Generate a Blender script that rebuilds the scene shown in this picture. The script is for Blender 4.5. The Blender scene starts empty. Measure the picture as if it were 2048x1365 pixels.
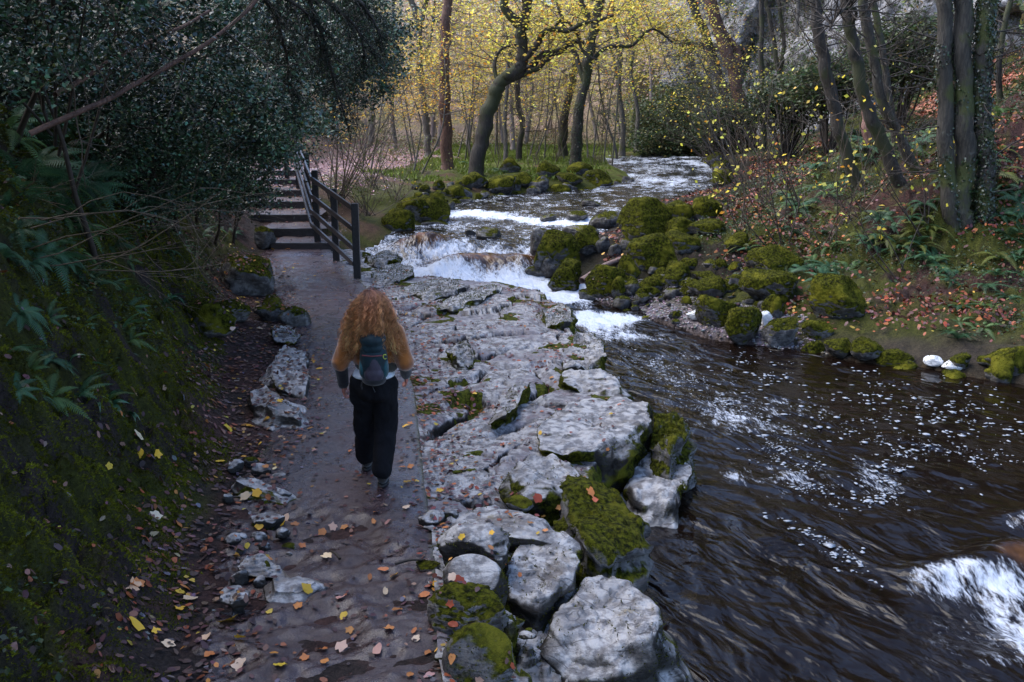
import bpy, bmesh, math, random
import numpy as np
from mathutils import Vector, Matrix
from mathutils.bvhtree import BVHTree

SC = bpy.context.scene
HAZE = 0.0
COL = SC.collection
rng = np.random.default_rng(7)
random.seed(7)
PI = math.pi

# ------------------------------------------------------------------ camera
CAMZ = 3.3
PITCH = math.atan(482.5 / 1991.0)
FPX = 1991.0
cp, sp = math.cos(PITCH), math.sin(PITCH)

def ray(px, py):
    r = (px - 1024.0) / FPX
    u = (682.5 - py) / FPX
    return np.array([r, cp + u * sp, -sp + u * cp])

def P(px, py, z=0.0):
    """ground point seen at a photo position, at height z"""
    d = ray(px, py)
    t = (z - CAMZ) / d[2]
    return np.array([d[0] * t, d[1] * t, z])

def W(px, py, Y):
    """point at a photo position, Y metres in front"""
    d = ray(px, py)
    t = Y / d[1]
    return np.array([d[0] * t, Y, CAMZ + d[2] * t])

def scale_at(p):
    """photo pixels per metre at a point"""
    return FPX / (p[1] * cp - (p[2] - CAMZ) * sp)

# ------------------------------------------------------------------ noise
def _h(ix, iy, iz, seed):
    n = (ix.astype(np.int64) * 374761393 + iy.astype(np.int64) * 668265263 + iz.astype(np.int64) * 2147483647 + seed * 1274126177) & 0xFFFFFFFF
    n = ((n ^ (n >> 13)) * 1274126177) & 0xFFFFFFFF
    n = n ^ (n >> 16)
    return (n & 0xFFFFFF) / float(0xFFFFFF)

def vn2(x, y, seed=0):
    x = np.asarray(x, float); y = np.asarray(y, float)
    ix = np.floor(x); iy = np.floor(y)
    fx = x - ix; fy = y - iy
    fx = fx * fx * fx * (fx * (fx * 6 - 15) + 10); fy = fy * fy * fy * (fy * (fy * 6 - 15) + 10)
    z = np.zeros_like(ix)
    a = _h(ix, iy, z, seed); b = _h(ix + 1, iy, z, seed)
    c = _h(ix, iy + 1, z, seed); d = _h(ix + 1, iy + 1, z, seed)
    return (a + (b - a) * fx) * (1 - fy) + (c + (d - c) * fx) * fy

def fbm2(x, y, octv=4, seed=0, gain=0.5):
    s = 0; a = 1; t = 0
    for i in range(octv):
        s = s + a * (vn2(x, y, seed + i * 17) - 0.5); t += a
        x = x * 2.03 + 11.3; y = y * 2.03 - 7.1; a *= gain
    return s / t * 2

def vn3(x, y, z, seed=0):
    ix = np.floor(x); iy = np.floor(y); iz = np.floor(z)
    fx = x - ix; fy = y - iy; fz = z - iz
    fx = fx * fx * (3 - 2 * fx); fy = fy * fy * (3 - 2 * fy); fz = fz * fz * (3 - 2 * fz)
    r = 0
    for dx in (0, 1):
        for dy in (0, 1):
            for dz in (0, 1):
                w = (fx if dx else 1 - fx) * (fy if dy else 1 - fy) * (fz if dz else 1 - fz)
                r = r + w * _h(ix + dx, iy + dy, iz + dz, seed)
    return r

def fbm3(x, y, z, octv=4, seed=0, gain=0.5):
    s = 0; a = 1; t = 0
    for i in range(octv):
        s = s + a * (vn3(x, y, z, seed + i * 13) - 0.5); t += a
        x = x * 2.03 + 5.3; y = y * 2.03 - 9.1; z = z * 2.03 + 3.7; a *= gain
    return s / t * 2

def voro2(x, y, seed=0):
    """F1, F2, random value of the nearest cell, vector to its centre"""
    ix = np.floor(x); iy = np.floor(y)
    f1 = np.full(x.shape, 9.0); f2 = np.full(x.shape, 9.0)
    cid = np.zeros(x.shape); cx = np.zeros(x.shape); cy = np.zeros(x.shape)
    z = np.zeros(x.shape)
    for dx in (-1, 0, 1):
        for dy in (-1, 0, 1):
            jx = ix + dx; jy = iy + dy
            qx = jx + 0.1 + 0.8 * _h(jx, jy, z, seed); qy = jy + 0.1 + 0.8 * _h(jx, jy, z + 3, seed)
            d = np.hypot(qx - x, qy - y)
            idv = _h(jx, jy, z + 9, seed)
            near = d < f1
            f2 = np.where(near, f1, np.minimum(f2, d))
            cid = np.where(near, idv, cid); cx = np.where(near, x - qx, cx); cy = np.where(near, y - qy, cy)
            f1 = np.where(near, d, f1)
    return f1, f2, cid, cx, cy

def sst(a, b, x):
    t = np.clip((x - a) / (b - a), 0, 1)
    return t * t * (3 - 2 * t)

# ------------------------------------------------------------------ objects
def tag(o, label=None, cat=None, group=None, kind=None):
    if label: o["label"] = label
    if cat: o["category"] = cat
    if group: o["group"] = group
    if kind: o["kind"] = kind
    return o

def empty(name, loc=(0, 0, 0)):
    o = bpy.data.objects.new(name, None)
    o.empty_display_size = 0.1
    o.location = loc
    COL.objects.link(o)
    return o

def link(name, me, mat=None, parent=None, loc=None, smooth=True):
    o = bpy.data.objects.new(name, me)
    COL.objects.link(o)
    if mat is not None and len(me.materials) == 0:
        me.materials.append(mat)
    if smooth:
        me.polygons.foreach_set("use_smooth", np.ones(len(me.polygons), bool))
    if parent is not None:
        o.parent = parent
        pl = parent.matrix_basis.inverted()
        o.matrix_parent_inverse = pl
    if loc is not None:
        o.location = loc
    return o

def mesh_np(name, V, F, col=None, attrs=None):
    """V (n,3); F (m,k) or a list of such arrays; col (n,3) per-vertex colour"""
    me = bpy.data.meshes.new(name)
    V = np.ascontiguousarray(V, dtype=np.float32)
    if not isinstance(F, (list, tuple)):
        F = [F]
    F = [np.ascontiguousarray(f, dtype=np.int32) for f in F if len(f)]
    loops = np.concatenate([f.ravel() for f in F])
    starts = []
    s = 0
    for f in F:
        k = f.shape[1]
        starts.append(s + np.arange(len(f), dtype=np.int32) * k)
        s += f.size
    starts = np.concatenate(starts).astype(np.int32)
    me.vertices.add(len(V)); me.vertices.foreach_set("co", V.ravel())
    me.loops.add(len(loops)); me.loops.foreach_set("vertex_index", loops)
    me.polygons.add(len(starts)); me.polygons.foreach_set("loop_start", starts)
    me.update(calc_edges=True)
    if col is not None:
        a = me.attributes.new("Col", "FLOAT_COLOR", "POINT")
        c = np.ones((len(V), 4), np.float32); c[:, :3] = col
        a.data.foreach_set("color", c.ravel())
    for k, v in (attrs or {}).items():
        v = np.asarray(v, np.float32)
        if v.ndim == 1:
            a = me.attributes.new(k, "FLOAT", "POINT"); a.data.foreach_set("value", v)
        else:
            a = me.attributes.new(k, "FLOAT_VECTOR", "POINT"); a.data.foreach_set("vector", v.ravel())
    return me

def grid_faces(nr, nc, mask=None):
    i = np.arange((nr - 1) * (nc - 1)); r = i // (nc - 1); c = i % (nc - 1)
    a = r * nc + c
    F = np.stack([a, a + 1, a + nc + 1, a + nc], 1)
    if mask is not None:
        m = mask.ravel()
        F = F[m[F].any(axis=1)]
    return F

def compact(V, F, *extra):
    used = np.zeros(len(V), bool); used[F.ravel()] = True
    idx = np.cumsum(used) - 1
    return (V[used], idx[F]) + tuple(e[used] for e in extra)

# tubes ------------------------------------------------------------
class Tubes:
    def __init__(s): s.V = []; s.F = []; s.C = []; s.n = 0; s.T = []
    def add(s, pts, rad, sides=5, col=None, cap=True, flat=1.0):
        pts = np.asarray(pts, float); n = len(pts)
        rad = np.broadcast_to(np.asarray(rad, float), (n,))
        t = np.gradient(pts, axis=0); t /= np.linalg.norm(t, axis=1)[:, None] + 1e-9
        ref = np.array([0.31, 0.2, 0.93]) if abs(t[0][2]) < 0.9 else np.array([1.0, 0.1, 0.0])
        u = np.cross(t, ref); u /= np.linalg.norm(u, axis=1)[:, None] + 1e-9
        w = np.cross(t, u)
        a = np.arange(sides) * 2 * PI / sides
        V = pts[:, None, :] + rad[:, None, None] * (np.cos(a)[None, :, None] * u[:, None, :] + flat * np.sin(a)[None, :, None] * w[:, None, :])
        i = np.arange((n - 1) * sides); r = i // sides; c = i % sides
        b = s.n + r * sides
        F = np.stack([b + c, b + (c + 1) % sides, b + sides + (c + 1) % sides, b + sides + c], 1)
        s.V.append(V.reshape(-1, 3)); s.F.append(F)
        if cap and sides >= 4:
            q = s.n + (n - 1) * sides + np.arange(sides)
            for k in range(1, sides - 2, 2):
                s.F.append(np.array([[q[0], q[k], q[k + 1], q[k + 2]]]))
            if sides % 2: s.T.append([q[0], q[sides - 2], q[sides - 1]])
        if col is not None: s.C.append(np.broadcast_to(np.asarray(col, float), (n * sides, 3)))
        s.n += n * sides
    def build(s, name, mat, parent=None, attrs=None):
        V = np.concatenate(s.V); F = [np.concatenate(s.F)]
        if s.T: F.append(np.array(s.T))
        me = mesh_np(name, V, F, np.concatenate(s.C) if s.C else None)
        return link(name, me, mat, parent)

def smooth_path(pts, n, jit=0.0, seed=0):
    """Catmull-Rom through control points"""
    pts = np.asarray(pts, float)
    p = np.vstack([2 * pts[0] - pts[1], pts, 2 * pts[-1] - pts[-2]])
    m = len(pts) - 1
    out = []
    for q in np.linspace(0, m - 1e-6, n):
        i = int(q); t = q - i
        a, b, c, d = p[i], p[i + 1], p[i + 2], p[i + 3]
        out.append(0.5 * ((2 * b) + (-a + c) * t + (2 * a - 5 * b + 4 * c - d) * t * t + (-a + 3 * b - 3 * c + d) * t ** 3))
    out = np.array(out)
    if jit:
        r = np.random.default_rng(seed)
        nse = r.normal(0, jit, out.shape); nse[0] = 0
        nse[1:-1] = (nse[:-2] + nse[1:-1] + nse[2:]) / 3
        out = out + nse
    return out

def unit(v): return v / (np.linalg.norm(v) + 1e-9)

def grow(tb, p, d, L, r, depth, rg, tips, up=0.15, col=None, wig=0.25, kids=(3, 5), sides=4, spread=0.9, ratio=0.55):
    """a branch with children"""
    n = 5 if depth > 0 else 4
    pts = [np.array(p, float)]; dd = unit(np.array(d, float))
    for i in range(n):
        dd = unit(dd + rg.normal(0, wig / 2, 3) + np.array([0, 0, up / 2]))
        pts.append(pts[-1] + dd * L / n)
    pts = np.array(pts)
    tb.add(pts, np.linspace(r, r * (0.35 if depth else 0.25), n + 1), sides if depth > 1 else 3, col, cap=False)
    if depth == 0:
        tips.append(pts[2]); tips.append(pts[-1]); return
    for k in range(rg.integers(kids[0], kids[1] + 1)):
        f = rg.uniform(0.25, 1.0); i = min(int(f * n), n - 1)
        q = pts[i] + (pts[i + 1] - pts[i]) * (f * n - i)
        ax = unit(pts[i + 1] - pts[i])
        side = unit(np.cross(ax, rg.normal(0, 1, 3)))
        nd = unit(ax * rg.uniform(0.5, 1.0) + side * spread * rg.uniform(0.6, 1.2))
        grow(tb, q, nd, L * ratio * rg.uniform(0.7, 1.2), r * 0.45, depth - 1, rg, tips, up, col, wig, kids, sides, spread, ratio)

# leaves ------------------------------------------------------------
def leaf_cloud(C, size, col, rg, nrm=None, tilt=1.0, aspect=0.5, droop=0.0, fold=0.18):
    """kite-shaped folded leaves: returns V,F,col"""
    n = len(C)
    size = np.broadcast_to(np.asarray(size, float), (n,))[:, None]
    if nrm is None:
        N = rg.normal(0, 1, (n, 3)); N[:, 2] = np.abs(N[:, 2]) + (1 - tilt) * 3
    else:
        N = nrm + rg.normal(0, tilt * 0.5, (n, 3))
    N /= np.linalg.norm(N, axis=1)[:, None] + 1e-9
    A = rg.normal(0, 1, (n, 3)); A[:, 2] -= droop
    A -= N * (A * N).sum(1)[:, None]; A /= np.linalg.norm(A, axis=1)[:, None] + 1e-9
    B = np.cross(N, A)
    s = size
    v0 = C - A * s * 0.5
    v1 = C + B * s * aspect * 0.5 + N * s * fold * 0.5 - A * s * 0.05
    v2 = C + A * s * 0.5
    v3 = C - B * s * aspect * 0.5 + N * s * fold * 0.5 - A * s * 0.05
    V = np.stack([v0, v1, v2, v3], 1).reshape(-1, 3)
    b = np.arange(n) * 4
    F = np.concatenate([np.stack([b, b + 1, b + 2], 1), np.stack([b, b + 2, b + 3], 1)])
    return V, F, np.repeat(col, 4, axis=0)

def leaves_obj(name, C, size, col, rg, mat, parent=None, **kw):
    V, F, c = leaf_cloud(C, size, col, rg, **kw)
    me = mesh_np(name, V, F, c)
    return link(name, me, mat, parent, smooth=False)

LOBED = []
for k in range(14):
    a = k / 14 * 2 * PI
    r = 0.5 * (0.84 + 0.16 * math.cos(5 * a)) * (1.0 if k else 1.05)
    LOBED.append((math.cos(a) * r, math.sin(a) * r * 0.92))
OVAL = [(math.cos(k / 12 * 2 * PI) * 0.5, math.sin(k / 12 * 2 * PI) * 0.3 * (1 - 0.3 * math.cos(k / 12 * 2 * PI))) for k in range(12)]

def flat_leaves(C, N, size, col, rg, lobed=0.4, curl=0.25, simple=False):
    """fallen leaves lying on surface normals N with outline and curl"""
    Vs = []; Fs = []; Cs = []; off = 0
    sel = rg.random(len(C)) < lobed
    for mask, shape in ((sel, LOBED), (~sel, OVAL)):
        c = C[mask]; n = len(c)
        if n == 0: continue
        S = np.array(shape); 
        if simple: S = S[::2]
        k = len(S)
        nn = N[mask] + rg.normal(0, 0.16, (n, 3)); nn /= np.linalg.norm(nn, axis=1)[:, None]
        A = rg.normal(0, 1, (n, 3)); A -= nn * (A * nn).sum(1)[:, None]; A /= np.linalg.norm(A, axis=1)[:, None]
        B = np.cross(nn, A)
        s = np.broadcast_to(size, (len(C),))[mask][:, None, None]
        r = S[None, :, :] * (1 + rg.normal(0, 0.1, (n, k, 1)))
        cu = rg.uniform(-0.2, 1, (n, 1)) * curl
        h = cu * (np.abs(S[None, :, 1]) * 1.6) ** 2 + 0.25 * cu * S[None, :, 0] + rg.normal(0, 0.03, (n, k)) * (curl > 0)
        V = c[:, None, :] + s * (r[:, :, :1] * A[:, None, :] + r[:, :, 1:] * B[:, None, :] + h[:, :, None] * nn[:, None, :])
        cen = c[:, None, :]
        V = np.concatenate([cen, V], 1).reshape(-1, 3)
        b = off + np.arange(n)[:, None] * (k + 1)
        j = np.arange(k)[None, :]
        F = np.stack([np.broadcast_to(b, (n, k)), b + 1 + j, b + 1 + (j + 1) % k], 2).reshape(-1, 3)
        cc = np.repeat(col[mask], k + 1, axis=0)
        Vs.append(V); Fs.append(F); Cs.append(cc); off += len(V)
    return np.concatenate(Vs), np.concatenate(Fs), np.concatenate(Cs)

def pick(rg, n, palette, jit=0.15):
    """palette: list of (weight, (r,g,b))"""
    w = np.array([p[0] for p in palette], float); w /= w.sum()
    c = np.array([p[1] for p in palette])[rg.choice(len(palette), n, p=w)]
    return np.clip(c * rg.uniform(1 - jit * 2, 1 + jit * 2, (n, 1)) * rg.uniform(1 - jit, 1 + jit, (n, 3)), 0, 1)

# ------------------------------------------------------------------ materials
def newmat(name):
    m = bpy.data.materials.new(name); m.use_nodes = True
    nt = m.node_tree
    for n in list(nt.nodes): nt.nodes.remove(n)
    return m, nt

class N:
    """tiny node helper"""
    def __init__(s, nt): s.nt = nt
    def n(s, t, **kw):
        x = s.nt.nodes.new(t)
        for k, v in kw.items(): setattr(x, k, v)
        return x
    def l(s, a, b): s.nt.links.new(a, b)
    def val(s, sock, v):
        if isinstance(v, bpy.types.NodeSocket): s.l(v, sock)
        else:
            if sock.type == 'RGBA' and len(v) == 3: v = (*v, 1)
            sock.default_value = v
    def noise(s, vec, scale, detail=4, rough=0.55, dist=0.0):
        x = s.n('ShaderNodeTexNoise'); x.inputs['Scale'].default_value = scale
        x.inputs['Detail'].default_value = detail; x.inputs['Roughness'].default_value = rough; x.inputs['Distortion'].default_value = dist
        if vec is not None: s.l(vec, x.inputs['Vector'])
        return x.outputs['Fac']
    def voro(s, vec, scale, feat='F1', out='Distance'):
        x = s.n('ShaderNodeTexVoronoi', feature=feat); x.inputs['Scale'].default_value = scale
        s.l(vec, x.inputs['Vector']); return x.outputs[out]
    def ramp(s, fac, a, b, lo=0.0, hi=1.0, interp='SMOOTHSTEP'):
        x = s.n('ShaderNodeMapRange', interpolation_type=interp)
        x.inputs['From Min'].default_value = a; x.inputs['From Max'].default_value = b
        x.inputs['To Min'].default_value = lo; x.inputs['To Max'].default_value = hi
        s.l(fac, x.inputs['Value']); return x.outputs['Result']
    def math(s, op, a, b=0.0, clamp=False):
        x = s.n('ShaderNodeMath', operation=op, use_clamp=clamp)
        s.val(x.inputs[0], a); s.val(x.inputs[1], b); return x.outputs[0]
    def mix(s, fac, a, b):
        x = s.n('ShaderNodeMix', data_type='RGBA'); s.val(x.inputs['Factor'], fac)
        s.val(x.inputs[6], a); s.val(x.inputs[7], b); return x.outputs[2]
    def mixf(s, fac, a, b):
        x = s.n('ShaderNodeMix', data_type='FLOAT'); s.val(x.inputs['Factor'], fac)
        s.val(x.inputs[2], a); s.val(x.inputs[3], b); return x.outputs[0]
    def mul(s, col, f):
        x = s.n('ShaderNodeMix', data_type='RGBA', blend_type='MULTIPLY'); x.inputs['Factor'].default_value = 1
        s.val(x.inputs[6], col); s.val(x.inputs[7], f); return x.outputs[2]
    def pos(s): return s.n('ShaderNodeNewGeometry').outputs['Position']
    def nz(s):
        g = s.n('ShaderNodeNewGeometry'); q = s.n('ShaderNodeSeparateXYZ'); s.l(g.outputs['Normal'], q.inputs[0]); return q.outputs['Z']
    def attr(s, name, out='Color'):
        a = s.n('ShaderNodeAttribute'); a.attribute_name = name; return a.outputs[out]
    def bump(s, h, strength=0.5, dist=0.02, nrm=None):
        b = s.n('ShaderNodeBump'); s.val(b.inputs['Strength'], strength); b.inputs['Distance'].default_value = dist
        s.l(h, b.inputs['Height'])
        if nrm is not None: s.l(nrm, b.inputs['Normal'])
        return b.outputs['Normal']
    def mapping(s, vec, scale=(1, 1, 1), rot=(0, 0, 0)):
        m = s.n('ShaderNodeMapping'); m.inputs['Scale'].default_value = scale; m.inputs['Rotation'].default_value = rot
        s.l(vec, m.inputs['Vector']); return m.outputs['Vector']
    def out(s, bsdf):
        o = s.n('ShaderNodeOutputMaterial'); s.l(bsdf, o.inputs['Surface'])
    def pbsdf(s, col, rough=0.6, nrm=None, spec=0.5, **kw):
        b = s.n('ShaderNodeBsdfPrincipled')
        s.val(b.inputs['Base Color'], col); s.val(b.inputs['Roughness'], rough)
        s.val(b.inputs['Specular IOR Level'], spec)
        if nrm is not None: s.l(nrm, b.inputs['Normal'])
        for k, v in kw.items(): s.val(b.inputs[k.replace('_', ' ')], v)
        return b.outputs[0]

def mat_leaf(name, rough=0.5, trans=0.35, spec=0.4, mulc=1.0):
    m, nt = newmat(name); k = N(nt)
    c = k.attr('Col')
    if mulc != 1.0: c = k.mul(c, (mulc, mulc, mulc))
    b = k.pbsdf(c, rough, spec=spec)
    if trans > 0:
        t = k.n('ShaderNodeBsdfTranslucent'); k.l(c, t.inputs['Color'])
        mx = k.n('ShaderNodeMixShader'); mx.inputs[0].default_value = trans
        k.l(b, mx.inputs[1]); k.l(t.outputs[0], mx.inputs[2]); k.out(mx.outputs[0])
    else: k.out(b)
    return m

def mat_bark(name, c1, c2, moss=(0.05, 0.06, 0.012), mossamt=0.45, sc=1.0, mtop=3.0):
    m, nt = newmat(name); k = N(nt)
    p = k.pos()
    v = k.mapping(p, (6 * sc, 6 * sc, 1.4 * sc))
    n1 = k.noise(v, 3.0, 5, 0.65, 0.5)
    base = k.mix(k.ramp(n1, 0.35, 0.7), c1, c2)
    lich = k.ramp(k.noise(p, 7.0 * sc, 3), 0.64, 0.70)
    base = k.mix(k.math('MULTIPLY', lich, 0.3), base, (0.15, 0.155, 0.135))
    mf = k.ramp(k.noise(p, 1.1 * sc, 4, 0.6), 0.62 - mossamt * 0.35, 0.72 - mossamt * 0.3)
    base = k.mix(mf, base, moss)
    k.out(k.pbsdf(base, 0.75, k.bump(n1, 0.9, 0.03)))
    return m

def mat_flat(name, col, rough=0.6, bumpsc=None, var=0.25, bs=0.3, spec=0.5, coordscale=(1, 1, 1), metallic=0.0):
    m, nt = newmat(name); k = N(nt)
    p = k.mapping(k.n('ShaderNodeTexCoord').outputs['Object'], coordscale)
    n1 = k.noise(p, bumpsc or 20, 4)
    c = k.mix(k.ramp(n1, 0.3, 0.7), tuple(x * (1 - var) for x in col), tuple(min(1, x * (1 + var)) for x in col))
    k.out(k.pbsdf(c, rough, k.bump(n1, bs, 0.01) if bumpsc else None, spec=spec))
    return m

def mat_rock(name, moss_on='sides', moss_amt=0.5, tone=1.0, wet=0.4):
    """limestone with moss: on the tops (boulders) or on the flanks (ledge blocks)"""
    m, nt = newmat(name); k = N(nt)
    p = k.pos(); nz = k.nz()
    big = k.noise(p, 1.3, 5, 0.6); med = k.noise(p, 9, 6, 0.65); fine = k.noise(p, 60, 4, 0.7)
    strat = k.noise(k.mapping(p, (1.2, 1.2, 9), (0.25, 0.12, 0)), 3.0, 5, 0.65, 0.4)
    pale = (0.43 * tone, 0.42 * tone, 0.415 * tone); mid = (0.14 * tone, 0.135 * tone, 0.138 * tone); dark = (0.055 * tone, 0.05 * tone, 0.05 * tone)
    c = k.mix(k.ramp(med, 0.40, 0.60), mid, pale)
    c = k.mix(k.ramp(big, 0.52, 0.72), c, mid)
    c = k.mix(k.ramp(k.noise(p, 4.2, 6, 0.7), 0.6, 0.7), c, (0.26 * tone, 0.22 * tone, 0.15 * tone))
    c = k.mix(k.ramp(fine, 0.64, 0.80, 0, .7), c, dark)
    c = k.mix(k.ramp(k.noise(p, 2.1, 6, .7, .5), .50, .64, 0, .65), c, (.085 * tone, .068 * tone, .058 * tone))
    c = k.mix(k.ramp(strat, 0.40, 0.33), c, dark)
    mossc = k.mix(k.ramp(k.noise(p, 22, 5, 0.7), 0.35, 0.68), (0.006, 0.008, 0.0012), (0.095, 0.100, 0.007))
    mossc = k.mix(k.ramp(k.noise(p, 2.2, 3), 0.52, 0.66), mossc, (0.125, 0.12, 0.011))
    mn = k.noise(p, 2.6, 6, 0.65)
    if moss_on == 'sides':
        # flanks carry the growth, flat tops are clean, with some tufts along the edges
        side = k.ramp(k.math('ADD', nz, k.math('MULTIPLY', k.math('SUBTRACT', k.math('ADD', k.math('MULTIPLY', mn, .6), k.math('MULTIPLY', med, .4)), 0.5), 2.6)), 0.80, 0.45)
        mf = k.math('MULTIPLY', side, k.ramp(k.noise(p, 1.7, 3), 0.62 - moss_amt * 0.4, 0.68 - moss_amt * 0.4))
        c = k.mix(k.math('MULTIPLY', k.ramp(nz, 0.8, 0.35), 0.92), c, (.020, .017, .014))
        vc = k.n('ShaderNodeTexVoronoi', feature='DISTANCE_TO_EDGE'); vc.inputs['Scale'].default_value = 3.1
        wv = k.n('ShaderNodeMix', data_type='RGBA', blend_type='ADD'); wv.inputs['Factor'].default_value = .12; k.l(p, wv.inputs[6]); nn_ = k.n('ShaderNodeTexNoise'); nn_.inputs['Scale'].default_value = 3; nn_.inputs['Detail'].default_value = 5; k.l(p, nn_.inputs['Vector']); k.l(nn_.outputs['Color'], wv.inputs[7])
        k.l(k.mapping(wv.outputs[2], (1, 1.6, 1), (0, 0, .5)), vc.inputs['Vector'])
        crk = k.math('MULTIPLY', k.ramp(vc.outputs['Distance'], .028, .0), k.ramp(big, .42, .56))
        c = k.mix(k.math('MULTIPLY', crk, .8), c, dark)
    else:
        top = k.ramp(k.math('ADD', nz, k.math('MULTIPLY', k.math('SUBTRACT', mn, 0.5), 1.5)), 0.35 - moss_amt, 0.6 - moss_amt)
        mf = top
        c = k.mix(0.55, c, dark)
    wl = k.n('ShaderNodeSeparateXYZ'); k.l(p, wl.inputs[0])
    col = k.mix(mf, c, mossc)
    r = k.mixf(mf, k.ramp(med, 0.3, 0.7, wet, wet + 0.3), 0.9)
    r = k.mixf(k.ramp(nz, .75, .45), r, .9)
    h = k.math('ADD', k.math('MULTIPLY', med, 0.6), k.math('MULTIPLY', fine, 0.35))
    h = k.math('ADD', h, k.math('MULTIPLY', strat, 0.8))
    h = k.math('ADD', h, k.math('MULTIPLY', k.math('MULTIPLY', k.noise(p, 45, 3, 0.8), mf), 1.4))
    k.out(k.pbsdf(col, r, k.bump(h, 0.75, 0.035), spec=k.mixf(k.math('MAXIMUM', mf, k.ramp(nz, .75, .45)), 0.5, 0.1)))
    return m
# ------------------------------------------------------------------ plan of the place
ZLO = -0.62
def PL(lst, z): return [P(a, b, z)[:2] for a, b in lst]
pathL = np.array(PL([(380, 1700), (430, 1300), (470, 1060), (520, 975), (590, 860), (603, 780), (612, 700), (592, 620), (556, 560), (540, 510)], 0))
pathR = np.array(PL([(960, 1700), (885, 1300), (871, 1060), (853, 975), (840, 860), (832, 780), (800, 690), (765, 620), (722, 560), (668, 508)], 0))
_y = np.array([-8.0]); 
def XL(Y): return np.interp(Y, np.r_[-8, pathL[:, 1], 29, 34, 45, 60, 90], np.r_[-1.6, pathL[:, 0], -7.6, -8.4, -6.4, -6.2, -9])
def XR(Y): return np.interp(Y, np.r_[-8, pathR[:, 1], 28.0, 34, 45, 60, 90], np.r_[-0.3, pathR[:, 0], -5.9, -6.2, -4.6, -4.4, -7])
STEP_PX = [(487, 540, 664), (458, 516, 642), (430, 500, 632), (404, 488, 622), (381, 480, 612), (360, 478, 604), (342, 480, 598)]
STEP = []
for i, (py, a, b) in enumerate(STEP_PX):
    z = 0.17 * (i + 1)
    q0 = P(a, py, z); q1 = P(b, py, z)
    STEP.append((z, q0[0], q1[0], q0[1]))
Y_S0 = STEP[0][3]; Y_S1 = STEP[-1][3]
def pathz(Y):
    return np.interp(Y, [-8, Y_S0 - 0.6, Y_S0 + 0.3, Y_S1 + .3, 32, 40, 60], [0, 0, 0.10, 1.15, 1.15, 0.55, 0.6])

_lo = PL([(1085, 1450), (1075, 1365), (1040, 1290), (1010, 1215), (1070, 1150), (1130, 1095), (1130, 1010), (1180, 962), (1225, 905), (1290, 860), (1292, 815), (1218, 778), (1188, 740), (1180, 695), (1150, 650), (1140, 610), (1075, 580), (1000, 567), (930, 565), (830, 550), (760, 520), (728, 500)], -0.12)
LEDGE_OUT = [(_lo[0][0], 2.0)] + [tuple(q) for q in _lo]
_left_up = PL([(735, 478), (790, 458), (885, 440), (905, 415), (1000, 398), (1100, 392), (1190, 385), (1262, 370), (1255, 357), (1222, 345), (1212, 333)], -0.08)
_right_lo = PL([(2300, 800), (2048, 775), (1850, 738), (1700, 722), (1600, 705), (1420, 680), (1330, 650), (1255, 622), (1185, 612)], ZLO)
_right_up = PL([(1120, 545), (1085, 520), (1105, 490), (1150, 480), (1235, 455), (1265, 430), (1340, 415), (1425, 402), (1432, 380), (1438, 358), (1420, 341)], -0.1)
RIVER = [(0.1, -8), (0.1, 2.0)] + LEDGE_OUT[1:] + [tuple(q) for q in _left_up] + [(5.4, 52.5), (6.8, 55), (9.2, 55.5), (10.6, 53)] \
    + [tuple(q) for q in _right_up[::-1]] + [tuple(q) for q in _right_lo[::-1]] + [(14, 12), (18, 7), (19, -8)]
RIVER = np.array(RIVER, float)
LEDGE = np.array([(_x, _yy) for _x, _yy in LEDGE_OUT] + [(XR(yy) - 0.0, yy) for yy in np.linspace(20.2, 2.0, 30)])

def sdf(poly, x, y):
    """signed distance, positive outside"""
    x = np.asarray(x, float); y = np.asarray(y, float)
    sh = x.shape; x = x.ravel(); y = y.ravel()
    d = np.full(x.shape, 1e18); inside = np.zeros(x.shape, bool)
    n = len(poly)
    for i in range(n):
        ax, ay = poly[i]; bx, by = poly[(i + 1) % n]
        ex, ey = bx - ax, by - ay
        wx = x - ax; wy = y - ay
        t = np.clip((wx * ex + wy * ey) / (ex * ex + ey * ey + 1e-12), 0, 1)
        d = np.minimum(d, (wx - ex * t) ** 2 + (wy - ey * t) ** 2)
        c = (ay > y) != (by > y)
        with np.errstate(divide='ignore', invalid='ignore'):
            xi = ex * (y - ay) / (ey if ey != 0 else 1e-12) + ax
        inside ^= c & (x < xi)
    d = np.sqrt(d)
    return np.where(inside, -d, d).reshape(sh)

def XC(Y): return np.interp(Y, [-8, 4, 8, 12, 17, 20, 24, 30, 36, 45, 55, 70], [5.5, 4.5, 3.4, 2.4, 1.5, 0.2, -1.2, 0.8, 3.8, 6.8, 7.5, 8])

def waterz(x, y):
    yy = y + 0.55 * (x + 1.0)          # the lip of the falls runs slantwise
    z = np.interp(yy, [0, 21.0, 22.0, 23.4, 24.6, 25.8, 27.5, 29.3, 30.2, 34, 45, 56, 75], [ZLO, ZLO, -0.57, -0.42, -0.20, -0.14, -0.12, -0.08, 0.02, 0.04, 0.12, 0.35, 0.4])
    return z

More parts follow.
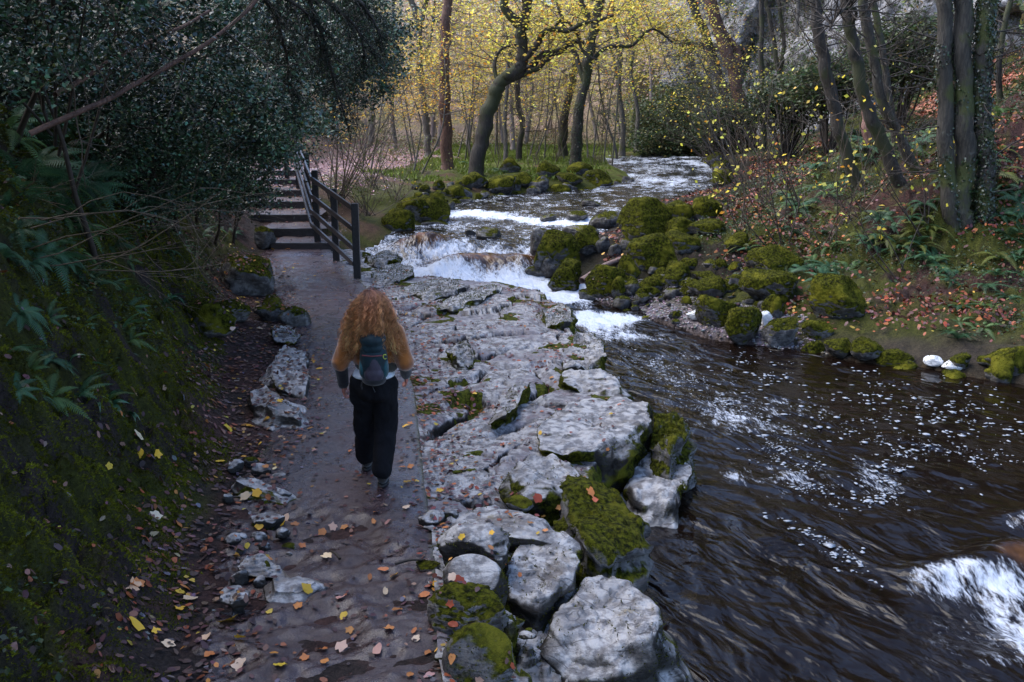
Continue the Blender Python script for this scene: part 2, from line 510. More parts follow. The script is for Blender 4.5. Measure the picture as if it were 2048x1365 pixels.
def STRIP(y): return np.interp(y, [-8, 6, 8, 9.5, 12, 18, 21, 23], [.15, .2, .25, .5, 1.05, .8, .35, .1])
def H(x, y):
    """height of the ground"""
    x = np.asarray(x, float); y = np.asarray(y, float)
    d = sdf(RIVER, x, y)
    wz = waterz(np.minimum(x, 8), y)
    w = fbm2(x * 0.35, y * 0.35, 4, 3); f = fbm2(x * 1.7, y * 1.7, 5, 9); g = fbm2(x * 6, y * 6, 4, 21)
    # right bank
    e = d + w * 0.8
    hr = wz + np.interp(e, [-5, -1, 0, .4, 1.2, 3, 5, 6.5, 10, 14, 20, 30, 60], [-.9, -.5, 0, .16, .34, .62, 1.05, 1.7, 3.5, 6.0, 10, 18, 40])
    hr = hr + f * 0.16 * sst(0.3, 2.5, d) + w * 0.5 * sst(2, 6, d) + g * 0.05
    # left bank, path side
    xl = XL(y); xr = XR(y); pz = pathz(y)
    dl = xl - x
    st_ = STRIP(y); dl = np.where(dl > 0, np.minimum(dl * .25, dl) + np.maximum(0, dl - st_) * .75 + 0, dl)
    hl = pz + np.interp(dl, [0, .25, .7, 1.2, 2.0, 3.2, 5, 9, 14, 30, 60], [-.02, .05, .34, 1.0, 2.3, 3.9, 5.5, 8.6, 11, 18, 34])
    hl = hl + (w * 0.5 * sst(1, 3, dl) + f * 0.22 * sst(.3, 1.6, dl) + g * 0.06 * sst(.1, .6, dl))
    far = sst(30, 40, y)
    hlf = 0.55 + np.interp(dl, [-1, 0, 3, 8, 20, 50], [0, 0, .3, 1.6, 7, 22]) + w * .12 + g * .03
    hl = hl * (1 - far) + hlf * far
    # between the path and the river
    dr = x - xr
    plateau = 0.48 + w * 0.12 + g * 0.03
    t = sst(0, 3.0, dr)
    near_mid = np.where(y < 20.5, -0.12 - 1.2 * sst(0, .3, dr), pz - 0.05)
    hm = near_mid * (1 - t) + np.where(y < 20.5, -1.4, plateau) * t
    hm = np.where(y < 20.5, hm, np.minimum(hm, wz + np.interp(d, [-3, 0, .5, 1.4, 2.5, 60], [-1.0, 0, .22, .5, 1.4, 60])) + f * .09 * sst(0, 1, d))
    # path bed
    onp = (x > xl) & (x < xr)
    h = np.where(x < xl, hl, np.where(onp, pz - 0.05, hm))
    right = x > XC(y)
    h = np.where(right, hr, h)
    h = np.where((d < 0), np.minimum(h, wz + np.interp(d, [-3, -.6, 0], [-.9, -.55, -.02])), h)
    # the hill that closes the valley
    back = np.minimum(np.maximum(0, y - 74), 34) * 0.36 + np.maximum(0, y - 74 - 0.0) ** 1.0 * 0.06 * w
    h = h + back * sst(74, 90, y)
    return h

def hit(px, py, y0=4.0, y1=140):
    """where the photo's ray meets the ground"""
    d = ray(px, py)
    Ys = np.exp(np.linspace(math.log(y0), math.log(y1), 700))
    t = Ys / d[1]; X = d[0] * t; Z = CAMZ + d[2] * t
    hh = H(X, Ys)
    i = np.argmax(hh > Z)
    if hh[i] <= Z[i]: i = len(Ys) - 1
    return np.array([X[i], Ys[i], hh[i]])

# ------------------------------------------------------------------ ground sheet
nr, ncl = 900, 900
ty = np.exp(np.linspace(math.log(2.0), math.log(216), nr)) - 6 + 0.0
ta = np.linspace(-1.05, 1.05, ncl)
GY = np.repeat(ty[:, None], ncl, 1); GX = ta[None, :] * (GY + 8.5)
GZ = H(GX, GY)
dR = sdf(RIVER, GX, GY)
dl = XL(GY) - GX
right = GX > XC(GY)
n1 = fbm2(GX * 0.8, GY * 0.8, 4, 31); n2 = fbm2(GX * 3, GY * 3, 4, 37); n3 = fbm2(GX * 14, GY * 14, 3, 41)
def C3(r, g, b): return np.array([r, g, b])[None, None, :]
def mixc(a, b, f): return a * (1 - f[..., None]) + b * f[..., None]
soil = C3(.034, .025, .022); moss = C3(.040, .044, .006); litter = C3(.105, .05, .042); gravel = C3(.15, .13, .14); grass = C3(.10, .125, .022); pink = C3(.30, .20, .22)
col = np.broadcast_to(soil, GX.shape + (3,)).copy()
# left bank: a strip of litter, then moss, then dark soil under the trees
col = mixc(col, np.broadcast_to(litter * .7, col.shape), sst(-.2, .2, n2) * 0.7)
col = mixc(col, np.broadcast_to(moss, col.shape), sst(.1, .5, dl - STRIP(GY) + n1 * .5) * sst(-.35, .05, n2) * (GY < 22))
r_m = right & (dR > 0)
isg = ((GX < 4.6) & (GY > 14.8) & (GY < 21))[..., None]
cr = mixc(np.where(isg, gravel, C3(.045, .036, .024)), np.broadcast_to(moss * 1.25, col.shape), sst(.4, 1.6, dR + n1))
cr = mixc(cr, np.broadcast_to(litter * .55, col.shape), sst(.05, .35, n1 + n2 * .5) * sst(1.5, 3, dR))
cr = mixc(cr, np.broadcast_to(soil, col.shape), sst(.1, .4, n2) * .5)
cr = mixc(cr, np.broadcast_to(soil * .5, col.shape), (dR < 3.2) * (GY > 19) * (GY < 45) * .8)  # ground between the boulders darkened in the colour to give shaded gaps
col = np.where(r_m[..., None], cr, col)
mid = (~right) & (dR > 0) & (GX > XR(GY) + .1) & (GY > 21)
cm = mixc(np.broadcast_to(moss * 1.2, col.shape), np.broadcast_to(grass, col.shape), sst(36, 42, GY) * sst(-.4, .0, n2))
cm = mixc(cm, np.broadcast_to(litter, col.shape), sst(.15, .5, n1) * .7)
col = np.where(mid[..., None], cm, col)
fp = np.exp(-((GX - (XL(GY) + XR(GY)) / 2) / 1.9) ** 2) * sst(29, 34, GY) * (1 - sst(58, 66, GY))
pk = np.clip(fp * 1.6 + n2 * .4 * (fp > .1), 0, 1)
col = mixc(col, np.broadcast_to(pink, col.shape), pk)
col = np.where((dR < 0)[..., None], C3(.05, .028, .012), col)
hillc = mixc(np.broadcast_to(C3(.30, .23, .18), col.shape), np.broadcast_to(C3(.22, .20, .10), col.shape), sst(-.2, .3, n1))
col = mixc(col, hillc, sst(64, 80, GY))
col = np.clip(col * (1 + n3[..., None] * .5), 0.004, 1)

m, nt = newmat("ground_surface"); k = N(nt); p = k.pos()
f1 = k.noise(p, 35, 5, 0.75); f2 = k.noise(p, 7, 5, 0.6)
base = k.mul(k.attr('Col'), k.mix(k.ramp(f1, 0.3, 0.7), (0.45, 0.45, 0.45), (1.5, 1.5, 1.5)))
k.out(k.pbsdf(base, 0.85, k.bump(k.math('ADD', f1, k.math('MULTIPLY', f2, 1.5)), 0.9, 0.05), spec=0.2))
M_ground = m
V = np.stack([GX, GY, GZ], -1).reshape(-1, 3)
# small real relief: lumps of moss and litter
lump = (np.abs(fbm2(GX * 4.5, GY * 4.5, 4, 55)) * np.where(right, .22, .34) + n3 * 0.02) * np.where(right, sst(.6, 2, dR), sst(.1, .7, dl - STRIP(GY))) * (GY < 45)
V[:, 2] += lump.ravel() - 0.02
ground = link("ground", mesh_np("ground", V, grid_faces(nr, ncl), col.reshape(-1, 3)), M_ground)
tag(ground, "dark mossy and leaf-strewn ground of both banks and the wooded valley", kind="structure")
def Hs(x, y):
    """height of the ground's surface with its lumps"""
    r = x > XC(y)
    lm = np.where(r, sst(.6, 2, sdf(RIVER, x, y)), sst(.1, .7, XL(y) - x - STRIP(y))) * (np.asarray(y) < 45)
    return H(x, y) + (np.abs(fbm2(x * 4.5, y * 4.5, 4, 55)) * np.where(r, .22, .34) + fbm2(x * 14, y * 14, 3, 41) * 0.02) * lm - 0.02

# ------------------------------------------------------------------ path
ny, nx = 560, 90
py_ = np.exp(np.linspace(math.log(3.0), math.log(Y_S0 + .35 + 5), ny)) - 5 + 0.0
py_ = np.linspace(-4, 3.5, 30).tolist() + np.exp(np.linspace(math.log(3.6), math.log(Y_S0 + 0.3), ny - 30)).tolist()
py_ = np.array(py_)
U = np.linspace(0, 1, nx)
PY = np.repeat(py_[:, None], nx, 1)
wob = fbm2(PY * 1.3, PY * 0 + 3, 4, 61) * 0.12
PX = XL(PY) - 0.25 + wob * 1.0 * (1 - U) + (XR(PY) - XL(PY) + 0.25) * U[None, :]
def path_surf(x, y):
    near = 1 - sst(7.2, 8.0, y + .15 * x)
    z = fbm2(x * 2.2, y * 2.2, 4, 71) * 0.012 + fbm2(x * 18, y * 18, 3, 73) * 0.004
    rock = np.abs(fbm2(x * 1.5 + y * .5, y * 2.3 - x * .9, 5, 77)) * -0.13 + fbm2(x * 9, y * 14, 3, 79) * 0.014 + .02
    z = z + rock * near
    z = z - 0.035 * near
    return z + np.interp(y, [Y_S0 - .6, Y_S0 + .4], [0, .05])
PZ = path_surf(PX, PY)
PZ = np.where(U[None, :] > 0.995, PZ - 0.05, PZ); PZ = PZ - sst(.12, 0, U)[None, :] * .03
pc = np.zeros(PX.shape + (3,))
nn1 = fbm2(PX * 1.5, PY * 1.5, 4, 83)
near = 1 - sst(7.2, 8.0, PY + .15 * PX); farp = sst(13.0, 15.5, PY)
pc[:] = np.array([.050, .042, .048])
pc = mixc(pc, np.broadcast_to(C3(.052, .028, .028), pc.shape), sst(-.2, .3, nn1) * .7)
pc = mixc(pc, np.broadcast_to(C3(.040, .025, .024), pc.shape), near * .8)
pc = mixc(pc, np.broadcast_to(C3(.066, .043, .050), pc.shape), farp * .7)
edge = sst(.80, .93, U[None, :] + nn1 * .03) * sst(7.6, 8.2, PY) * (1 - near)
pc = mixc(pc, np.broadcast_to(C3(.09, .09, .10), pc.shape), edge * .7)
mossl = sst(.965, .985, U[None, :] + nn1 * .01) + (1 - sst(0, .05, U[None, :] + nn1 * .03))
pc = mixc(pc, np.broadcast_to(C3(.045, .05, .02), pc.shape), np.clip(mossl, 0, 1) * .7)
m, nt = newmat("wet_path"); k = N(nt); p = k.pos()
f1 = k.noise(p, 90, 5, 0.7); f2 = k.noise(p, 2.4, 5, 0.65, 0.6); f3 = k.noise(p, 14, 5, 0.7)
base = k.mul(k.attr('Col'), k.mix(k.ramp(f1, 0.33, 0.67), (0.55, 0.52, 0.55), (1.6, 1.55, 1.55)))
base = k.mix(k.ramp(f3, 0.56, 0.68, 0, .75), base, (.045, .025, .024))
wetf = k.ramp(f2, 0.42, 0.62)
k.out(k.pbsdf(base, k.mixf(wetf, 0.19, 0.6), k.bump(k.math('ADD', f1, k.math('MULTIPLY', f3, 1.2)), k.mixf(wetf, 0.35, 0.6), 0.012), spec=0.6))
M_path = m
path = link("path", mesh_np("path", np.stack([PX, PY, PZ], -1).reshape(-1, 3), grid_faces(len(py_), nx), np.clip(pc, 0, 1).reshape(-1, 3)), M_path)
tag(path, "wet grey path beside the river, worn rock near the camera and smooth slab beyond", kind="structure")

# upper path after the steps
yy = np.linspace(Y_S1, 33, 60); uu = np.linspace(0, 1, 20)
UY = np.repeat(yy[:, None], 20, 1); UX = XL(UY) + (XR(UY) - XL(UY)) * uu[None, :]
UZ = pathz(UY) + fbm2(UX * 2, UY * 2, 3, 5) * .02 + .03
m, nt = newmat("leafy_path"); k = N(nt); p = k.pos()
c = k.mix(k.ramp(k.noise(p, 25, 5, .8), .4, .6), (.10, .06, .07), (.42, .33, .38))
k.out(k.pbsdf(c, .5, k.bump(k.noise(p, 40, 4), .8, .03)))
M_leafpath = m
tag(link("path", mesh_np("path_upper", np.stack([UX, UY, UZ], -1).reshape(-1, 3), grid_faces(60, 20)), m), "leaf-covered path above the top step", kind="structure")

# ------------------------------------------------------------------ limestone ledge (cracked bed)
nyl, nxl = 620, 420
ly = np.exp(np.linspace(math.log(4.6), math.log(23.0), nyl)); lu = np.linspace(0, 1, nxl)
LY = np.repeat(ly[:, None], nxl, 1)
x0 = XR(LY) - .03; x1 = np.interp(LY, [0, 9, 12, 15, 18, 20, 23], [1.7, 2.2, 2.0, 1.8, 1.0, -.2, -2.4])
LX = x0 + (x1 - x0) * lu[None, :]
def ledge_surf(x, y, d=None, full=False):
    if d is None: d = sdf(LEDGE, x, y)
    wx = x + fbm2(x * 1.6, y * 1.6, 4, 101) * .22 + fbm2(x * 9, y * 9, 2, 103) * .03
    wy = y + fbm2(x * 1.6, y * 1.6, 4, 105) * .30 + fbm2(x * 9, y * 9, 2, 107) * .03
    a = 0.55
    u = (wx * math.cos(a) + wy * math.sin(a)); v = (-wx * math.sin(a) + wy * math.cos(a))
    f1, f2, c1, cx, cy = voro2(u * .62, v * 1.15, 5)
    g1, g2, c2, gx, gy = voro2(u * 1.7, v * 2.9, 8)
    e1 = f2 - f1; e2 = g2 - g1
    z = -0.045 + (c1 - .5) * .075 + (c2 - .5) * .022
    z = z + cx * (c1 - .4) * .07 + cy * (_h(np.floor(c1 * 999), np.floor(c1 * 77), np.zeros(x.shape), 3) - .5) * .09
    z = z + fbm2(x * 3.2, y * 3.2, 5, 111) * .018 + fbm2(x * 22, y * 22, 3, 115) * .006
    k1 = (1 - sst(.0, .05, e1 + fbm2(x * 5, y * 5, 3, 117) * .03)); k2 = (1 - sst(.0, .045, e2)) * (sst(.35, .55, c1))
    hole = sst(.60, .68, vn2(x * .8 + 3, y * .8, 119)) * (1 - sst(.0, .3, e1))
    z = z - k1 * (.055 + .05 * c2) - k2 * .035 - hole * .09
    # terraces fall towards the water
    z = z - .10 * sst(-.55, -.15, d + c1 * .3) * (c1 > .35)
    ed = d + fbm2(x * 3.5, y * 3.5, 4, 121) * .10 + (c2 - .5) * .12
    z = z - 1.1 * sst(-.10, .10, ed)
    z = z * sst(-.02, .25, x - XR(y)) * 1.0 + (1 - sst(-.02, .25, x - XR(y))) * (-.02 + fbm2(x * 8, y * 8, 3, 123) * .025)
    if full: return z, k1, k2, e1, c1
    return z
dL = sdf(LEDGE, LX, LY)
# (the path-side edge is not an outer edge: keep only distance to the water side)
dW = -sdf(RIVER, LX, LY)      # positive inside river
LZ, k1, k2, e1, c1 = ledge_surf(LX, LY, dW, True)
mossv = np.clip(k1 * .8 * (vn2(LX * 1.1, LY * 1.1, 131) > .62) + sst(-.35, .0, dW + fbm2(LX * 3, LY * 3, 3, 133) * .4) * .8, 0, 1)
mossv = np.maximum(mossv, sst(.30, .42, fbm2(LX * 1.9 + 9, LY * 1.9, 5, 135)) * .9)
ok = (dW < .35)
V = np.stack([LX, LY, LZ], -1).reshape(-1, 3); F = grid_faces(nyl, nxl, ok)
V, F, mv, ck = compact(V, F, mossv.ravel(), np.clip(k1 + k2 * .6, 0, 1).ravel())
m, nt = newmat("ledge_limestone"); k = N(nt); p = k.pos(); nz = k.nz()
big = k.noise(p, 1.2, 5, .6); med = k.noise(p, 8, 6, .7); fine = k.noise(p, 70, 4, .7)
st = k.noise(k.mapping(p, (1.5, 5.5, 3), (0, 0, .6)), 2.2, 6, .7, .6)
c = k.mix(k.ramp(med, .40, .60), (.11, .103, .105), (.43, .42, .42))
c = k.mix(k.ramp(big, .46, .64, 0, .8), c, (.16, .14, .155))
c = k.mix(k.ramp(st, .60, .68, 0, .7), c, (.30, .25, .18))
c = k.mix(k.ramp(st, .37, .31, 0, .85), c, (.05, .045, .05))
c = k.mix(k.ramp(fine, .62, .78, 0, .7), c, (.06, .05, .055))
c = k.mix(k.ramp(k.noise(p, 5, 5, .8), .56, .62, 0, .75), c, (.135, .085, .09))
ckk = k.attr('crack', 'Fac')
c = k.mix(k.ramp(ckk, .1, .7, 0, .95), c, (.022, .016, .014))
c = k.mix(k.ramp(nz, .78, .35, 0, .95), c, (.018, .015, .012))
mo = k.ramp(k.math('ADD', k.attr('moss', 'Fac'), k.math('MULTIPLY', k.math('SUBTRACT', k.noise(p, 6, 5, .7), .5), 1.3)), .45, .62)
mc = k.mix(k.ramp(k.noise(p, 25, 4, .8), .35, .65), (.014, .018, .003), (.085, .095, .010))
c = k.mix(mo, c, mc)
h = k.math('ADD', k.math('MULTIPLY', med, .8), k.math('ADD', k.math('MULTIPLY', fine, .35), k.math('MULTIPLY', st, .9)))
k.out(k.pbsdf(c, k.mixf(k.math('MAXIMUM', mo, k.ramp(nz, .75, .4)), k.ramp(big, .4, .65, .22, .5), .9), k.bump(h, .9, .035), spec=k.mixf(k.math('MAXIMUM', mo, k.ramp(nz, .75, .4)), .5, .1)))
M_ledge = m
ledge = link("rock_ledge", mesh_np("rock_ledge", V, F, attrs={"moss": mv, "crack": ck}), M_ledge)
tag(ledge, "cracked pale limestone bed between the path and the river", kind="structure")

# ------------------------------------------------------------------ water
nyw, nxw = 640, 560
wy_ = np.exp(np.linspace(math.log(4.2), math.log(66), nyw)); wa = np.linspace(0, 1, nxw)
WY = np.repeat(wy_[:, None], nxw, 1)
wx0 = np.interp(WY, [0, 9, 17, 19, 20.5, 24, 30, 36, 42, 55, 66], [-.6, -.2, .3, -1, -2.6, -4.6, -3.6, -1.6, 2, 3, -14])
wx1 = np.interp(WY, [0, 12, 14, 17, 20, 24, 30, 36, 45, 56, 66], [15, 12, 10, 6, 3.5, 3.2, 5.5, 9.5, 12, 13, 14])
WX = wx0 + (wx1 - wx0) * wa[None, :]
Wd = sdf(RIVER, WX, WY)
WZ = waterz(WX, WY)
yyw = WY + .55 * (WX + 1.0)
vv = WX - XC(WY)
# flow coordinate: the near pool drains to the lower right
ang = np.interp(WY, [5, 12, 18, 22, 60], [-.5, -.42, -.1, .25, .25])
fu = WY * 1.0; fv = vv
casc = np.exp(-((yyw - 23.7) / 1.3) ** 2)
lowfoam = np.exp(-((yyw - 21.6) / 1.0) ** 2) * (WX < 1.6)
row2 = np.exp(-((yyw - 29.6 + .3 * np.sin(WX * 1.7)) / .45) ** 2)
rap = sst(35, 42, WY) * (.18 + .5 * fbm2(WX * .9, WY * .6, 4, 5))
foam = casc * .66 + lowfoam * .9 + row2 * .72 + rap * .8
foam += np.exp(-((yyw - 26.2) / 1.6) ** 2) * .28
foam += .33 * sst(26.0, 28, yyw)
def blob(px, py, z, sx, sy):
    q = P(px, py, z); return np.exp(-((WX - q[0]) / sx) ** 2 - ((WY - q[1]) / sy) ** 2)
# the white chute beside the ledge and its tail
foam += blob(1185, 640, ZLO, .42, .75) * 1.5 + blob(1245, 637, ZLO, .5, .45) * 1.0 + blob(1240, 672, ZLO, .8, .5) * .5
foam += blob(1130, 598, ZLO, .5, .8) * .55
foam += blob(1330, 745, ZLO, .9, 1.6) * .33 + blob(1500, 830, ZLO, 1.1, 1.2) * .28 + blob(1640, 950, ZLO, .9, .9) * .22 + blob(1450, 980, ZLO, .9, 1.2) * .10 + blob(1900, 830, ZLO, 2., 1.) * .12 + blob(1750, 960, ZLO, .45, .5) * .2  # thin foam that also paints the pool's blue sky sheen into the colour
# rapid at lower right
q1 = P(1960, 1190, ZLO)
r1 = blob(1890, 1175, ZLO, .30, .22) * .8 + blob(1990, 1185, ZLO, .5, .26) + blob(2080, 1260, ZLO, .4, .3) * .8 + blob(2040, 1120, ZLO, .35, .2) * .9; r1b = blob(1990, 1290, ZLO, .6, .5) + blob(2080, 1060, ZLO, .5, .35)
foam += np.clip(r1, 0, 1.2)* .55 + r1b * .36
foam = foam + fbm2(WX * 2.5, WY * 1.2, 4, 207) * .22 * (foam > .12)
amber = blob(840, 487, -.2, .55, .5) + blob(905, 520, -.35, .6, .5) * .8 + blob(960, 520, -.3, .5, .5) * .8 + blob(1035, 520, -.3, .5, .6) + blob(2040, 1150, ZLO, .16, .10) * .35 + blob(1380, 905, ZLO, .1, .1) * 0
# relief
foam = foam - .85 * np.clip(amber, 0, 1) * (WY > 18) + fbm2(WX * 5, WY * 3.5, 4, 209) * .28 * (foam > .25)
amp = np.clip(foam, 0, 1)
hump = 0
for (a, b, z, sx, sy, hh) in [(842, 490, -.2, .62, .55, .38), (905, 525, -.3, .60, .7, .38), (975, 525, -.35, .55, .55, .26), (1040, 530, -.35, .45, .6, .28), (880, 480, -.15, .5, .5, .12), (780, 500, -.3, .4, .4, .1), (1930, 1160, ZLO, .5, .28, .17), (2030, 1130, ZLO, .4, .3, .24), (2080, 1050, ZLO, .4, .25, .15), (1990, 1250, ZLO, .5, .3, -.06), (1880, 1060, ZLO, .5, .35, .04)]:
    hump = hump + blob(a, b, z, sx, sy) * hh
st_ = fbm2(fv * 5.0, fu * 1.3, 4, 211)
ch = fbm2(WX * 4, WY * 4, 4, 213)
WZ = WZ + hump + (amp * .6 + .4 * casc) * (st_ * .05 + ch * .09 + fbm2(WX * 2.2, WY * 2.6, 3, 221) * .12 + fbm2(WX * 11, WY * 9, 3, 219) * .03) * sst(.1, .5, amp + casc * .5) + fbm2(WX * 1.3 + WY * .6, WY * 1.6, 3, 215) * .018
WZ += fbm2(fv * 3.2 + fu * 1.6, fu * 2.6, 4, 217) * .022 * (1 - sst(20, 22, WY))
ok = Wd < .9
V = np.stack([WX, WY, WZ], -1).reshape(-1, 3); F = grid_faces(nyw, nxw, ok)
calm = np.clip(sst(2.2, 4.5, WX - (12.5 - WY) * .25) * (WY < 15), 0, 1)
amber = amber * (.35 + .9 * sst(-.15, .25, fbm2(WX * 4, WY * 4, 4, 401)))
V, F, fo, am, flo, ca = compact(V, F, foam.ravel(), np.clip(amber, 0, 1).ravel(), np.stack([fu, fv, WZ * 0], -1).reshape(-1, 3), calm.ravel())
m, nt = newmat("river_water"); k = N(nt); p = k.pos()
fl = k.attr('flow', 'Vector')
# streaks drawn out along the current
q = k.mapping(p, (1, 1, 1), (0, 0, math.radians(-24)))
w1 = k.noise(k.mapping(q, (3.2, 1.3, 1)), 1.3, 2.2, .42, .7)
w2 = k.noise(k.mapping(q, (3.5, 1.3, 1)), 9.0, 4, .65, .5)
w3 = k.noise(k.mapping(q, (2.0, 1.2, 1)), 1.1, 3, .5, .8)
fo_ = k.attr('foam', 'Fac'); am_ = k.attr('amber', 'Fac'); ca_ = k.attr('calm', 'Fac')
stk = k.noise(k.mapping(q, (7, 2.2, 1)), 2.2, 7, .75, .7)
st2 = k.noise(k.mapping(p, (9, 2.0, 5)), 3.0, 6, .75, .5)
ff = k.ramp(k.math('ADD', k.math('MULTIPLY', fo_, .85), k.math('MULTIPLY', k.math('MULTIPLY', k.ramp(fo_, .02, .28), k.math('SUBTRACT', k.math('MULTIPLY', k.math('ADD', stk, st2), .5), .5)), 2.2)), .26, .72)
# scattered flecks of froth carried on the pool
vo = k.n('ShaderNodeTexVoronoi'); vo.inputs['Scale'].default_value = 9.0; vo.inputs['Randomness'].default_value = 1
k.l(k.mapping(p, (1, 1.1, 1)), vo.inputs['Vector'])
body = k.mix(am_, (.006, .0032, .002), (.24, .105, .03))
col = k.mix(ff, body, k.mix(k.math('MULTIPLY', am_, .55), (.62, .68, .78), (.45, .26, .12)))
hgt = k.math('ADD', k.math('MULTIPLY', w1, 1.0), k.math('ADD', k.math('MULTIPLY', w2, .05), k.math('MULTIPLY', w3, 1.2)))
nrm = k.bump(hgt, k.math('MULTIPLY', k.mixf(ca_, 1.0, .2), k.ramp(k.noise(k.mapping(q, (1, .45, 1)), .9, 3), .36, .62, .25, 1.2)), .10)
nrm = k.bump(stk, k.math('MULTIPLY', ff, .7), .06, nrm)
k.out(k.pbsdf(col, k.mixf(ff, .10, .62), nrm, spec=.42, IOR=1.333))
M_water = m
water = link("river_water", mesh_np("river_water", V, F, attrs={"foam": fo, "amber": am, "calm": ca, "flow": flo}), M_water)
tag(water, "dark peaty river water, calm in the near pool and breaking white over the rocks upstream", kind="structure")
# ------------------------------------------------------------------ rocks
M_mossrock = mat_rock("mossy_boulder", 'tops', 0.62, 0.75, .45)
M_barerock = mat_rock("wet_boulder", 'tops', -0.30, 0.55, .25)
M_halfrock = mat_rock("half_mossy_rock", 'tops', 0.02, 0.8, .4)
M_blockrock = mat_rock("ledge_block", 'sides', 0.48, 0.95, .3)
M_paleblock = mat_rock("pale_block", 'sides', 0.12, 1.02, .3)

def cubesphere(n):
    V = []; idx = {}; F = []
    def vid(p):
        key = tuple(np.round(p, 6))
        if key not in idx:
            idx[key] = len(V); V.append(p)
        return idx[key]
    g = np.tan(np.linspace(-PI / 4, PI / 4, n + 1))
    for ax in range(3):
        for sg in (-1, 1):
            ids = [[0] * (n + 1) for _ in range(n + 1)]
            for i in range(n + 1):
                for j in range(n + 1):
                    q = [0, 0, 0]; q[ax] = sg; q[(ax + 1) % 3] = g[i]; q[(ax + 2) % 3] = g[j]
                    ids[i][j] = vid(tuple(q))
            for i in range(n):
                for j in range(n):
                    f = [ids[i][j], ids[i + 1][j], ids[i + 1][j + 1], ids[i][j + 1]]
                    F.append(f if sg > 0 else f[::-1])
    V = np.array(V); V /= np.linalg.norm(V, axis=1)[:, None]
    return V, np.array(F)
CS = {n: cubesphere(n) for n in (10, 18, 34)}

def rock_shape(rx, ry, rz, seed, res=18, facets=12, soft=0.12, rough=0.10):
    rg = np.random.default_rng(seed)
    D, F = CS[res]
    nn = rg.normal(0, 1, (facets, 3)); nn /= np.linalg.norm(nn, axis=1)[:, None]
    dk = rg.uniform(.74, 1.05, facets)
    dots = np.clip(D @ nn.T, 1e-3, None)
    r = dk[None, :] / dots
    r = -soft * np.log(np.exp(-np.clip(r, 0, 4) / soft).sum(1))
    r = np.minimum(r, 1.25)
    r = r * (1 + rough * fbm3(D[:, 0] * 1.6 + seed, D[:, 1] * 1.6, D[:, 2] * 1.6, 4, seed)
             + rough * .35 * fbm3(D[:, 0] * 7, D[:, 1] * 7 + seed, D[:, 2] * 7, 3, seed + 1))
    return D * r[:, None] * np.array([rx, ry, rz]), F

ROCKBVH_V = []; ROCKBVH_F = []; ROCKN = 0
def reg(V, F):
    global ROCKN
    ROCKBVH_V.append(V); ROCKBVH_F.append(F + ROCKN); ROCKN += len(V)

def boulder(px, pyb, w, h, mat, label, group=None, cat="boulder", name="boulder", seed=None, z=None, depth=.85, rot=None, sink=.35, res=18, rough=.19, facets=10, soft=.11):
    """a rock standing where its foot is seen at (px, pyb), w x h photo pixels"""
    seed = seed if seed is not None else int(px * 7 + pyb * 13)
    rg = np.random.default_rng(seed)
    if z is None: q = hit(px, pyb)
    else: q = P(px, pyb, z)
    s = scale_at(q)
    rx = w / s / 2 * .95; hz = h / s * .96
    ry = rx * depth
    # total height split above the ground and sunk
    rz = hz / (2 - sink) * 1.12
    V, F = rock_shape(rx, ry, rz, seed, res, facets, soft, rough)
    a = rg.uniform(-.35, .35) if rot is None else rot
    ca, sa = math.cos(a), math.sin(a)
    V = V @ np.array([[ca, sa, 0], [-sa, ca, 0], [0, 0, 1]])
    cx, cy, cz = q[0], q[1] + ry * .6, q[2] + rz * (1 - sink)
    base = np.array([cx, cy, q[2]])
    V[:, 2] += rz * (1 - sink)
    o = link(name, mesh_np(name, V, F), mat, loc=base.tolist())
    tag(o, label, cat, group)
    reg(V + base, F)
    return o

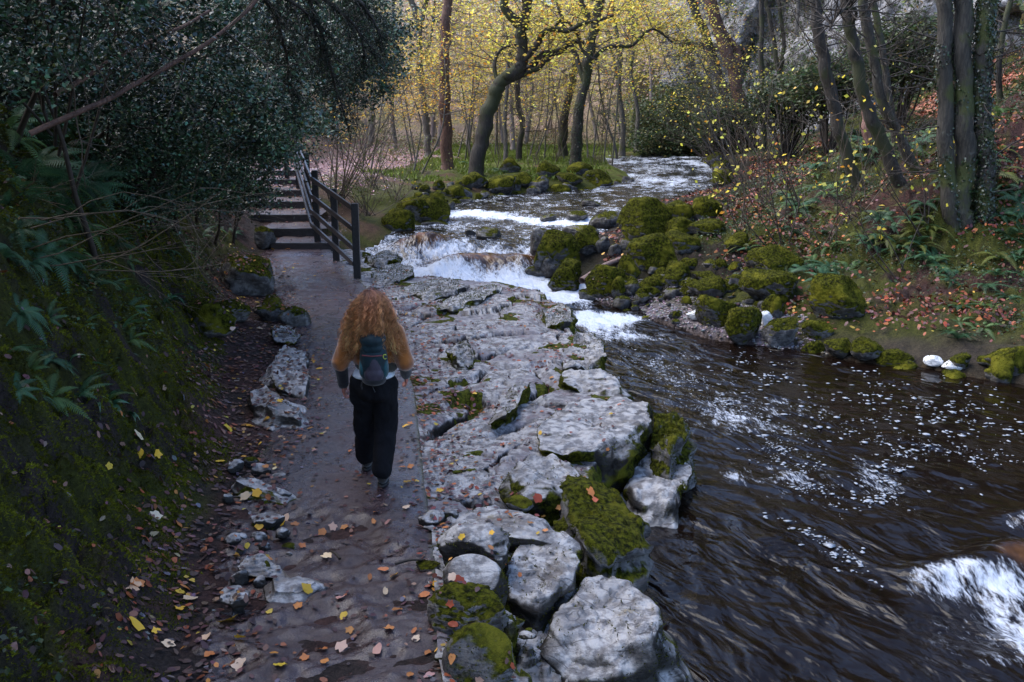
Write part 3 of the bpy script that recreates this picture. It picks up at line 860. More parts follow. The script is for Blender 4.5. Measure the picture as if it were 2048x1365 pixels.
def slab(pts, ztop, zbot, mat, label, seed, tilt=(0, 0), name="limestone_block", cat="rock", rounding=.10, nedge=110, bumpy=.03, flare=.06, group=None, ledges=.03):
    """a block traced by the outline of its top"""
    if ztop > .04: ztop *= .6
    W0 = np.array([P(a, b, ztop)[:2] for a, b in pts])
    n = len(W0)
    cl = np.vstack([W0, W0[:1]])
    seg = np.linalg.norm(np.diff(cl, axis=0), axis=1); cum = np.r_[0, np.cumsum(seg)]
    t = np.linspace(0, cum[-1], nedge, endpoint=False)
    ex = np.interp(t, cum, cl[:, 0]); ey = np.interp(t, cum, cl[:, 1])
    E = np.stack([ex, ey], 1)
    for _ in range(1): E = .25 * np.roll(E, 1, 0) + .5 * E + .25 * np.roll(E, -1, 0)
    rounding = rounding * .6
    c = E.mean(0); size = math.sqrt(max(1e-4, 0.5 * abs(np.dot(E[:, 0], np.roll(E[:, 1], 1)) - np.dot(E[:, 1], np.roll(E[:, 0], 1)))))
    dirs = E - c; L = np.linalg.norm(dirs, axis=1)[:, None]
    jag = 1 + .15 * fbm2(E[:, 0] * 3.2, E[:, 1] * 3.2, 4, seed)[:, None] + .02 * fbm2(E[:, 0] * 20, E[:, 1] * 20, 2, seed)[:, None]
    E = c + dirs * jag
    rings = []; hgt = []
    rtop = np.r_[np.linspace(.02, .86, 22), np.linspace(.89, 1.0, 7)]
    dz = ztop - zbot
    for r in rtop:
        rings.append(c + (E - c) * r)
        edge = max(0, (r - (1 - rounding / max(size, .3))) / (rounding / max(size, .3)))
        hgt.append(-edge ** 2.6 * rounding * .45)
    for s_ in np.linspace(.05, 1, 18):
        out = 1.0 + (.10 * math.sqrt(s_) * rounding / .1 * .5 + flare * s_) / max(size, .3)
        rings.append(c + (E - c) * out)
        hgt.append(-rounding * .55 - s_ * (dz - rounding * .55))
    R = np.array(rings); nr_ = len(R)
    X = R[:, :, 0]; Y = R[:, :, 1]; Z = ztop + np.array(hgt)[:, None] + np.zeros(X.shape)
    istop = (np.arange(nr_) < len(rtop))[:, None]
    f = fbm2(X * 2.2, Y * 2.2, 5, seed + 3); g = fbm2(X * 11, Y * 11, 4, seed + 5)
    strat = np.round((f + .15 * g) * 5) / 5
    Z = Z + np.where(istop, (f * .5 + strat * 1.1) * bumpy * 1.9 + g * bumpy * .5, 0) + (tilt[0] * (X - c[0]) + tilt[1] * (Y - c[1]))
    # chipped rims
    rad_ = np.concatenate([rtop, np.ones(nr_ - len(rtop))])[:, None]
    chip = np.clip(fbm2(X * 4.5, Y * 4.5, 4, seed + 7) * 1.6 + .1, 0, 1)
    Z = Z - chip * sst(1 - .22 / max(size, .3), 1.0, rad_) * .10 * np.clip(size, .3, 1)
    # flanks: broken bedding
    bed = np.round(Z * 9 + fbm2(X * 1.5, Y * 1.5, 2, seed + 13) * 1.5)
    s3 = fbm3(X * 3, Y * 3, Z * 7, 4, seed + 9) * .13 + fbm3(X * 1.6, Y * 1.6, Z * 1.2, 3, seed + 11) * .34 + (_h(bed, bed * 0, bed * 0, seed) - .6) * .10
    off = np.where(istop, 0, 1) * sst(0, .12, ztop - Z) * s3
    dn = (R - c); dn /= np.linalg.norm(dn, axis=2)[:, :, None] + 1e-6
    X = X + dn[:, :, 0] * off; Y = Y + dn[:, :, 1] * off
    V = np.stack([X, Y, Z], -1).reshape(-1, 3)
    F = []
    i = np.arange((nr_ - 1) * nedge); r = i // nedge; q = i % nedge
    F = np.stack([r * nedge + q, r * nedge + (q + 1) % nedge, (r + 1) * nedge + (q + 1) % nedge, (r + 1) * nedge + q], 1)
    # close the middle
    V = np.vstack([V, [[c[0], c[1], V[:nedge, 2].mean()]]])
    T = np.stack([np.full(nedge, len(V) - 1), (np.arange(nedge) + 1) % nedge, np.arange(nedge)], 1)
    # make the winding face up
    area = np.dot(E[:, 0], np.roll(E[:, 1], -1)) - np.dot(E[:, 1], np.roll(E[:, 0], -1))
    if area > 0: F = F[:, ::-1]; T = T[:, ::-1]
    base = np.array([c[0], c[1], zbot])
    o = link(name, mesh_np(name, V - base, [F, T]), mat, loc=base.tolist())
    tag(o, label, cat, group)
    reg(V, np.concatenate([F[:, [0, 1, 2]], F[:, [0, 2, 3]], T]))
    return o

# blocks along the water's edge, near to far
S = slab
S([(1172, 1150), (1210, 1143), (1262, 1166), (1308, 1198), (1320, 1232), (1296, 1272), (1236, 1296), (1165, 1282), (1108, 1250), (1090, 1222), (1130, 1192)], -.10, -.95, M_paleblock, "large pale limestone block jutting into the river nearest the camera", 3, (.02, .04), bumpy=.035, rounding=.16)
S([(1045, 1088), (1115, 1092), (1160, 1130), (1146, 1162), (1070, 1196), (1012, 1180), (1018, 1130)], -.02, -.8, M_paleblock, "angular pale slab between the rounded stones and the nearest river block", 5, (-.03, .05), bumpy=.035, rounding=.07)
S([(1190, 1195), (1225, 1235), (1150, 1300), (1090, 1290), (1035, 1255), (1050, 1228), (1110, 1215)], -.24, -.9, M_paleblock, "low shattered grey slab wedged below the nearest pale river block", 7, (.06, .10), bumpy=.06, rounding=.05)
S([(1030, 1262), (1130, 1275), (1215, 1310), (1190, 1365), (1120, 1400), (1020, 1390), (1000, 1310)], -.30, -1., M_paleblock, "broken layered rock at the bottom edge beside the dark water", 8, (.02, .05), bumpy=.08, rounding=.06)
S([(1112, 985), (1180, 952), (1240, 985), (1288, 1018), (1282, 1062), (1225, 1092), (1170, 1085), (1140, 1040)], -.0, -.95, M_halfrock, "thickly mossed block with a dark flank standing in the river", 11, (-.10, .05), bumpy=.04, rounding=.18)
S([(925, 1015), (1000, 1002), (1075, 1030), (1150, 1072), (1130, 1088), (1040, 1086), (960, 1075), (890, 1062), (885, 1030)], .02, -.4, M_paleblock, "flat pale slab with fine cracks right of the concrete path edge", 13, (.0, -.02), bumpy=.02, rounding=.05)
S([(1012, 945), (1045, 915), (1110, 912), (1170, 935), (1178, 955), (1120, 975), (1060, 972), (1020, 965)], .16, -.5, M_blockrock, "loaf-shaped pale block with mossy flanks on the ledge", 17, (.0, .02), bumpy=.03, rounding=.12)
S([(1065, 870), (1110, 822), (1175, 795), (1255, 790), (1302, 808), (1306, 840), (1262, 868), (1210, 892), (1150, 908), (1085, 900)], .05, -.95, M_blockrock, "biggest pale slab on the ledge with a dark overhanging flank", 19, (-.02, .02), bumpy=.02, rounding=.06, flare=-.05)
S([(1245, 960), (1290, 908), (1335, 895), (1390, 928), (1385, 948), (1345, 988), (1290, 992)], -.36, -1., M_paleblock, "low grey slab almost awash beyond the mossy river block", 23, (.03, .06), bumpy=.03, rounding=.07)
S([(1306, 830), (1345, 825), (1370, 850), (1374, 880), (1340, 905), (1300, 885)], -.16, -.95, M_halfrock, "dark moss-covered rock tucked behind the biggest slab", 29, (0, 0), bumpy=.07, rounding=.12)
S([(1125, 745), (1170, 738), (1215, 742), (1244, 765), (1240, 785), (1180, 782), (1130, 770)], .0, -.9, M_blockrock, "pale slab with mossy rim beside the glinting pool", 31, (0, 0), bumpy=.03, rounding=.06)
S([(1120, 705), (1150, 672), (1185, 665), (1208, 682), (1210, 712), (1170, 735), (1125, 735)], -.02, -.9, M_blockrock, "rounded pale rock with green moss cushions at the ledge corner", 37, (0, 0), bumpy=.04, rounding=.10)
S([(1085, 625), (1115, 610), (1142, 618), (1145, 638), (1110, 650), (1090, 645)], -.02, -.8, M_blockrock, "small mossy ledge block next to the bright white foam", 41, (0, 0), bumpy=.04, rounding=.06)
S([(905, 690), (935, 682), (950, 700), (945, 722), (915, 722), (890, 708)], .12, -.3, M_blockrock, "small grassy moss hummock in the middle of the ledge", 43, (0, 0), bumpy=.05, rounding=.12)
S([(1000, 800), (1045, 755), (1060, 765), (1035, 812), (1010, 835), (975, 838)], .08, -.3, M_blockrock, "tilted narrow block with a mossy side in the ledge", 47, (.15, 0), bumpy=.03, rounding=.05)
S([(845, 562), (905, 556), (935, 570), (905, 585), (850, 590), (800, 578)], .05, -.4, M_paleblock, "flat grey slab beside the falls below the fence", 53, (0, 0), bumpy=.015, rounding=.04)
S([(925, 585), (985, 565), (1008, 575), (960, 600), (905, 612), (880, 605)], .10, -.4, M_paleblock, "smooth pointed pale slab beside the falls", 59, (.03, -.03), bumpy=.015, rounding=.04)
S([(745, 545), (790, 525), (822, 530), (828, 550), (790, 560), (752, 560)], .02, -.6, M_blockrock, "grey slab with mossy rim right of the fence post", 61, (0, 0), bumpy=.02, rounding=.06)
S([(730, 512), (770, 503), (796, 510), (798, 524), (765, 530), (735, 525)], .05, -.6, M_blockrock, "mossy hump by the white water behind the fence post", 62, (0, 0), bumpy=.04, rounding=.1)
# rounded stones at the near path edge
B = boulder
B(950, 1160, 150, 85, M_paleblock, "rough rounded stone topped with moss and leaves beside the near path", name="stone", cat="stone", z=-.05, res=34, rough=.16)
B(945, 1228, 120, 90, M_paleblock, "smooth egg-shaped grey stone beside the near path", name="stone", cat="stone", z=-.08, res=34, rough=.05, facets=5)
B(940, 1290, 150, 90, M_halfrock, "lumpy weathered stone strewn with red leaves near the path edge", name="stone", cat="stone", z=-.12, res=34, rough=.25)
B(1003, 1320, 70, 80, M_blockrock, "narrow upright grey stone next to the lumpy one", name="stone", cat="stone", z=-.25, res=34, rough=.15)
B(960, 1385, 130, 105, M_halfrock, "dark smooth stone with a mossy side at the bottom edge", name="stone", cat="stone", z=-.12, res=34, rough=.06, facets=6)

# stones along the left side of the path
for a in [
 (498, 590, 104, 72, M_halfrock, "dark angular boulder overhanging the path before the steps"),
 (412, 672, 92, 66, M_mossrock, "black mossy round boulder among the leaves left of the path"),
 (524, 500, 44, 34, M_halfrock, "small mossy stone at the left end of the bottom step"),
 (541, 640, 70, 36, M_halfrock, "flat-topped stone with moss left of the path by the leaf drift"),
 (590, 655, 60, 34, M_halfrock, "dark wedge of rock at the path's left edge"),
 (462, 640, 60, 34, M_mossrock, "low moss cushion stone beside the black boulder")]:
    B(*a, cat="stone", name="stone")
S([(560, 700), (600, 692), (612, 705), (618, 760), (608, 785), (560, 780), (535, 740)], .16, -.2, M_paleblock, "pale slab partly covered by leaves at the path's left edge", 67, (-.08, 0), bumpy=.03, rounding=.06, name="limestone_slab")
S([(500, 790), (530, 778), (580, 800), (606, 822), (600, 836), (545, 830), (505, 812)], .18, -.2, M_paleblock, "pale bluish slab left of the walker", 71, (-.1, 0), bumpy=.03, rounding=.06, name="limestone_slab")
S([(540, 660), (575, 655), (600, 668), (590, 682), (548, 680)], .14, -.2, M_paleblock, "small pale slab above the leaf-covered one left of the path", 72, (-.1, 0), bumpy=.03, rounding=.05, name="limestone_slab")
S([(478, 955), (520, 960), (556, 972), (548, 980), (505, 976), (470, 966)], .12, -.1, M_paleblock, "thin pale rock sliver by the mossy bank", 73, (-.1, 0), bumpy=.02, rounding=.03, name="limestone_slab")
S([(440, 1180), (480, 1172), (500, 1180), (498, 1200), (462, 1208), (438, 1196)], .12, -.1, M_paleblock, "wet grey stone at the foot of the mossy bank", 79, (-.05, 0), bumpy=.03, rounding=.05, name="limestone_slab")
S([(545, 1160), (600, 1150), (635, 1160), (600, 1180), (552, 1182)], .028, -.1, M_paleblock, "smooth wet pale patch of rock showing through the near path", 83, (0, 0), bumpy=.012, rounding=.03, name="limestone_slab")
S([(470, 1128), (520, 1115), (560, 1130), (575, 1146), (520, 1150), (480, 1142)], .06, -.1, M_paleblock, "worn pale rock rib on the left side of the near path", 89, (-.04, 0), bumpy=.03, rounding=.03, name="limestone_slab")
S([(500, 1030), (545, 1022), (572, 1034), (545, 1046), (505, 1044)], .05, -.1, M_paleblock, "low flat stone on the left verge beside the slab path", 97, (-.03, 0), bumpy=.02, rounding=.03, name="limestone_slab")

# boulders in and beside the river ---------------------------------
RV = "boulders along the far bank of the river"
for a in [
 (1290, 486, 116, 66, M_mossrock, "large bright moss-covered boulder at the head of the boulder bank", 34),
 (1112, 548, 86, 78, M_mossrock, "boulder with a mossy cap right of the white falls", 34),
 (1104, 560, 58, 44, M_barerock, "square bare wet rock below the mossy cap beside the falls", 18),
 (1080, 530, 40, 60, M_barerock, "black wet rock splitting the falls", 18),
 (1175, 512, 58, 46, M_mossrock, "dark mossy boulder behind the capped one", 18),
 (1163, 478, 66, 24, M_barerock, "long low dark rock at the waterline under the big mossy boulder", 18),
 (1135, 583, 72, 50, M_mossrock, "blunt triangular mossy boulder at the foot of the falls", 34),
 (1213, 590, 68, 56, M_mossrock, "block-shaped dark green boulder left of the driftwood log", 34),
 (1080, 562, 58, 22, M_barerock, "flat black rock awash in the foam", 18),
 (1177, 610, 40, 24, M_barerock, "dark wedge rock beside the shallow chute", 18),
 (1222, 460, 74, 28, M_barerock, "broad dark rock in the upper channel", 18),
 (1160, 441, 44, 18, M_barerock, "low dark rock just left of the broad one upstream", 18),
 (1096, 442, 30, 11, M_barerock, "tiny dark rock in the line of white water", 10),
 (983, 482, 52, 22, M_barerock, "dark whaleback rock in the middle of the rapids", 18),
 (1182, 414, 34, 12, M_barerock, "small dark rock in the far smooth water", 10),
 (940, 476, 22, 16, M_barerock, "small knob of rock beside the whaleback", 10),
 (1048, 496, 34, 14, M_barerock, "little wet rock just above the falls", 10),
 (772, 476, 38, 16, M_barerock, "dark rock by the left bank above the falls", 10),
 (1310, 442, 58, 26, M_mossrock, "mossy boulder behind the brightest one", 18),
 (1365, 448, 62, 44, M_mossrock, "dark mossy boulder at the water's bend", 18),
 (1412, 446, 66, 50, M_mossrock, "mossy boulder carrying orange leaves at the bend", 18),
 (1362, 478, 60, 30, M_mossrock, "long mossy boulder right of the brightest one", 18),
 (1412, 476, 70, 30, M_mossrock, "wide low mossy boulder on the bank below the bend", 18),
 (1310, 540, 92, 66, M_mossrock, "tall pyramid-shaped bright mossy boulder with orange leaves", 34),
 (1360, 512, 76, 38, M_mossrock, "pale green mossy ridge boulder behind the pyramid one", 18),
 (1258, 560, 44, 40, M_mossrock, "mossy boulder leaning on the driftwood log", 18),
 (1207, 508, 28, 30, M_barerock, "round grey stone in the gap between boulders", 10),
 (1232, 520, 28, 26, M_barerock, "speckled grey stone in the gap between boulders", 10),
 (1252, 502, 34, 22, M_barerock, "shiny black rock under the big bright boulder", 10),
 (1354, 574, 70, 38, M_mossrock, "rounded mossy boulder in the middle of the boulder bank", 18),
 (1268, 592, 34, 28, M_barerock, "dark round rock right of the block-shaped boulder", 10),
 (1240, 598, 32, 34, M_mossrock, "mossy stone propped on the block-shaped boulder", 10),
 (1300, 588, 40, 24, M_mossrock, "low mossy stone above the gravel", 10),
 (1420, 602, 72, 38, M_mossrock, "bright mossy slab boulder above the gravel beach", 18),
 (1412, 568, 50, 22, M_mossrock, "small mossy hump behind the bright slab boulder", 10),
 (1435, 655, 78, 56, M_mossrock, "bulky mossy boulder at the head of the gravel beach", 34),
 (1487, 688, 82, 64, M_mossrock, "wedge-shaped mossy boulder standing in the pool", 34),
 (1566, 694, 62, 48, M_halfrock, "pale-footed boulder with a mossy cap at the pool edge", 34),
 (1548, 634, 44, 38, M_mossrock, "round dark boulder behind the pale-footed one", 18),
 (1550, 608, 114, 62, M_mossrock, "long dark moss-topped boulder on the middle of the bank", 34),
 (1553, 556, 108, 46, M_mossrock, "brightest green moss mound higher on the bank", 34),
 (1672, 640, 110, 70, M_mossrock, "tall steep mossy rock above the pool", 34),
 (1640, 680, 56, 34, M_mossrock, "square mossy stone on the muddy ledge of the pool", 18),
 (1628, 712, 50, 22, M_mossrock, "mossy cobble first in the row at the pool's rim", 18),
 (1682, 720, 54, 30, M_mossrock, "mossy cobble second in the row at the pool's rim", 18),
 (1738, 730, 62, 30, M_mossrock, "mossy cobble third in the row at the pool's rim", 18),
 (1800, 742, 76, 26, M_mossrock, "broad low mossy stone at the right end of the rim row", 18),
 (1405, 645, 30, 18, M_barerock, "small dark stone on the gravel beach", 10),
 (1318, 575, 26, 20, M_mossrock, "little green stone between the bank boulders", 10),
 (1440, 548, 34, 20, M_mossrock, "small mossy stone under the fern edge", 10),
 (1480, 500, 60, 26, M_mossrock, "mossy boulder under the ferns above the bank", 18),
 (1325, 560, 30, 20, M_mossrock, "small mossy stone below the pyramid boulder", 10),
 (1380, 545, 36, 22, M_mossrock, "green cushion stone right of the pyramid boulder", 10),
 (1460, 585, 36, 22, M_mossrock, "mossy stone left of the long dark boulder", 10),
 (1500, 570, 34, 22, M_mossrock, "mossy stone wedged beneath the brightest mound", 10),
 (1345, 600, 30, 16, M_barerock, "grey cobble at the top of the gravel", 10),
 (1246, 622, 36, 22, M_barerock, "grey cobble beside the foam chute", 10)]:
    ab = "awash" in a[5] or (a[4] is M_barerock and a[0] < 1240 and a[1] < 500)
    zz = None
    if a[0] < 1260 and a[1] < 500: zz = float(waterz(*P(a[0], a[1], -.1)[:2])) - .04
    B(*a[:6], res=a[6], z=zz, group=RV)

# boulders under the crooked tree, on the inner bank
rgk = np.random.default_rng(12)
LB = "boulders along the inner bank"
for a in [
 (1005, 397, 56, 30, M_mossrock, "mossy boulder below the crooked tree"),
 (955, 376, 44, 26, M_mossrock, "mossy rock against the crooked tree's foot"),
 (860, 452, 82, 48, M_mossrock, "big mossy rock at the left bank above the falls"),
 (828, 440, 60, 40, M_mossrock, "leaf-strewn mossy rock left of the big one"),
 (870, 470, 60, 22, M_barerock, "dark wet rock in front of the big left-bank rock"),
 (795, 462, 60, 34, M_mossrock, "dark mossy rock nearest the fence"),
 (900, 424, 24, 16, M_barerock, "round dark stone on the left shore"),
 (868, 415, 40, 24, M_mossrock, "mossy stone in the middle of the left shore"),
 (912, 400, 40, 22, M_mossrock, "mossy stone below the straight reddish tree"),
 (1118, 396, 40, 20, M_mossrock, "isolated mossy stone on the inner point"),
 (1075, 392, 44, 22, M_barerock, "flat grey rock on the inner shore"),
 (1045, 378, 44, 22, M_mossrock, "green hump behind the flat grey rock"),
 (1140, 372, 52, 24, M_mossrock, "long green rock on the inner point"),
 (1200, 376, 60, 26, M_mossrock, "mossy rock at the tip of the inner point"),
 (1095, 352, 44, 24, M_mossrock, "dark mossy rock high on the inner point"),
 (1020, 345, 40, 24, M_mossrock, "dark overhung rock under the inner bank turf"),
 (1160, 350, 44, 20, M_mossrock, "rounded rock under the grass of the inner point"),
 (1300, 392, 24, 10, M_barerock, "small rock off the tip of the inner point"),
 (930, 412, 30, 12, M_barerock, "flat stone at the left waterline"),
 (1385, 352, 60, 20, M_mossrock, "dark mossy rock on the outer side of the far bend"),
 (1330, 342, 60, 16, M_mossrock, "long mossy rock at the far bend"),
 (1445, 372, 40, 24, M_mossrock, "mossy rock beside the far rapids")]:
    B(*a, res=10 if a[2] < 45 else 18, group=LB)
rgk = np.random.default_rng(5)
def small_stones(region, n, group, label, mats, wmin, wmax):
    k_ = 0; tries = 0
    while k_ < n and tries < n * 20:
        tries += 1
        px = rgk.uniform(region[0], region[2]); py = rgk.uniform(region[1], region[3])
        q = hit(px, py)
        dd = float(sdf(RIVER, np.array([q[0]]), np.array([q[1]]))[0])
        if region[0] > 600 and (dd < -.25 or dd > 2.6): continue
        w = rgk.uniform(wmin, wmax)
        B(px, py, w, w * rgk.uniform(.45, .75), mats[rgk.integers(len(mats))], label, group, "stone", "stone", seed=k_ + int(region[0]), res=10)
        k_ += 1
small_stones((1250, 500, 1560, 640), 46, "small stones between the bank boulders", "small mossy stone packed between the boulders of the far bank", [M_mossrock, M_halfrock, M_barerock], 14, 34)
small_stones((820, 372, 1260, 412), 46, "small stones of the inner shore", "small stone on the rocky shore below the crooked tree", [M_mossrock, M_barerock, M_halfrock], 12, 30)
small_stones((1250, 585, 1430, 670), 30, "cobbles at the gravel edge", "small wet cobble at the edge of the gravel beach", [M_barerock, M_halfrock], 8, 20)
small_stones((1800, 735, 2048, 800), 12, "stones at the right rim of the pool", "mossy stone at the right rim of the dark pool", [M_mossrock], 30, 70)
small_stones((1290, 330, 1450, 372), 14, "stones of the far bend", "mossy stone at the outer side of the far bend", [M_mossrock, M_halfrock], 20, 44)

small_stones((455, 930, 590, 1200), 26, "broken stones of the left verge", "small wet broken stone among the leaves of the left verge", [M_paleblock, M_halfrock, M_paleblock], 12, 40)
def edge_stones(n):
    c = 0
    for t in range(400):
        if c >= n: break
        px = rgk.uniform(850, 1060); py = rgk.uniform(1000, 1330); w = rgk.uniform(16, 52)
        B(px, py, w, w * rgk.uniform(.3, .6), [M_paleblock, M_halfrock, M_paleblock][rgk.integers(3)], "small angular stone among the leaves at the near edge of the ledge", "small stones of the near ledge", "stone", "stone", seed=900 + t, z=-.05, res=10, rough=.2, facets=9, soft=.06); c += 1
edge_stones(22)

# froth caught on the bank
M_froth = mat_flat("froth", (.62, .64, .66), .6, 60, .05, .4)
for i, (px, py, w, h, lb) in enumerate([(1398, 641, 40, 16, "cushion of white froth on the gravel beach"), (1532, 650, 22, 20, "lump of white froth between two mossy boulders"), (1868, 735, 32, 14, "left of two white froth lumps at the pool's far rim"), (1908, 742, 36, 14, "right of two white froth lumps at the pool's far rim")]):
    B(px, py, w, h, M_froth, lb, cat="foam lump", name="froth_lump", rough=.15, facets=4, res=18)

# driftwood log
M_drift = mat_bark("driftwood", (.20, .13, .11), (.30, .21, .18), mossamt=-.3, sc=2)
tb = Tubes()
a_ = hit(1165, 565); b_ = hit(1275, 510)
pts = smooth_path([P(1163, 562, -.30), P(1210, 532, -.12), P(1250, 516, 0.0), P(1282, 506, .1)], 12, .01)
tb.add(pts, np.linspace(.07, .05, 12), 8)
tag(tb.build("driftwood_log", M_drift), "pinkish bare driftwood log lying across the gap between boulders", "log")

ROCK_BVH = BVHTree.FromPolygons(np.concatenate(ROCKBVH_V).tolist(), [tuple(f) for f in np.concatenate([ (f if f.shape[1] == 3 else np.concatenate([f[:, [0, 1, 2]], f[:, [0, 2, 3]]])) for f in ROCKBVH_F]).tolist()])

def surf(x, y, rocks=True):
    """top surface and normal for scattering"""
    x = np.asarray(x, float); y = np.asarray(y, float)
    def base(x, y):
        z = Hs(x, y)
        onp = (x > XL(y) - .25) & (x < XR(y)) & (y < Y_S0)
        z = np.where(onp, np.maximum(z, path_surf(x, y)), z)
        up = (x > XL(y)) & (x < XR(y)) & (y > Y_S1) & (y < 33)
        z = np.where(up, np.maximum(z, pathz(y) + .03), z)
        dw = -sdf(RIVER, x, y)
        onl = (x > XR(y)) & (dw < .1) & (y < 21.5) & (x < XC(y) + 1.5) & (x < 2.3)
        z = np.where(onl, np.maximum(z, ledge_surf(x, y, dw)), z)
        return z
    e = .03
    z = base(x, y); zx = base(x + e, y); zy = base(x, y + e)
    Nn = np.stack([-(zx - z) / e, -(zy - z) / e, np.ones_like(z)], -1)
    Nn = np.clip(Nn, -2.5, 2.5); Nn /= np.linalg.norm(Nn, axis=-1)[..., None]
    isrock = np.zeros(len(x), bool)
    if rocks:
        dn = Vector((0, 0, -1))
        for i in range(len(x)):
            loc, nrm, idx, dist = ROCK_BVH.ray_cast(Vector((x[i], y[i], 6.0)), dn)
            if loc is not None and loc.z > z[i]:
                z[i] = loc.z; v = nrm if nrm.z > 0 else -nrm; Nn[i] = v; isrock[i] = True
    return z, Nn, isrock
# ------------------------------------------------------------------ steps
M_step = mat_flat("dark_wet_sleeper", (.030, .026, .028), .5, 30, .4, .5, coordscale=(.3, 1, 1))
M_tread = mat_flat("leafy_tread", (.065, .042, .042), .55, 45, .6, .6)
names = ["bottom", "second", "third", "fourth", "fifth", "sixth", "top"]
def box_np(x0, x1, y0, y1, z0, z1, nx=14, jit=.006, seed=0):
    bm = bmesh.new()
    bmesh.ops.create_cube(bm, size=1)
    for v in bm.verts: v.co = Vector(((x0 + x1) / 2 + v.co.x * (x1 - x0), (y0 + y1) / 2 + v.co.y * (y1 - y0), (z0 + z1) / 2 + v.co.z * (z1 - z0)))
    bmesh.ops.bevel(bm, geom=bm.edges[:], offset=min(.02, (z1 - z0) * .3), segments=2, affect='EDGES')
    bmesh.ops.subdivide_edges(bm, edges=[e for e in bm.edges if abs((e.verts[0].co - e.verts[1].co).x) > .3], cuts=nx)
    for v in bm.verts:
        v.co.z += (noise.noise(v.co * 2.5 + Vector((seed, 0, 0)))) * jit * 2; v.co.y += noise.noise(v.co * 3 + Vector((0, seed, 0))) * jit * 2
    me = bpy.data.meshes.new("m"); bm.to_mesh(me); bm.free(); return me
from mathutils import noise
for i, (z, x0, x1, y) in enumerate(STEP):
    e = empty("stair_step", ((x0 + x1) / 2, y, z - .17))
    tag(e, f"{names[i]} of the seven dark steps climbing left of the fence", "step", "steps beside the fence")
    ynext = STEP[i + 1][3] if i + 1 < len(STEP) else y + 1.0
    me = box_np(x0, x1, y, y + .16, z - .20, z, seed=i); me.name = "riser"
    link("riser", me, M_step, e, smooth=False)
    nyy, nxx = 24, 40
    U_, V_ = np.meshgrid(np.linspace(x0 + .02, x1 + .1, nxx), np.linspace(y + .15, ynext + .05, nyy))
    Z_ = z - .012 + fbm2(U_ * 5, V_ * 5, 4, i) * .02
    me = mesh_np("tread", np.stack([U_, V_, Z_], -1).reshape(-1, 3), grid_faces(nyy, nxx))
    link("tread", me, M_tread, e)
# ------------------------------------------------------------------ fence
M_fence = mat_flat("black_wet_timber", (.016, .015, .017), .38, 25, .4, .35, spec=.6)
FZ = {}
def beam(a, b, w, h, name, parent):
    """a bar of w x h section from a to b"""
    a = Vector(a); b = Vector(b); d = (b - a); L = d.length; d.normalize()
    side = d.cross(Vector((0, 0, 1))); side.normalize(); up = side.cross(d)
    bm = bmesh.new(); bmesh.ops.create_cube(bm, size=1)
    bmesh.ops.bevel(bm, geom=bm.edges[:], offset=.06, segments=2, affect='EDGES')
    for v in bm.verts:
        c = v.co.copy(); v.co = (a + b) / 2 + d * c.x * L + side * c.y * w + up * c.z * h
    me = bpy.data.meshes.new(name); bm.to_mesh(me); bm.free()
    return link(name, me, M_fence, parent, smooth=False)
def post(x, y, z0, z1, parent, s=.13):
    bm = bmesh.new(); bmesh.ops.create_cube(bm, size=1)
    for v in bm.verts: v.co = Vector((x + v.co.x * s, y + v.co.y * s, (z0 + z1) / 2 + v.co.z * (z1 - z0)))
    bmesh.ops.bevel(bm, geom=bm.edges[:], offset=.012, segments=2, affect='EDGES')
    me = bpy.data.meshes.new("post"); bm.to_mesh(me); bm.free()
    return link("post", me, M_fence, parent, smooth=False)
f0 = P(715, 558, -.02)
fence = empty("wooden_fence", (f0[0], f0[1], 0))
tag(fence, "black wet four-rail timber fence climbing beside the steps", "fence")
def ztop_at(px, py, Y): return W(px, py, Y)[2]
p1 = f0; p2 = P(673, 522, .0); p3 = W(629, 462, 22.6)
y5 = 28.6; p5 = W(592, 268, y5)
posts = [(p1[0], p1[1], -.3, ztop_at(715, 407, p1[1])), (p2[0], p2[1], -.3, ztop_at(673, 378, p2[1])), (W(629, 343, 22.6)[0], 22.6, -.1, ztop_at(629, 341, 22.6)), (W(612, 300, 25.4)[0], 25.4, .3, ztop_at(612, 306, 25.4)), (p5[0], y5, .7, ztop_at(592, 266, y5)), (W(570, 275, 30.0)[0], 30.0, .9, ztop_at(570, 276, 30.0))]
for q in posts: post(*q, fence)
def rail(chain):
    for (a, b) in zip(chain[:-1], chain[1:]):
        beam(a, b, .045, .10, "rail", fence)
for r in range(4):
    py1 = [418, 459, 497, 528][r]; py3 = [357, 392, 422, 449][r]; py5 = [272, 290, 308, 326][r]
    A = W(707, py1, p1[1] + .02); Bq = W(622, py3, 22.5); Cq = W(588, py5, y5 - .05); D = W(566, [283, 297, 311, 325][r], 29.95)
    A[0] += .0
    chain = [A, Bq, Cq]
    if r < 3: chain.append(D)
    rail(chain)
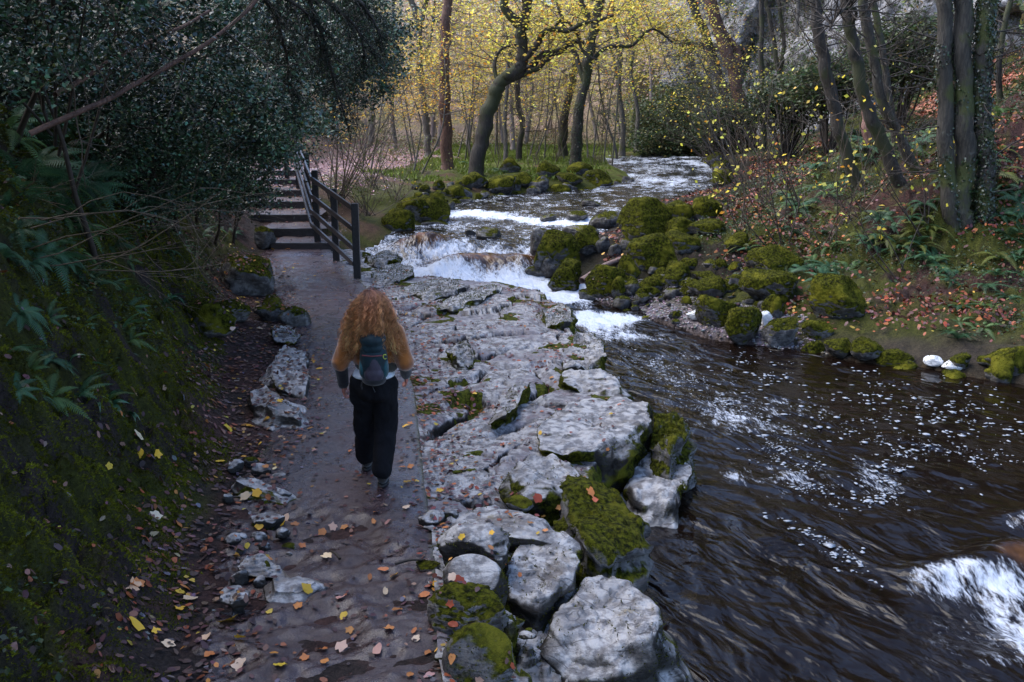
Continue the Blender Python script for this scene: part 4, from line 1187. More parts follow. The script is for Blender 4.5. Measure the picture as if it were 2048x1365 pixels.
# small plates on the posts' tops
# ------------------------------------------------------------------ the cliff on the right bank
m, nt = newmat("cliff_rock"); k = N(nt); p = k.pos()
a1 = k.noise(k.mapping(p, (1, 1, .45)), .8, 7, .72, .8); a2 = k.noise(p, 3.5, 6, .75); a3 = k.noise(k.mapping(p, (3, 3, .6)), 1.4, 5, .6)
c = k.mix(k.ramp(a2, .38, .62), (.15, .145, .15), (.46, .46, .48))
c = k.mix(k.ramp(a1, .34, .50), (.10, .095, .09), c)
c = k.mix(k.ramp(a3, .60, .72, 0, .7), c, (.10, .11, .04))
c = k.mix(k.ramp(k.noise(p, .5, 4), .58, .7, 0, .6), c, (.10, .08, .04))
k.out(k.pbsdf(c, .8, k.bump(k.math('ADD', a2, a1), 1, .2)))
M_cliff = m
def cliff(line, zlo, zhi, label, seed, n=130, mz=90, amp=1.0):
    line = np.array(line, float)
    t = np.linspace(0, 1, n); seg = np.r_[0, np.cumsum(np.linalg.norm(np.diff(line, axis=0), axis=1))]; seg /= seg[-1]
    lx = np.interp(t, seg, line[:, 0]); lyv = np.interp(t, seg, line[:, 1])
    zz = np.linspace(zlo, zhi, mz)
    X = np.repeat(lx[None], mz, 0); Y = np.repeat(lyv[None], mz, 0); Z = np.repeat(zz[:, None], n, 1)
    # pushes towards the viewer (-y, -x)
    f1_, f2_, cc, _, _ = voro2((X + Y) * .45, Z * .3, seed)
    dsp = (cc - .5) * 2.2 * amp + fbm3(X * .5, Y * .5, Z * .5, 5, seed) * 1.6 * amp + fbm3(X * 2.5, Y * 2.5, Z * 1.6, 4, seed + 2) * .45 * amp - (1 - sst(0, .12, f2_ - f1_)) * .5
    Y = Y - dsp * .8; X = X - dsp * .5
    back = np.interp(Z, [zlo, zhi], [0, .18]) * (zhi - zlo); Y = Y + back; X = X + back * .4
    base = np.array([lx.mean(), lyv.mean(), zlo])
    V = np.stack([X, Y, Z], -1).reshape(-1, 3)
    # a rear face so that it has thickness
    V2 = V.copy(); V2[:, 1] += 3; V2[:, 0] += 2
    F1 = grid_faces(mz, n); F2 = F1[:, ::-1] + len(V)
    top = (mz - 1) * n + np.arange(n - 1); Ft = np.stack([top, top + 1, top + 1 + len(V), top + len(V)], 1)
    o = link("cliff", mesh_np("cliff", np.vstack([V, V2]) - base, np.concatenate([F1, F2, Ft])), M_cliff, loc=base.tolist())
    tag(o, label, "cliff")
    rgc = np.random.default_rng(seed)
    pr_ = fbm3(X * .4, Y * .4, Z * .35, 4, seed + 20).ravel() > -.02
    ci = rgc.choice(np.where(pr_)[0], int(30000 * amp)); Cq = V[ci] + rgc.normal(0, .18, (len(ci), 3)) - [0.15, .25, 0] - base
    V_, F_, c_ = leaf_cloud(Cq, rgc.uniform(.10, .26, len(ci)), pick(rgc, len(ci), [(3, (.07, .10, .04)), (2, (.12, .14, .05)), (1, (.22, .16, .06))], .25), rgc)
    iv = link("ivy", mesh_np("ivy", V_, F_, c_), mat_leaf("cliff_ivy", .6, .2, .3), o, smooth=False); iv.matrix_parent_inverse = Matrix.Identity(4)
    return o
cliff([(9.5, 67), (13.5, 60), (17.5, 52), (21, 46), (23.5, 43)], 0.5, 30, "tall grey limestone cliff behind the trees of the right bank", 3, n=200, mz=150)
cliff([(13.6, 27.2), (15.5, 26.0), (19, 25)], 3.4, 14, "grey outcrop wall at the right edge above the brown leaf chute", 9, n=90, mz=90, amp=.5)
# ------------------------------------------------------------------ plant materials
M_holly = mat_leaf("glossy_evergreen_leaf", .30, .10, .7)
M_green = mat_leaf("soft_green_leaf", .50, .30, .4)
M_yellow = mat_leaf("yellow_autumn_leaf", .5, .55, .3)
M_litter = mat_leaf("fallen_leaf", .5, .05, .35)
M_mosst = mat_leaf("moss_tuft", .8, .3, .1)
M_barkd = mat_bark("dark_mossy_bark", (.016, .013, .010), (.050, .040, .031), moss=(.028, .032, .008), mossamt=.40)
M_barkg = mat_bark("grey_bark", (.06, .055, .05), (.16, .145, .125), mossamt=.25)
M_barkr = mat_bark("reddish_bark", (.065, .032, .023), (.15, .078, .055), mossamt=-.05)
M_barkv = mat_bark("lichen_bark", (.022, .019, .015), (.062, .054, .042), mossamt=.42, sc=1.2)
M_twig = mat_flat("bare_twig", (.085, .062, .045), .7)
M_twigd = mat_flat("dark_twig", (.035, .026, .02), .7)
M_twigp = mat_flat("pale_twig", (.115, .08, .05), .6)

def cloud(rg, c, r, nclump, per, cr, flat=.6, shell=.5):
    """leaf centres gathered in clumps inside an ellipsoid"""
    d = rg.normal(0, 1, (nclump, 3)); d /= np.linalg.norm(d, axis=1)[:, None]
    rad = rg.uniform(shell, 1, (nclump, 1)) ** .6
    cc = np.array(c) + d * rad * np.array(r)
    k = np.repeat(np.arange(nclump), per)
    pts = rg.normal(0, 1, (len(k), 3)) * cr * np.array([1, 1, flat]) * rg.uniform(.5, 1.3, (nclump, 1))[k]
    return cc[k] + pts, k, cc

# ------------------------------------------------------------------ holly on the left bank
GREENS = [(5, (.026, .054, .024)), (3, (.046, .088, .050)), (2, (.010, .022, .010)), (.7, (.08, .085, .02)), (.6, (.05, .11, .075))]
HOL = [
 ("tall glossy holly filling the top left corner", 70, -50, 8.8, (1.3, 1.2, .85), 70, 130, .045),
 ("dark holly behind the upper leaning branch", 260, 70, 12.5, (2.0, 1.5, 1.4), 110, 130, .05),
 ("broad holly above the long leaning branch", 420, 90, 15.0, (2.1, 1.6, 1.8), 150, 130, .055),
 ("holly under the long leaning branch", 370, 270, 15.5, (1.8, 1.0, 1.2), 110, 120, .05),
 ("low holly drooping over the left ends of the steps", 455, 330, 18.5, (1.0, .8, .9), 80, 110, .055),
 ("holly arching over the top of the steps", 560, 170, 23.0, (1.8, 1.3, 1.7), 140, 120, .065),
 ("holly at the top behind the drooping dark branch", 600, 30, 20.0, (2.0, 1.5, 1.4), 130, 120, .06),
 ("blue-green holly right of the drooping dark branch", 715, 85, 24.0, (1.0, 1.0, 1.5), 70, 110, .075),
 ("shadowy holly between the ferns and the steps", 290, 350, 14.0, (.9, .7, .6), 40, 110, .045),
]
for i, (lb, px, py, Y, r, nc, per, ls) in enumerate(HOL):
    rg = np.random.default_rng(100 + i)
    c = W(px, py, Y)
    per = int(per * 1.45); pts, kk, cc = cloud(rg, c, r, nc, per, .22 * (Y / 14) ** .3 * 1.0, .6, .35)
    gz = Hs(pts[:, 0], pts[:, 1]); okm = pts[:, 2] > gz + .02
    # keep clear of the stairway
    okm &= ~((pts[:, 0] > XL(pts[:, 1]) + .55) & (pts[:, 0] < XR(pts[:, 1]) + .3) & (pts[:, 2] < pathz(pts[:, 1]) + 2.4) & (pts[:, 1] < 24))
    pts = pts[okm]; kk = kk[okm]
    g = Hs(np.array([c[0]]), np.array([c[1]]))[0]
    e = empty("holly_tree", (c[0], c[1], g)); tag(e, lb, "tree", "holly trees on the left bank")
    tone = rg.uniform(.35, 2.3, nc)[kk][:, None]
    col = pick(rg, len(pts), GREENS, .2) * tone
    leaves_obj("foliage", pts, rg.uniform(.7, 1.3, len(pts)) * ls * 1.2, col, rg, M_holly, e, tilt=.8, aspect=.62, droop=.3)
    tb = Tubes()
    for s in range(3):
        b = np.array([c[0] - rg.uniform(.3, 1.2) * r[0], c[1] + rg.uniform(1.0, 1.9) * r[1], 0]); b[0] = min(b[0], float(XL(b[1])) - .8); b[2] = float(Hs(b[:1], b[1:2])[0]) - .15
        top = c + rg.normal(0, .4, 3) * np.array(r) + np.array([0, 0, r[2] * .4])
        midp = (b + top) / 2 + rg.normal(0, .15, 3)
        tb.add(smooth_path([b, midp, top], 12, .02, s), np.linspace(.035, .012, 12), 6)
        for q in cc[rg.choice(nc, 9)]:
            f = rg.uniform(.3, .9); st = b + (top - b) * f
            tb.add(smooth_path([st, (st + q) / 2 + rg.normal(0, .1, 3), q], 7, .015, s), np.linspace(.018, .004, 7), 4)
    tb.build("trunk", M_twigd, e)

# long leaning branches across the holly
for lb, ctl, r0, r1, Y0, Y1, mt in [
 ("long bare branch leaning up to the right across the hollies", [(60, 268), (150, 226), (225, 195), (290, 160), (375, 112), (450, 62), (505, 8), (545, -70)], .025, .014, 8.2, 9.6, M_barkr),
 ("dimmer branch leaning behind the long one", [(110, 190), (165, 158), (245, 110), (330, 70), (420, 22)], .026, .015, 9.2, 10.6, M_barkr)]:
    pts = [W(a, b, Y0 + (Y1 - Y0) * i / (len(ctl) - 1)) for i, (a, b) in enumerate(ctl)]
    e = empty("leaning_branch", tuple(pts[0])); tag(e, lb, "branch", "branches leaning over the left bank")
    tb = Tubes(); tb.add(smooth_path(pts, 26, .008, 3), np.linspace(r0, r1, 26), 8); tb.build("limb", mt, e)
    tb = Tubes(); tips = []; rg = np.random.default_rng(9)
    for q in pts[1:-1]:
        for _ in range(2): grow(tb, q, rg.normal(0, 1, 3) + np.array([.6, 0, .2]), .7, .008, 1, rg, tips)
    tb.build("side_twigs", M_twig, e)  # twigs growing off the leaning limb

# dark drooping conifer sprays hanging into the top of the picture
rg = np.random.default_rng(41)
e = empty("yew_tree", (W(300, 400, 12)[0] - 1.5, 12, 1.6)); tag(e, "dark drooping evergreen branch hanging over the top of the steps", "tree")
tb = Tubes(); lp = []; ld = []
limbs = [[(300, -160), (430, -90), (560, -10), (620, 40), (650, 110)], [(400, -120), (560, -60), (660, 10), (715, 60), (735, 140)], [(500, -100), (600, -30), (640, 60), (668, 160), (690, 235)], [(400, -90), (520, -10), (560, 60), (575, 120), (580, 190)], [(560, -80), (680, -30), (740, 30), (765, 90)]]
base = np.array([e.location.x, e.location.y, e.location.z])
tb.add(smooth_path([base - [0, 0, .4], base + [.2, 0, 2], W(300, -160, 10.5)], 14, .02), np.linspace(.14, .06, 14), 8)
for li, L_ in enumerate(limbs):
    pts = smooth_path([W(a, b, 10.6 + .15 * li + .15 * i) for i, (a, b) in enumerate(L_)], 22, .01, li)
    tb.add(pts, np.linspace(.035, .006, 22), 6)
    for q in range(5, 22):
        for s in range(4):
            d = unit(rg.normal(0, 1, 3) * np.array([1, .7, .35]) + np.array([.2, 0, -.55]))
            L = rg.uniform(.15, .42) * (1.1 if q < 18 else .7)
            t = np.linspace(0, 1, 7)[:, None]
            tw = pts[q] + d * L * t + np.array([0, 0, -1]) * (t ** 2) * L * .45
            tb.add(tw, np.linspace(.005, .0015, 7), 3)
            for _ in range(36):
                f = rg.uniform(.1, 1); j = min(int(f * 6), 5)
                lp.append(tw[j] + (tw[j + 1] - tw[j]) * (f * 6 - j) + rg.normal(0, .012, 3)); ld.append(0)
tb.build("trunk", M_twigd, e)
lp = np.array(lp)
leaves_obj("foliage", lp, rg.uniform(.03, .055, len(lp)), pick(rg, len(lp), [(4, (.012, .020, .012)), (2, (.022, .034, .018)), (.4, (.05, .06, .03))], .2), rg, M_green, e, aspect=.22, droop=.9)

# ------------------------------------------------------------------ ferns
def fern_mesh(seed, nf=9, L=.6, pinn=20, wid=.085, droop=1.0, col=(.035, .085, .045)):
    rg = np.random.default_rng(seed); Vs = []; Fs = []; Cs = []; off = 0
    for f in range(nf):
        a = f / nf * 2 * PI + rg.uniform(-.3, .3); el = rg.uniform(.5, 1.15); l = L * rg.uniform(.7, 1.15)
        t = np.linspace(0, 1, pinn + 1)
        h = l * (np.sin(el) * t - droop * .75 * t ** 2); rr = l * (np.cos(el) * t + .15 * t ** 2)
        sw = rg.uniform(-.25, .25) * t ** 2 * l
        mid = np.stack([np.cos(a) * rr - np.sin(a) * sw, np.sin(a) * rr + np.cos(a) * sw, h], 1)
        side = np.array([-math.sin(a), math.cos(a), 0.0])
        cc = np.array(col) * rg.uniform(.7, 1.35)
        for s in (-1, 1):
            for j in range(2, pinn):
                w = wid * l / L * math.sin(min(1, (j + 1) / pinn * 1.0) * PI) ** .7 * (1.25 - .55 * j / pinn) * rg.uniform(.85, 1.1)
                d = unit(mid[j + 1] - mid[j]); st = l / pinn * .46
                tip = mid[j] + side * s * w + d * w * .35 - np.array([0, 0, w * .25])
                c0 = mid[j] - d * st; c1 = mid[j] + d * st
                mm = (mid[j] + tip) / 2 + d * st * .8; m2 = (mid[j] + tip) / 2 - d * st * .6
                Vs += [c0, m2, tip, mm, c1]; Fs.append([off, off + 1, off + 2, off + 3, off + 4]); off += 5
                Cs += [cc] * 5
        w = .004
        for j in range(pinn):
            Vs += [mid[j] + side * w, mid[j] - side * w, mid[j + 1] - side * w * .7, mid[j + 1] + side * w * .7]
    V5 = np.array(Vs)
    F5 = np.array(Fs)
    # midribs come after
    n5 = off
    # reorder: separate lists
    return V5, F5, Cs
def fern_build(name, seed, **kw):
    rg = np.random.default_rng(seed)
    nf = kw.get('nf', 9); L = kw.get('L', .6); pinn = kw.get('pinn', 26); wid = kw.get('wid', .085); droop = kw.get('droop', 1.0); col = kw.get('col', (.035, .085, .045))
    V = []; F5 = []; F4 = []; C = []; o = 0
    for f in range(nf):
        a = f / nf * 2 * PI + rg.uniform(-.3, .3); el = rg.uniform(.5, 1.15); l = L * rg.uniform(.7, 1.15)
        t = np.linspace(0, 1, pinn + 1)
        h = l * (np.sin(el) * t - droop * .75 * t ** 2); rr = l * (np.cos(el) * t + .15 * t ** 2)
        sw = rg.uniform(-.25, .25) * t ** 2 * l
        mid = np.stack([np.cos(a) * rr - np.sin(a) * sw, np.sin(a) * rr + np.cos(a) * sw, h], 1)
        side = np.array([-math.sin(a), math.cos(a), 0.0]); cc = np.array(col) * rg.uniform(.6, 1.4)
        for j in range(pinn):
            w = .005
            V += [mid[j] + side * w, mid[j] - side * w, mid[j + 1] - side * w * .7, mid[j + 1] + side * w * .7]; F4.append([o, o + 1, o + 2, o + 3]); o += 4; C += [cc * .6] * 4
            if j < 2: continue
            d = unit(mid[j + 1] - mid[j]); st = l / pinn * .34
            for s in (-1, 1):
                w = wid * l / L * math.sin((j + 1) / (pinn + 1) * PI) ** .7 * (1.25 - .55 * j / pinn) * rg.uniform(.85, 1.1)
                tip = mid[j] + side * s * w + d * w * .35 - np.array([0, 0, w * .25])
                mm = mid[j] + (tip - mid[j]) * .5 + d * st * .8; m2 = mid[j] + (tip - mid[j]) * .5 - d * st * .6
                V += [mid[j] - d * st, m2, tip, mm, mid[j] + d * st]
                F5.append([o, o + 1, o + 2, o + 3, o + 4]); o += 5; C += [cc] * 5
    return mesh_np(name, np.array(V), [np.array(F5), np.array(F4)], np.array(C))
FE = [fern_build("fern", 500 + i, nf=[9, 7, 11, 8][i], L=.6, col=[(.055, .14, .065), (.08, .15, .045), (.045, .11, .05), (.14, .16, .035)][i]) for i in range(4)]
for me in FE: me.materials.append(M_green)
def tongue_build(seed):
    rg = np.random.default_rng(seed); V = []; F = []; C = []; o = 0
    for f in range(8):
        a = rg.uniform(0, 2 * PI); l = rg.uniform(.2, .36); el = rg.uniform(.5, 1.2); t = np.linspace(0, 1, 8)
        h = l * (np.sin(el) * t - .8 * t ** 2); rr = l * (np.cos(el) * t + .2 * t * t)
        side = np.array([-math.sin(a), math.cos(a), 0]); cc = np.array((.045, .12, .06)) * rg.uniform(.7, 1.3)
        for j in range(8):
            w = .022 * math.sin(min(1, .25 + t[j]) * PI) ** .5 if j < 7 else .001
            m_ = np.array([math.cos(a) * rr[j], math.sin(a) * rr[j], h[j]])
            V += [m_ + side * w + [0, 0, w * .4], m_, m_ - side * w + [0, 0, w * .4]]; C += [cc] * 3
            if j < 7: F += [[o + j * 3, o + j * 3 + 1, o + j * 3 + 4, o + j * 3 + 3], [o + j * 3 + 1, o + j * 3 + 2, o + j * 3 + 5, o + j * 3 + 4]]
        o += 24
    me = mesh_np("fern", np.array(V), np.array(F), np.array(C)); me.materials.append(M_holly); return me
TF = [tongue_build(600 + i) for i in range(3)]
def put(me, name, loc, rz, sc, tiltv, label, cat, group):
    o = bpy.data.objects.new(name, me); COL.objects.link(o)
    o.location = loc; o.rotation_euler = (tiltv[0], tiltv[1], rz); o.scale = (sc,) * 3
    tag(o, label, cat, group); return o
rg = np.random.default_rng(77)
def ferns(n, box, label, group, smin, smax, meshes, name="fern", tl=(0, 0), dmin=.4):
    c = 0; t = 0
    while c < n and t < 4000:
        t += 1
        px = rg.uniform(box[0], box[2]); py = rg.uniform(box[1], box[3])
        q = hit(px, py)
        if sdf(RIVER, q[:1], q[1:2])[0] < dmin or (XL(q[1]) - .1 < q[0] < XR(q[1])): continue
        put(meshes[rg.integers(len(meshes))], name, (q[0], q[1], q[2] + .0), rg.uniform(0, 6.28), rg.uniform(smin, smax), (tl[0] + rg.normal(0, .15), tl[1] + rg.normal(0, .15)), label, "fern", group); c += 1
LF = "ferns on the dark left bank"
ferns(24, (0, 190, 190, 400), "lush blue-green fern on the upper left bank", LF, 1.0, 1.5, FE[:3], tl=(.1, .5))
ferns(20, (0, 380, 300, 540), "fern among the bare twigs of the left bank", LF, .6, 1.0, FE[:3], tl=(.1, .5))
ferns(26, (0, 500, 280, 860), "fern low on the mossy left bank", LF, .35, .7, FE[:3], tl=(.1, .5))
ferns(9, (120, 640, 300, 840), "small glossy tongue-leaved fern on the moss", LF, .6, 1.0, TF, tl=(.1, .5))
ferns(3, (300, 585, 360, 635), "strap-leaved fern left of the black mossy boulder", LF, 1.2, 1.5, TF, tl=(.1, .5))
ferns(3, (440, 560, 500, 585), "strap-leaved fern under the dark angular boulder", LF, 1.1, 1.4, TF, tl=(.1, .4))
ferns(10, (280, 430, 480, 540), "small dim fern below the holly", LF, .4, .7, FE[:3], tl=(.1, .4))
RF = "ferns on the right bank"
ferns(40, (1660, 130, 1880, 330), "fern on the upper slope between the leaning trunks", RF, 1.0, 1.6, FE, tl=(.1, -.3))
ferns(22, (1560, 290, 1720, 420), "fern beneath the leaning trunks", RF, .8, 1.3, FE, tl=(.1, -.2))
ferns(46, (1480, 410, 1860, 570), "feathery fern on the lower slope above the boulders", RF, .7, 1.15, FE, tl=(.1, -.2), dmin=1.2)
ferns(24, (1900, 220, 2048, 420), "fern at the right edge beyond the ivied trunks", RF, .9, 1.5, FE, tl=(.1, -.3))
ferns(22, (1850, 430, 2048, 600), "fern below the ivied trunks", RF, .6, 1.1, FE, tl=(.1, -.2))
ferns(8, (1900, 600, 2048, 690), "single fern low by the pool's right rim", RF, .5, .8, FE, tl=(.1, -.2))
ferns(6, (930, 325, 1040, 352), "fern on the inner bank below the crooked tree", "ferns on the inner bank", .7, 1.1, FE, dmin=.5)

# ------------------------------------------------------------------ low leafy cover (nobody could count it)
def scatter(n, box, rgx, dmin=.3, path=False):
    px = rgx.uniform(box[0], box[2], n); py = rgx.uniform(box[1], box[3], n)
    Q = []
    for a, b in zip(px, py):
        q = hit(a, b); Q.append(q[:2])
    Q = np.array(Q)
    return Q
def area(n, x0, x1, y0, y1, rgx, f):
    """uniform points in world rectangle kept with probability f(x,y)"""
    x = rgx.uniform(x0, x1, n); y = rgx.uniform(y0, y1, n)
    k_ = rgx.random(n) < f(x, y)
    return x[k_], y[k_]
rg = np.random.default_rng(88)
# left bank cover
def fL(x, y):
    d = XL(y) - x
    return sst(.9, 2.2, d + fbm2(x * 1.2, y * 1.2, 3, 9) * 1.0) * sst(-.15, .1, fbm2(x * 1.7, y * 1.7, 4, 19)) * (d < 6)
x, y = area(260000, -12, -1.8, 4, 24, rg, fL)
z = Hs(x, y)
C = np.stack([x, y, z + rg.uniform(.0, .10, len(x))], 1)
o = leaves_obj("ground_cover", C, rg.uniform(.015, .06, len(C)), pick(rg, len(C), [(4, (.022, .045, .016)), (3, (.038, .072, .026)), (1.3, (.06, .11, .055)), (.4, (.11, .09, .02))], .25), rg, M_green, tilt=.55, aspect=.6)
tag(o, "small leafy plants covering the left bank", kind="stuff")
# right bank cover
def fR(x, y):
    d = sdf(RIVER, x, y)
    return (x > XC(y)) * sst(1.4, 2.8, d + fbm2(x * .8, y * .8, 3, 29)) * (.15 + .85 * sst(-.25, .1, fbm2(x * .9, y * .9, 4, 39))) * (1 - .0 * y)
x, y = area(330000, 4, 26, 12, 52, rg, fR)
z = Hs(x, y)
C = np.stack([x, y, z + rg.uniform(.0, .16, len(x))], 1)
o = leaves_obj("ground_cover", C, rg.uniform(.03, .075, len(C)) * (1 + (C[:, 1] - 14) * .02), pick(rg, len(C), [(4, (.030, .052, .020)), (3, (.050, .078, .03)), (1.2, (.075, .115, .06)), (.7, (.10, .10, .025)), (.8, (.13, .055, .03))], .25), rg, M_green, tilt=.6, aspect=.6)
tag(o, "leafy undergrowth covering the right bank", kind="stuff")

# moss tufts
def blades(name, x, y, z, nrm, size, col, rgx, label, mat=None, k=2):
    n = len(x); C = np.repeat(np.stack([x, y, z], 1), k, 0); nn = np.repeat(nrm, k, 0)
    C = C + rgx.normal(0, 1, C.shape) * np.repeat(size, k)[:, None] * .4 * (1 - np.abs(nn) * .7)
    d = nn + rgx.normal(0, .45, C.shape); d /= np.linalg.norm(d, axis=1)[:, None]
    s = np.cross(d, rgx.normal(0, 1, C.shape)); s /= np.linalg.norm(s, axis=1)[:, None]
    h = np.repeat(size, k)[:, None] * rgx.uniform(.6, 1.3, (n * k, 1))
    V = np.stack([C - s * h * .28 - d * h * .2, C + s * h * .28 - d * h * .2, C + d * h + s * h * rgx.normal(0, .3, (n * k, 1))], 1).reshape(-1, 3)
    b = np.arange(n * k) * 3
    o = link(name, mesh_np(name, V, np.stack([b, b + 1, b + 2], 1), np.repeat(np.repeat(col, k, 0), 3, 0)), mat or M_mosst, smooth=False)
    return tag(o, label, kind="stuff")
def fM(x, y):
    d = XL(y) - x - STRIP(y)
    return sst(.0, .5, d + fbm2(x * 2, y * 2, 3, 49) * .5) * sst(-.35, -.05, fbm2(x * 1.3, y * 1.3, 4, 59) + .1) * (d < 4.5)
x, y = area(520000, -7, -1.6, 3.8, 16, rg, fM)
z, nn, _ = surf(x, y, rocks=False)
nz_ = fbm2(x * 5, y * 5, 3, 69)
blades("moss", x, y, z, nn, rg.uniform(.010, .022, len(x)), np.clip(np.array([.10, .108, .009]) * (1 + nz_[:, None] * .9) * rg.uniform(.5, 1.4, (len(x), 1)), .003, 1), rg, "deep green moss cushions on the left bank")
# moss fuzz on rocks
Vr = np.concatenate(ROCKBVH_V)
Fr = np.concatenate([(f if f.shape[1] == 3 else np.concatenate([f[:, [0, 1, 2]], f[:, [0, 2, 3]]])) for f in ROCKBVH_F])
a_, b_, c_ = Vr[Fr[:, 0]], Vr[Fr[:, 1]], Vr[Fr[:, 2]]
nr__ = np.cross(b_ - a_, c_ - a_); ar = np.linalg.norm(nr__, axis=1) / 2; nr__ /= ar[:, None] * 2 + 1e-12
cen = (a_ + b_ + c_) / 3
farb = (cen[:, 1] > 13.5) | (cen[:, 0] > 3)
wgt = ar * (nr__[:, 2] > .15) * (cen[:, 1] < 34) * np.where(farb, 1.0, 0.0)
pr = wgt / wgt.sum(); ns = 90000
idx = rg.choice(len(Fr), ns, p=pr); u = rg.random((ns, 2)); u = np.where((u.sum(1) > 1)[:, None], 1 - u, u)
Pp = a_[idx] + (b_ - a_)[idx] * u[:, :1] + (c_ - a_)[idx] * u[:, 1:]
blades("moss", Pp[:, 0], Pp[:, 1], Pp[:, 2], nr__[idx], rg.uniform(.012, .026, ns), np.clip(np.array([.075, .085, .008]) * rg.uniform(.35, 1.3, (ns, 1)) * (1 + .8 * fbm2(Pp[:, :1] * 2, Pp[:, 1:2] * 2, 3, 3)), .004, 1), rg, "moss fur on the boulders of the far bank", k=1)
# moss on the flanks of the ledge
wgt = ar * (nr__[:, 2] < .62) * (nr__[:, 2] > -.2) * (~farb) * (cen[:, 2] > -.62) * (fbm3(cen[:, 0] * 1.7, cen[:, 1] * 1.7, cen[:, 2] * 1.7, 3, 4) > -.12) * (cen[:, 0] > XR(cen[:, 1]))
pr = wgt / wgt.sum(); ns = 26000
idx = rg.choice(len(Fr), ns, p=pr); u = rg.random((ns, 2)); u = np.where((u.sum(1) > 1)[:, None], 1 - u, u)
Pp = a_[idx] + (b_ - a_)[idx] * u[:, :1] + (c_ - a_)[idx] * u[:, 1:]
blades("moss", Pp[:, 0], Pp[:, 1], Pp[:, 2], nr__[idx] + np.array([0, 0, .3]), rg.uniform(.010, .024, ns), np.clip(np.array([.070, .078, .008]) * rg.uniform(.3, 1.3, (ns, 1)), .004, 1), rg, "moss growing on the flanks of the ledge blocks", k=1)

# grass of the far flat and river point
def fG(x, y): return (sdf(RIVER, x, y) > .8) * (x < XC(y)) * (x > XR(y) + .3) * sst(-.2, .1, fbm2(x * .7, y * .7, 3, 99))
x, y = area(90000, -9, 9, 36, 66, rg, fG)
z = H(x, y)
blades("grass", x, y, z, np.repeat([[0, 0, 1.]], len(x), 0), rg.uniform(.06, .16, len(x)), np.array([.14, .19, .03]) * rg.uniform(.5, 1.4, (len(x), 1)), rg, "bright green grass on the flat beyond the crooked tree", mat=M_green, k=1)
# ------------------------------------------------------------------ trees traced from the place
YEL = [(5, (.84, .68, .10)), (3, (.92, .80, .18)), (2, (.50, .42, .06)), (1.2, (.68, .30, .04)), (.8, (.35, .36, .06))]
def traced_tree(name, label, Y, limbs, mat, cat="tree", group=None, tw=0, seed=0, twl=1.5, dy=0, ivy=None, sides=10, twd=2, base_sink=.3, twr=.018, twmat=None, twup=.12, leaf=None):
    """limbs: list of (points in the photo, start width px, end width px[, depth drift])"""
    rg = np.random.default_rng(seed)
    b = W(*limbs[0][0][0], Y)
    gz = float(Hs(b[:1], b[1:2])[0])
    e = empty(name, (b[0], b[1], min(gz, b[2]))); tag(e, label, cat, group)
    ends = []
    for i, lm in enumerate(limbs):
        pts, w0, w1 = lm[:3]; dd = lm[3] if len(lm) > 3 else 0
        n = len(pts)
        Pt = [W(a, c, Y + dy * (0 if i else 1) * j / n + dd * j / max(1, n - 1)) for j, (a, c) in enumerate(pts)]
        if i == 0:
            Pt[0] = Pt[0].copy(); Pt.insert(0, np.array([Pt[0][0], Pt[0][1], min(gz, Pt[0][2]) - base_sink]))
        m = max(10, 6 * n)
        path_ = smooth_path(Pt, m, .0)
        s = scale_at(Pt[0])
        rad = np.linspace(w0 / s / 2, w1 / s / 2, m)
        jit = np.array([fbm2(np.array([k_ * .7]), np.array([i * 3.1 + seed]), 3, 5)[0] for k_ in range(m)])
        path_ = path_ + np.stack([jit, jit * .5, jit * 0], 1) * rad.mean() * .5
        rad = rad * (1 + .12 * np.roll(jit, 3))
        if i == 0:
            rad[0] *= 1.7; rad[1] *= 1.45; rad[2] *= 1.2; rad[3] *= 1.08
        tb = Tubes(); tb.add(path_, rad, sides)
        link_name = "trunk" if i == 0 else "limb"
        tb.build(link_name, mat, e)
        ends.append((path_, rad))
    tips = []
    if tw:
        tb = Tubes()
        for i in range(tw):
            pp, rr = ends[rg.integers(len(ends))] if len(ends) == 1 or rg.random() < .3 else ends[rg.integers(1, len(ends))] if len(ends) > 1 else ends[0]
            j = rg.integers(int(len(pp) * .35), len(pp))
            grow(tb, pp[j], rg.normal(0, 1, 3) * np.array([1, .8, .5]) + np.array([0, 0, .3]), twl * rg.uniform(.5, 1.2), min(twr, rr[j] * .7), twd, rg, tips, up=twup)
        tb.build("side_twigs", twmat or M_twigd, e)  # the twigs grown from trunk and limbs
    if ivy:
        C = []; Nn = []
        for pp, rr in ends[:ivy[1]]:
            k_ = rg.integers(0, len(pp) - 1, ivy[0]); f = rg.random(ivy[0])[:, None]
            c = pp[k_] * (1 - f) + pp[k_ + 1] * f
            a = rg.normal(0, 1, (ivy[0], 3)); a[:, 2] *= .1; a /= np.linalg.norm(a, axis=1)[:, None]
            keep = vn3(c[:, 0] * 3, c[:, 1] * 3 + a[:, 0] * 2, c[:, 2] * 1.5, 4) > ivy[2]
            C.append((c + a * (rr[k_][:, None] + rg.uniform(0, .05, (ivy[0], 1))))[keep]); Nn.append(a[keep])
        C = np.concatenate(C); Nn = np.concatenate(Nn)
        leaves_obj("ivy", C, rg.uniform(.03, .065, len(C)), pick(rg, len(C), [(3, (.016, .03, .012)), (2, (.03, .05, .02)), (.4, (.08, .09, .05))], .3), rg, M_holly, e, nrm=Nn, tilt=.9, aspect=.8)
    if leaf and tips:
        T = np.array(tips); n = leaf[0]
        C = T[rg.integers(len(T), size=n)] + rg.normal(0, leaf[1], (n, 3)) * np.array([1, 1, .5])
        leaves_obj("leaves", C, rg.uniform(.6, 1.3, n) * leaf[2], pick(rg, n, YEL, .15), rg, M_yellow, e, tilt=.5, aspect=.7)
    return e, ends

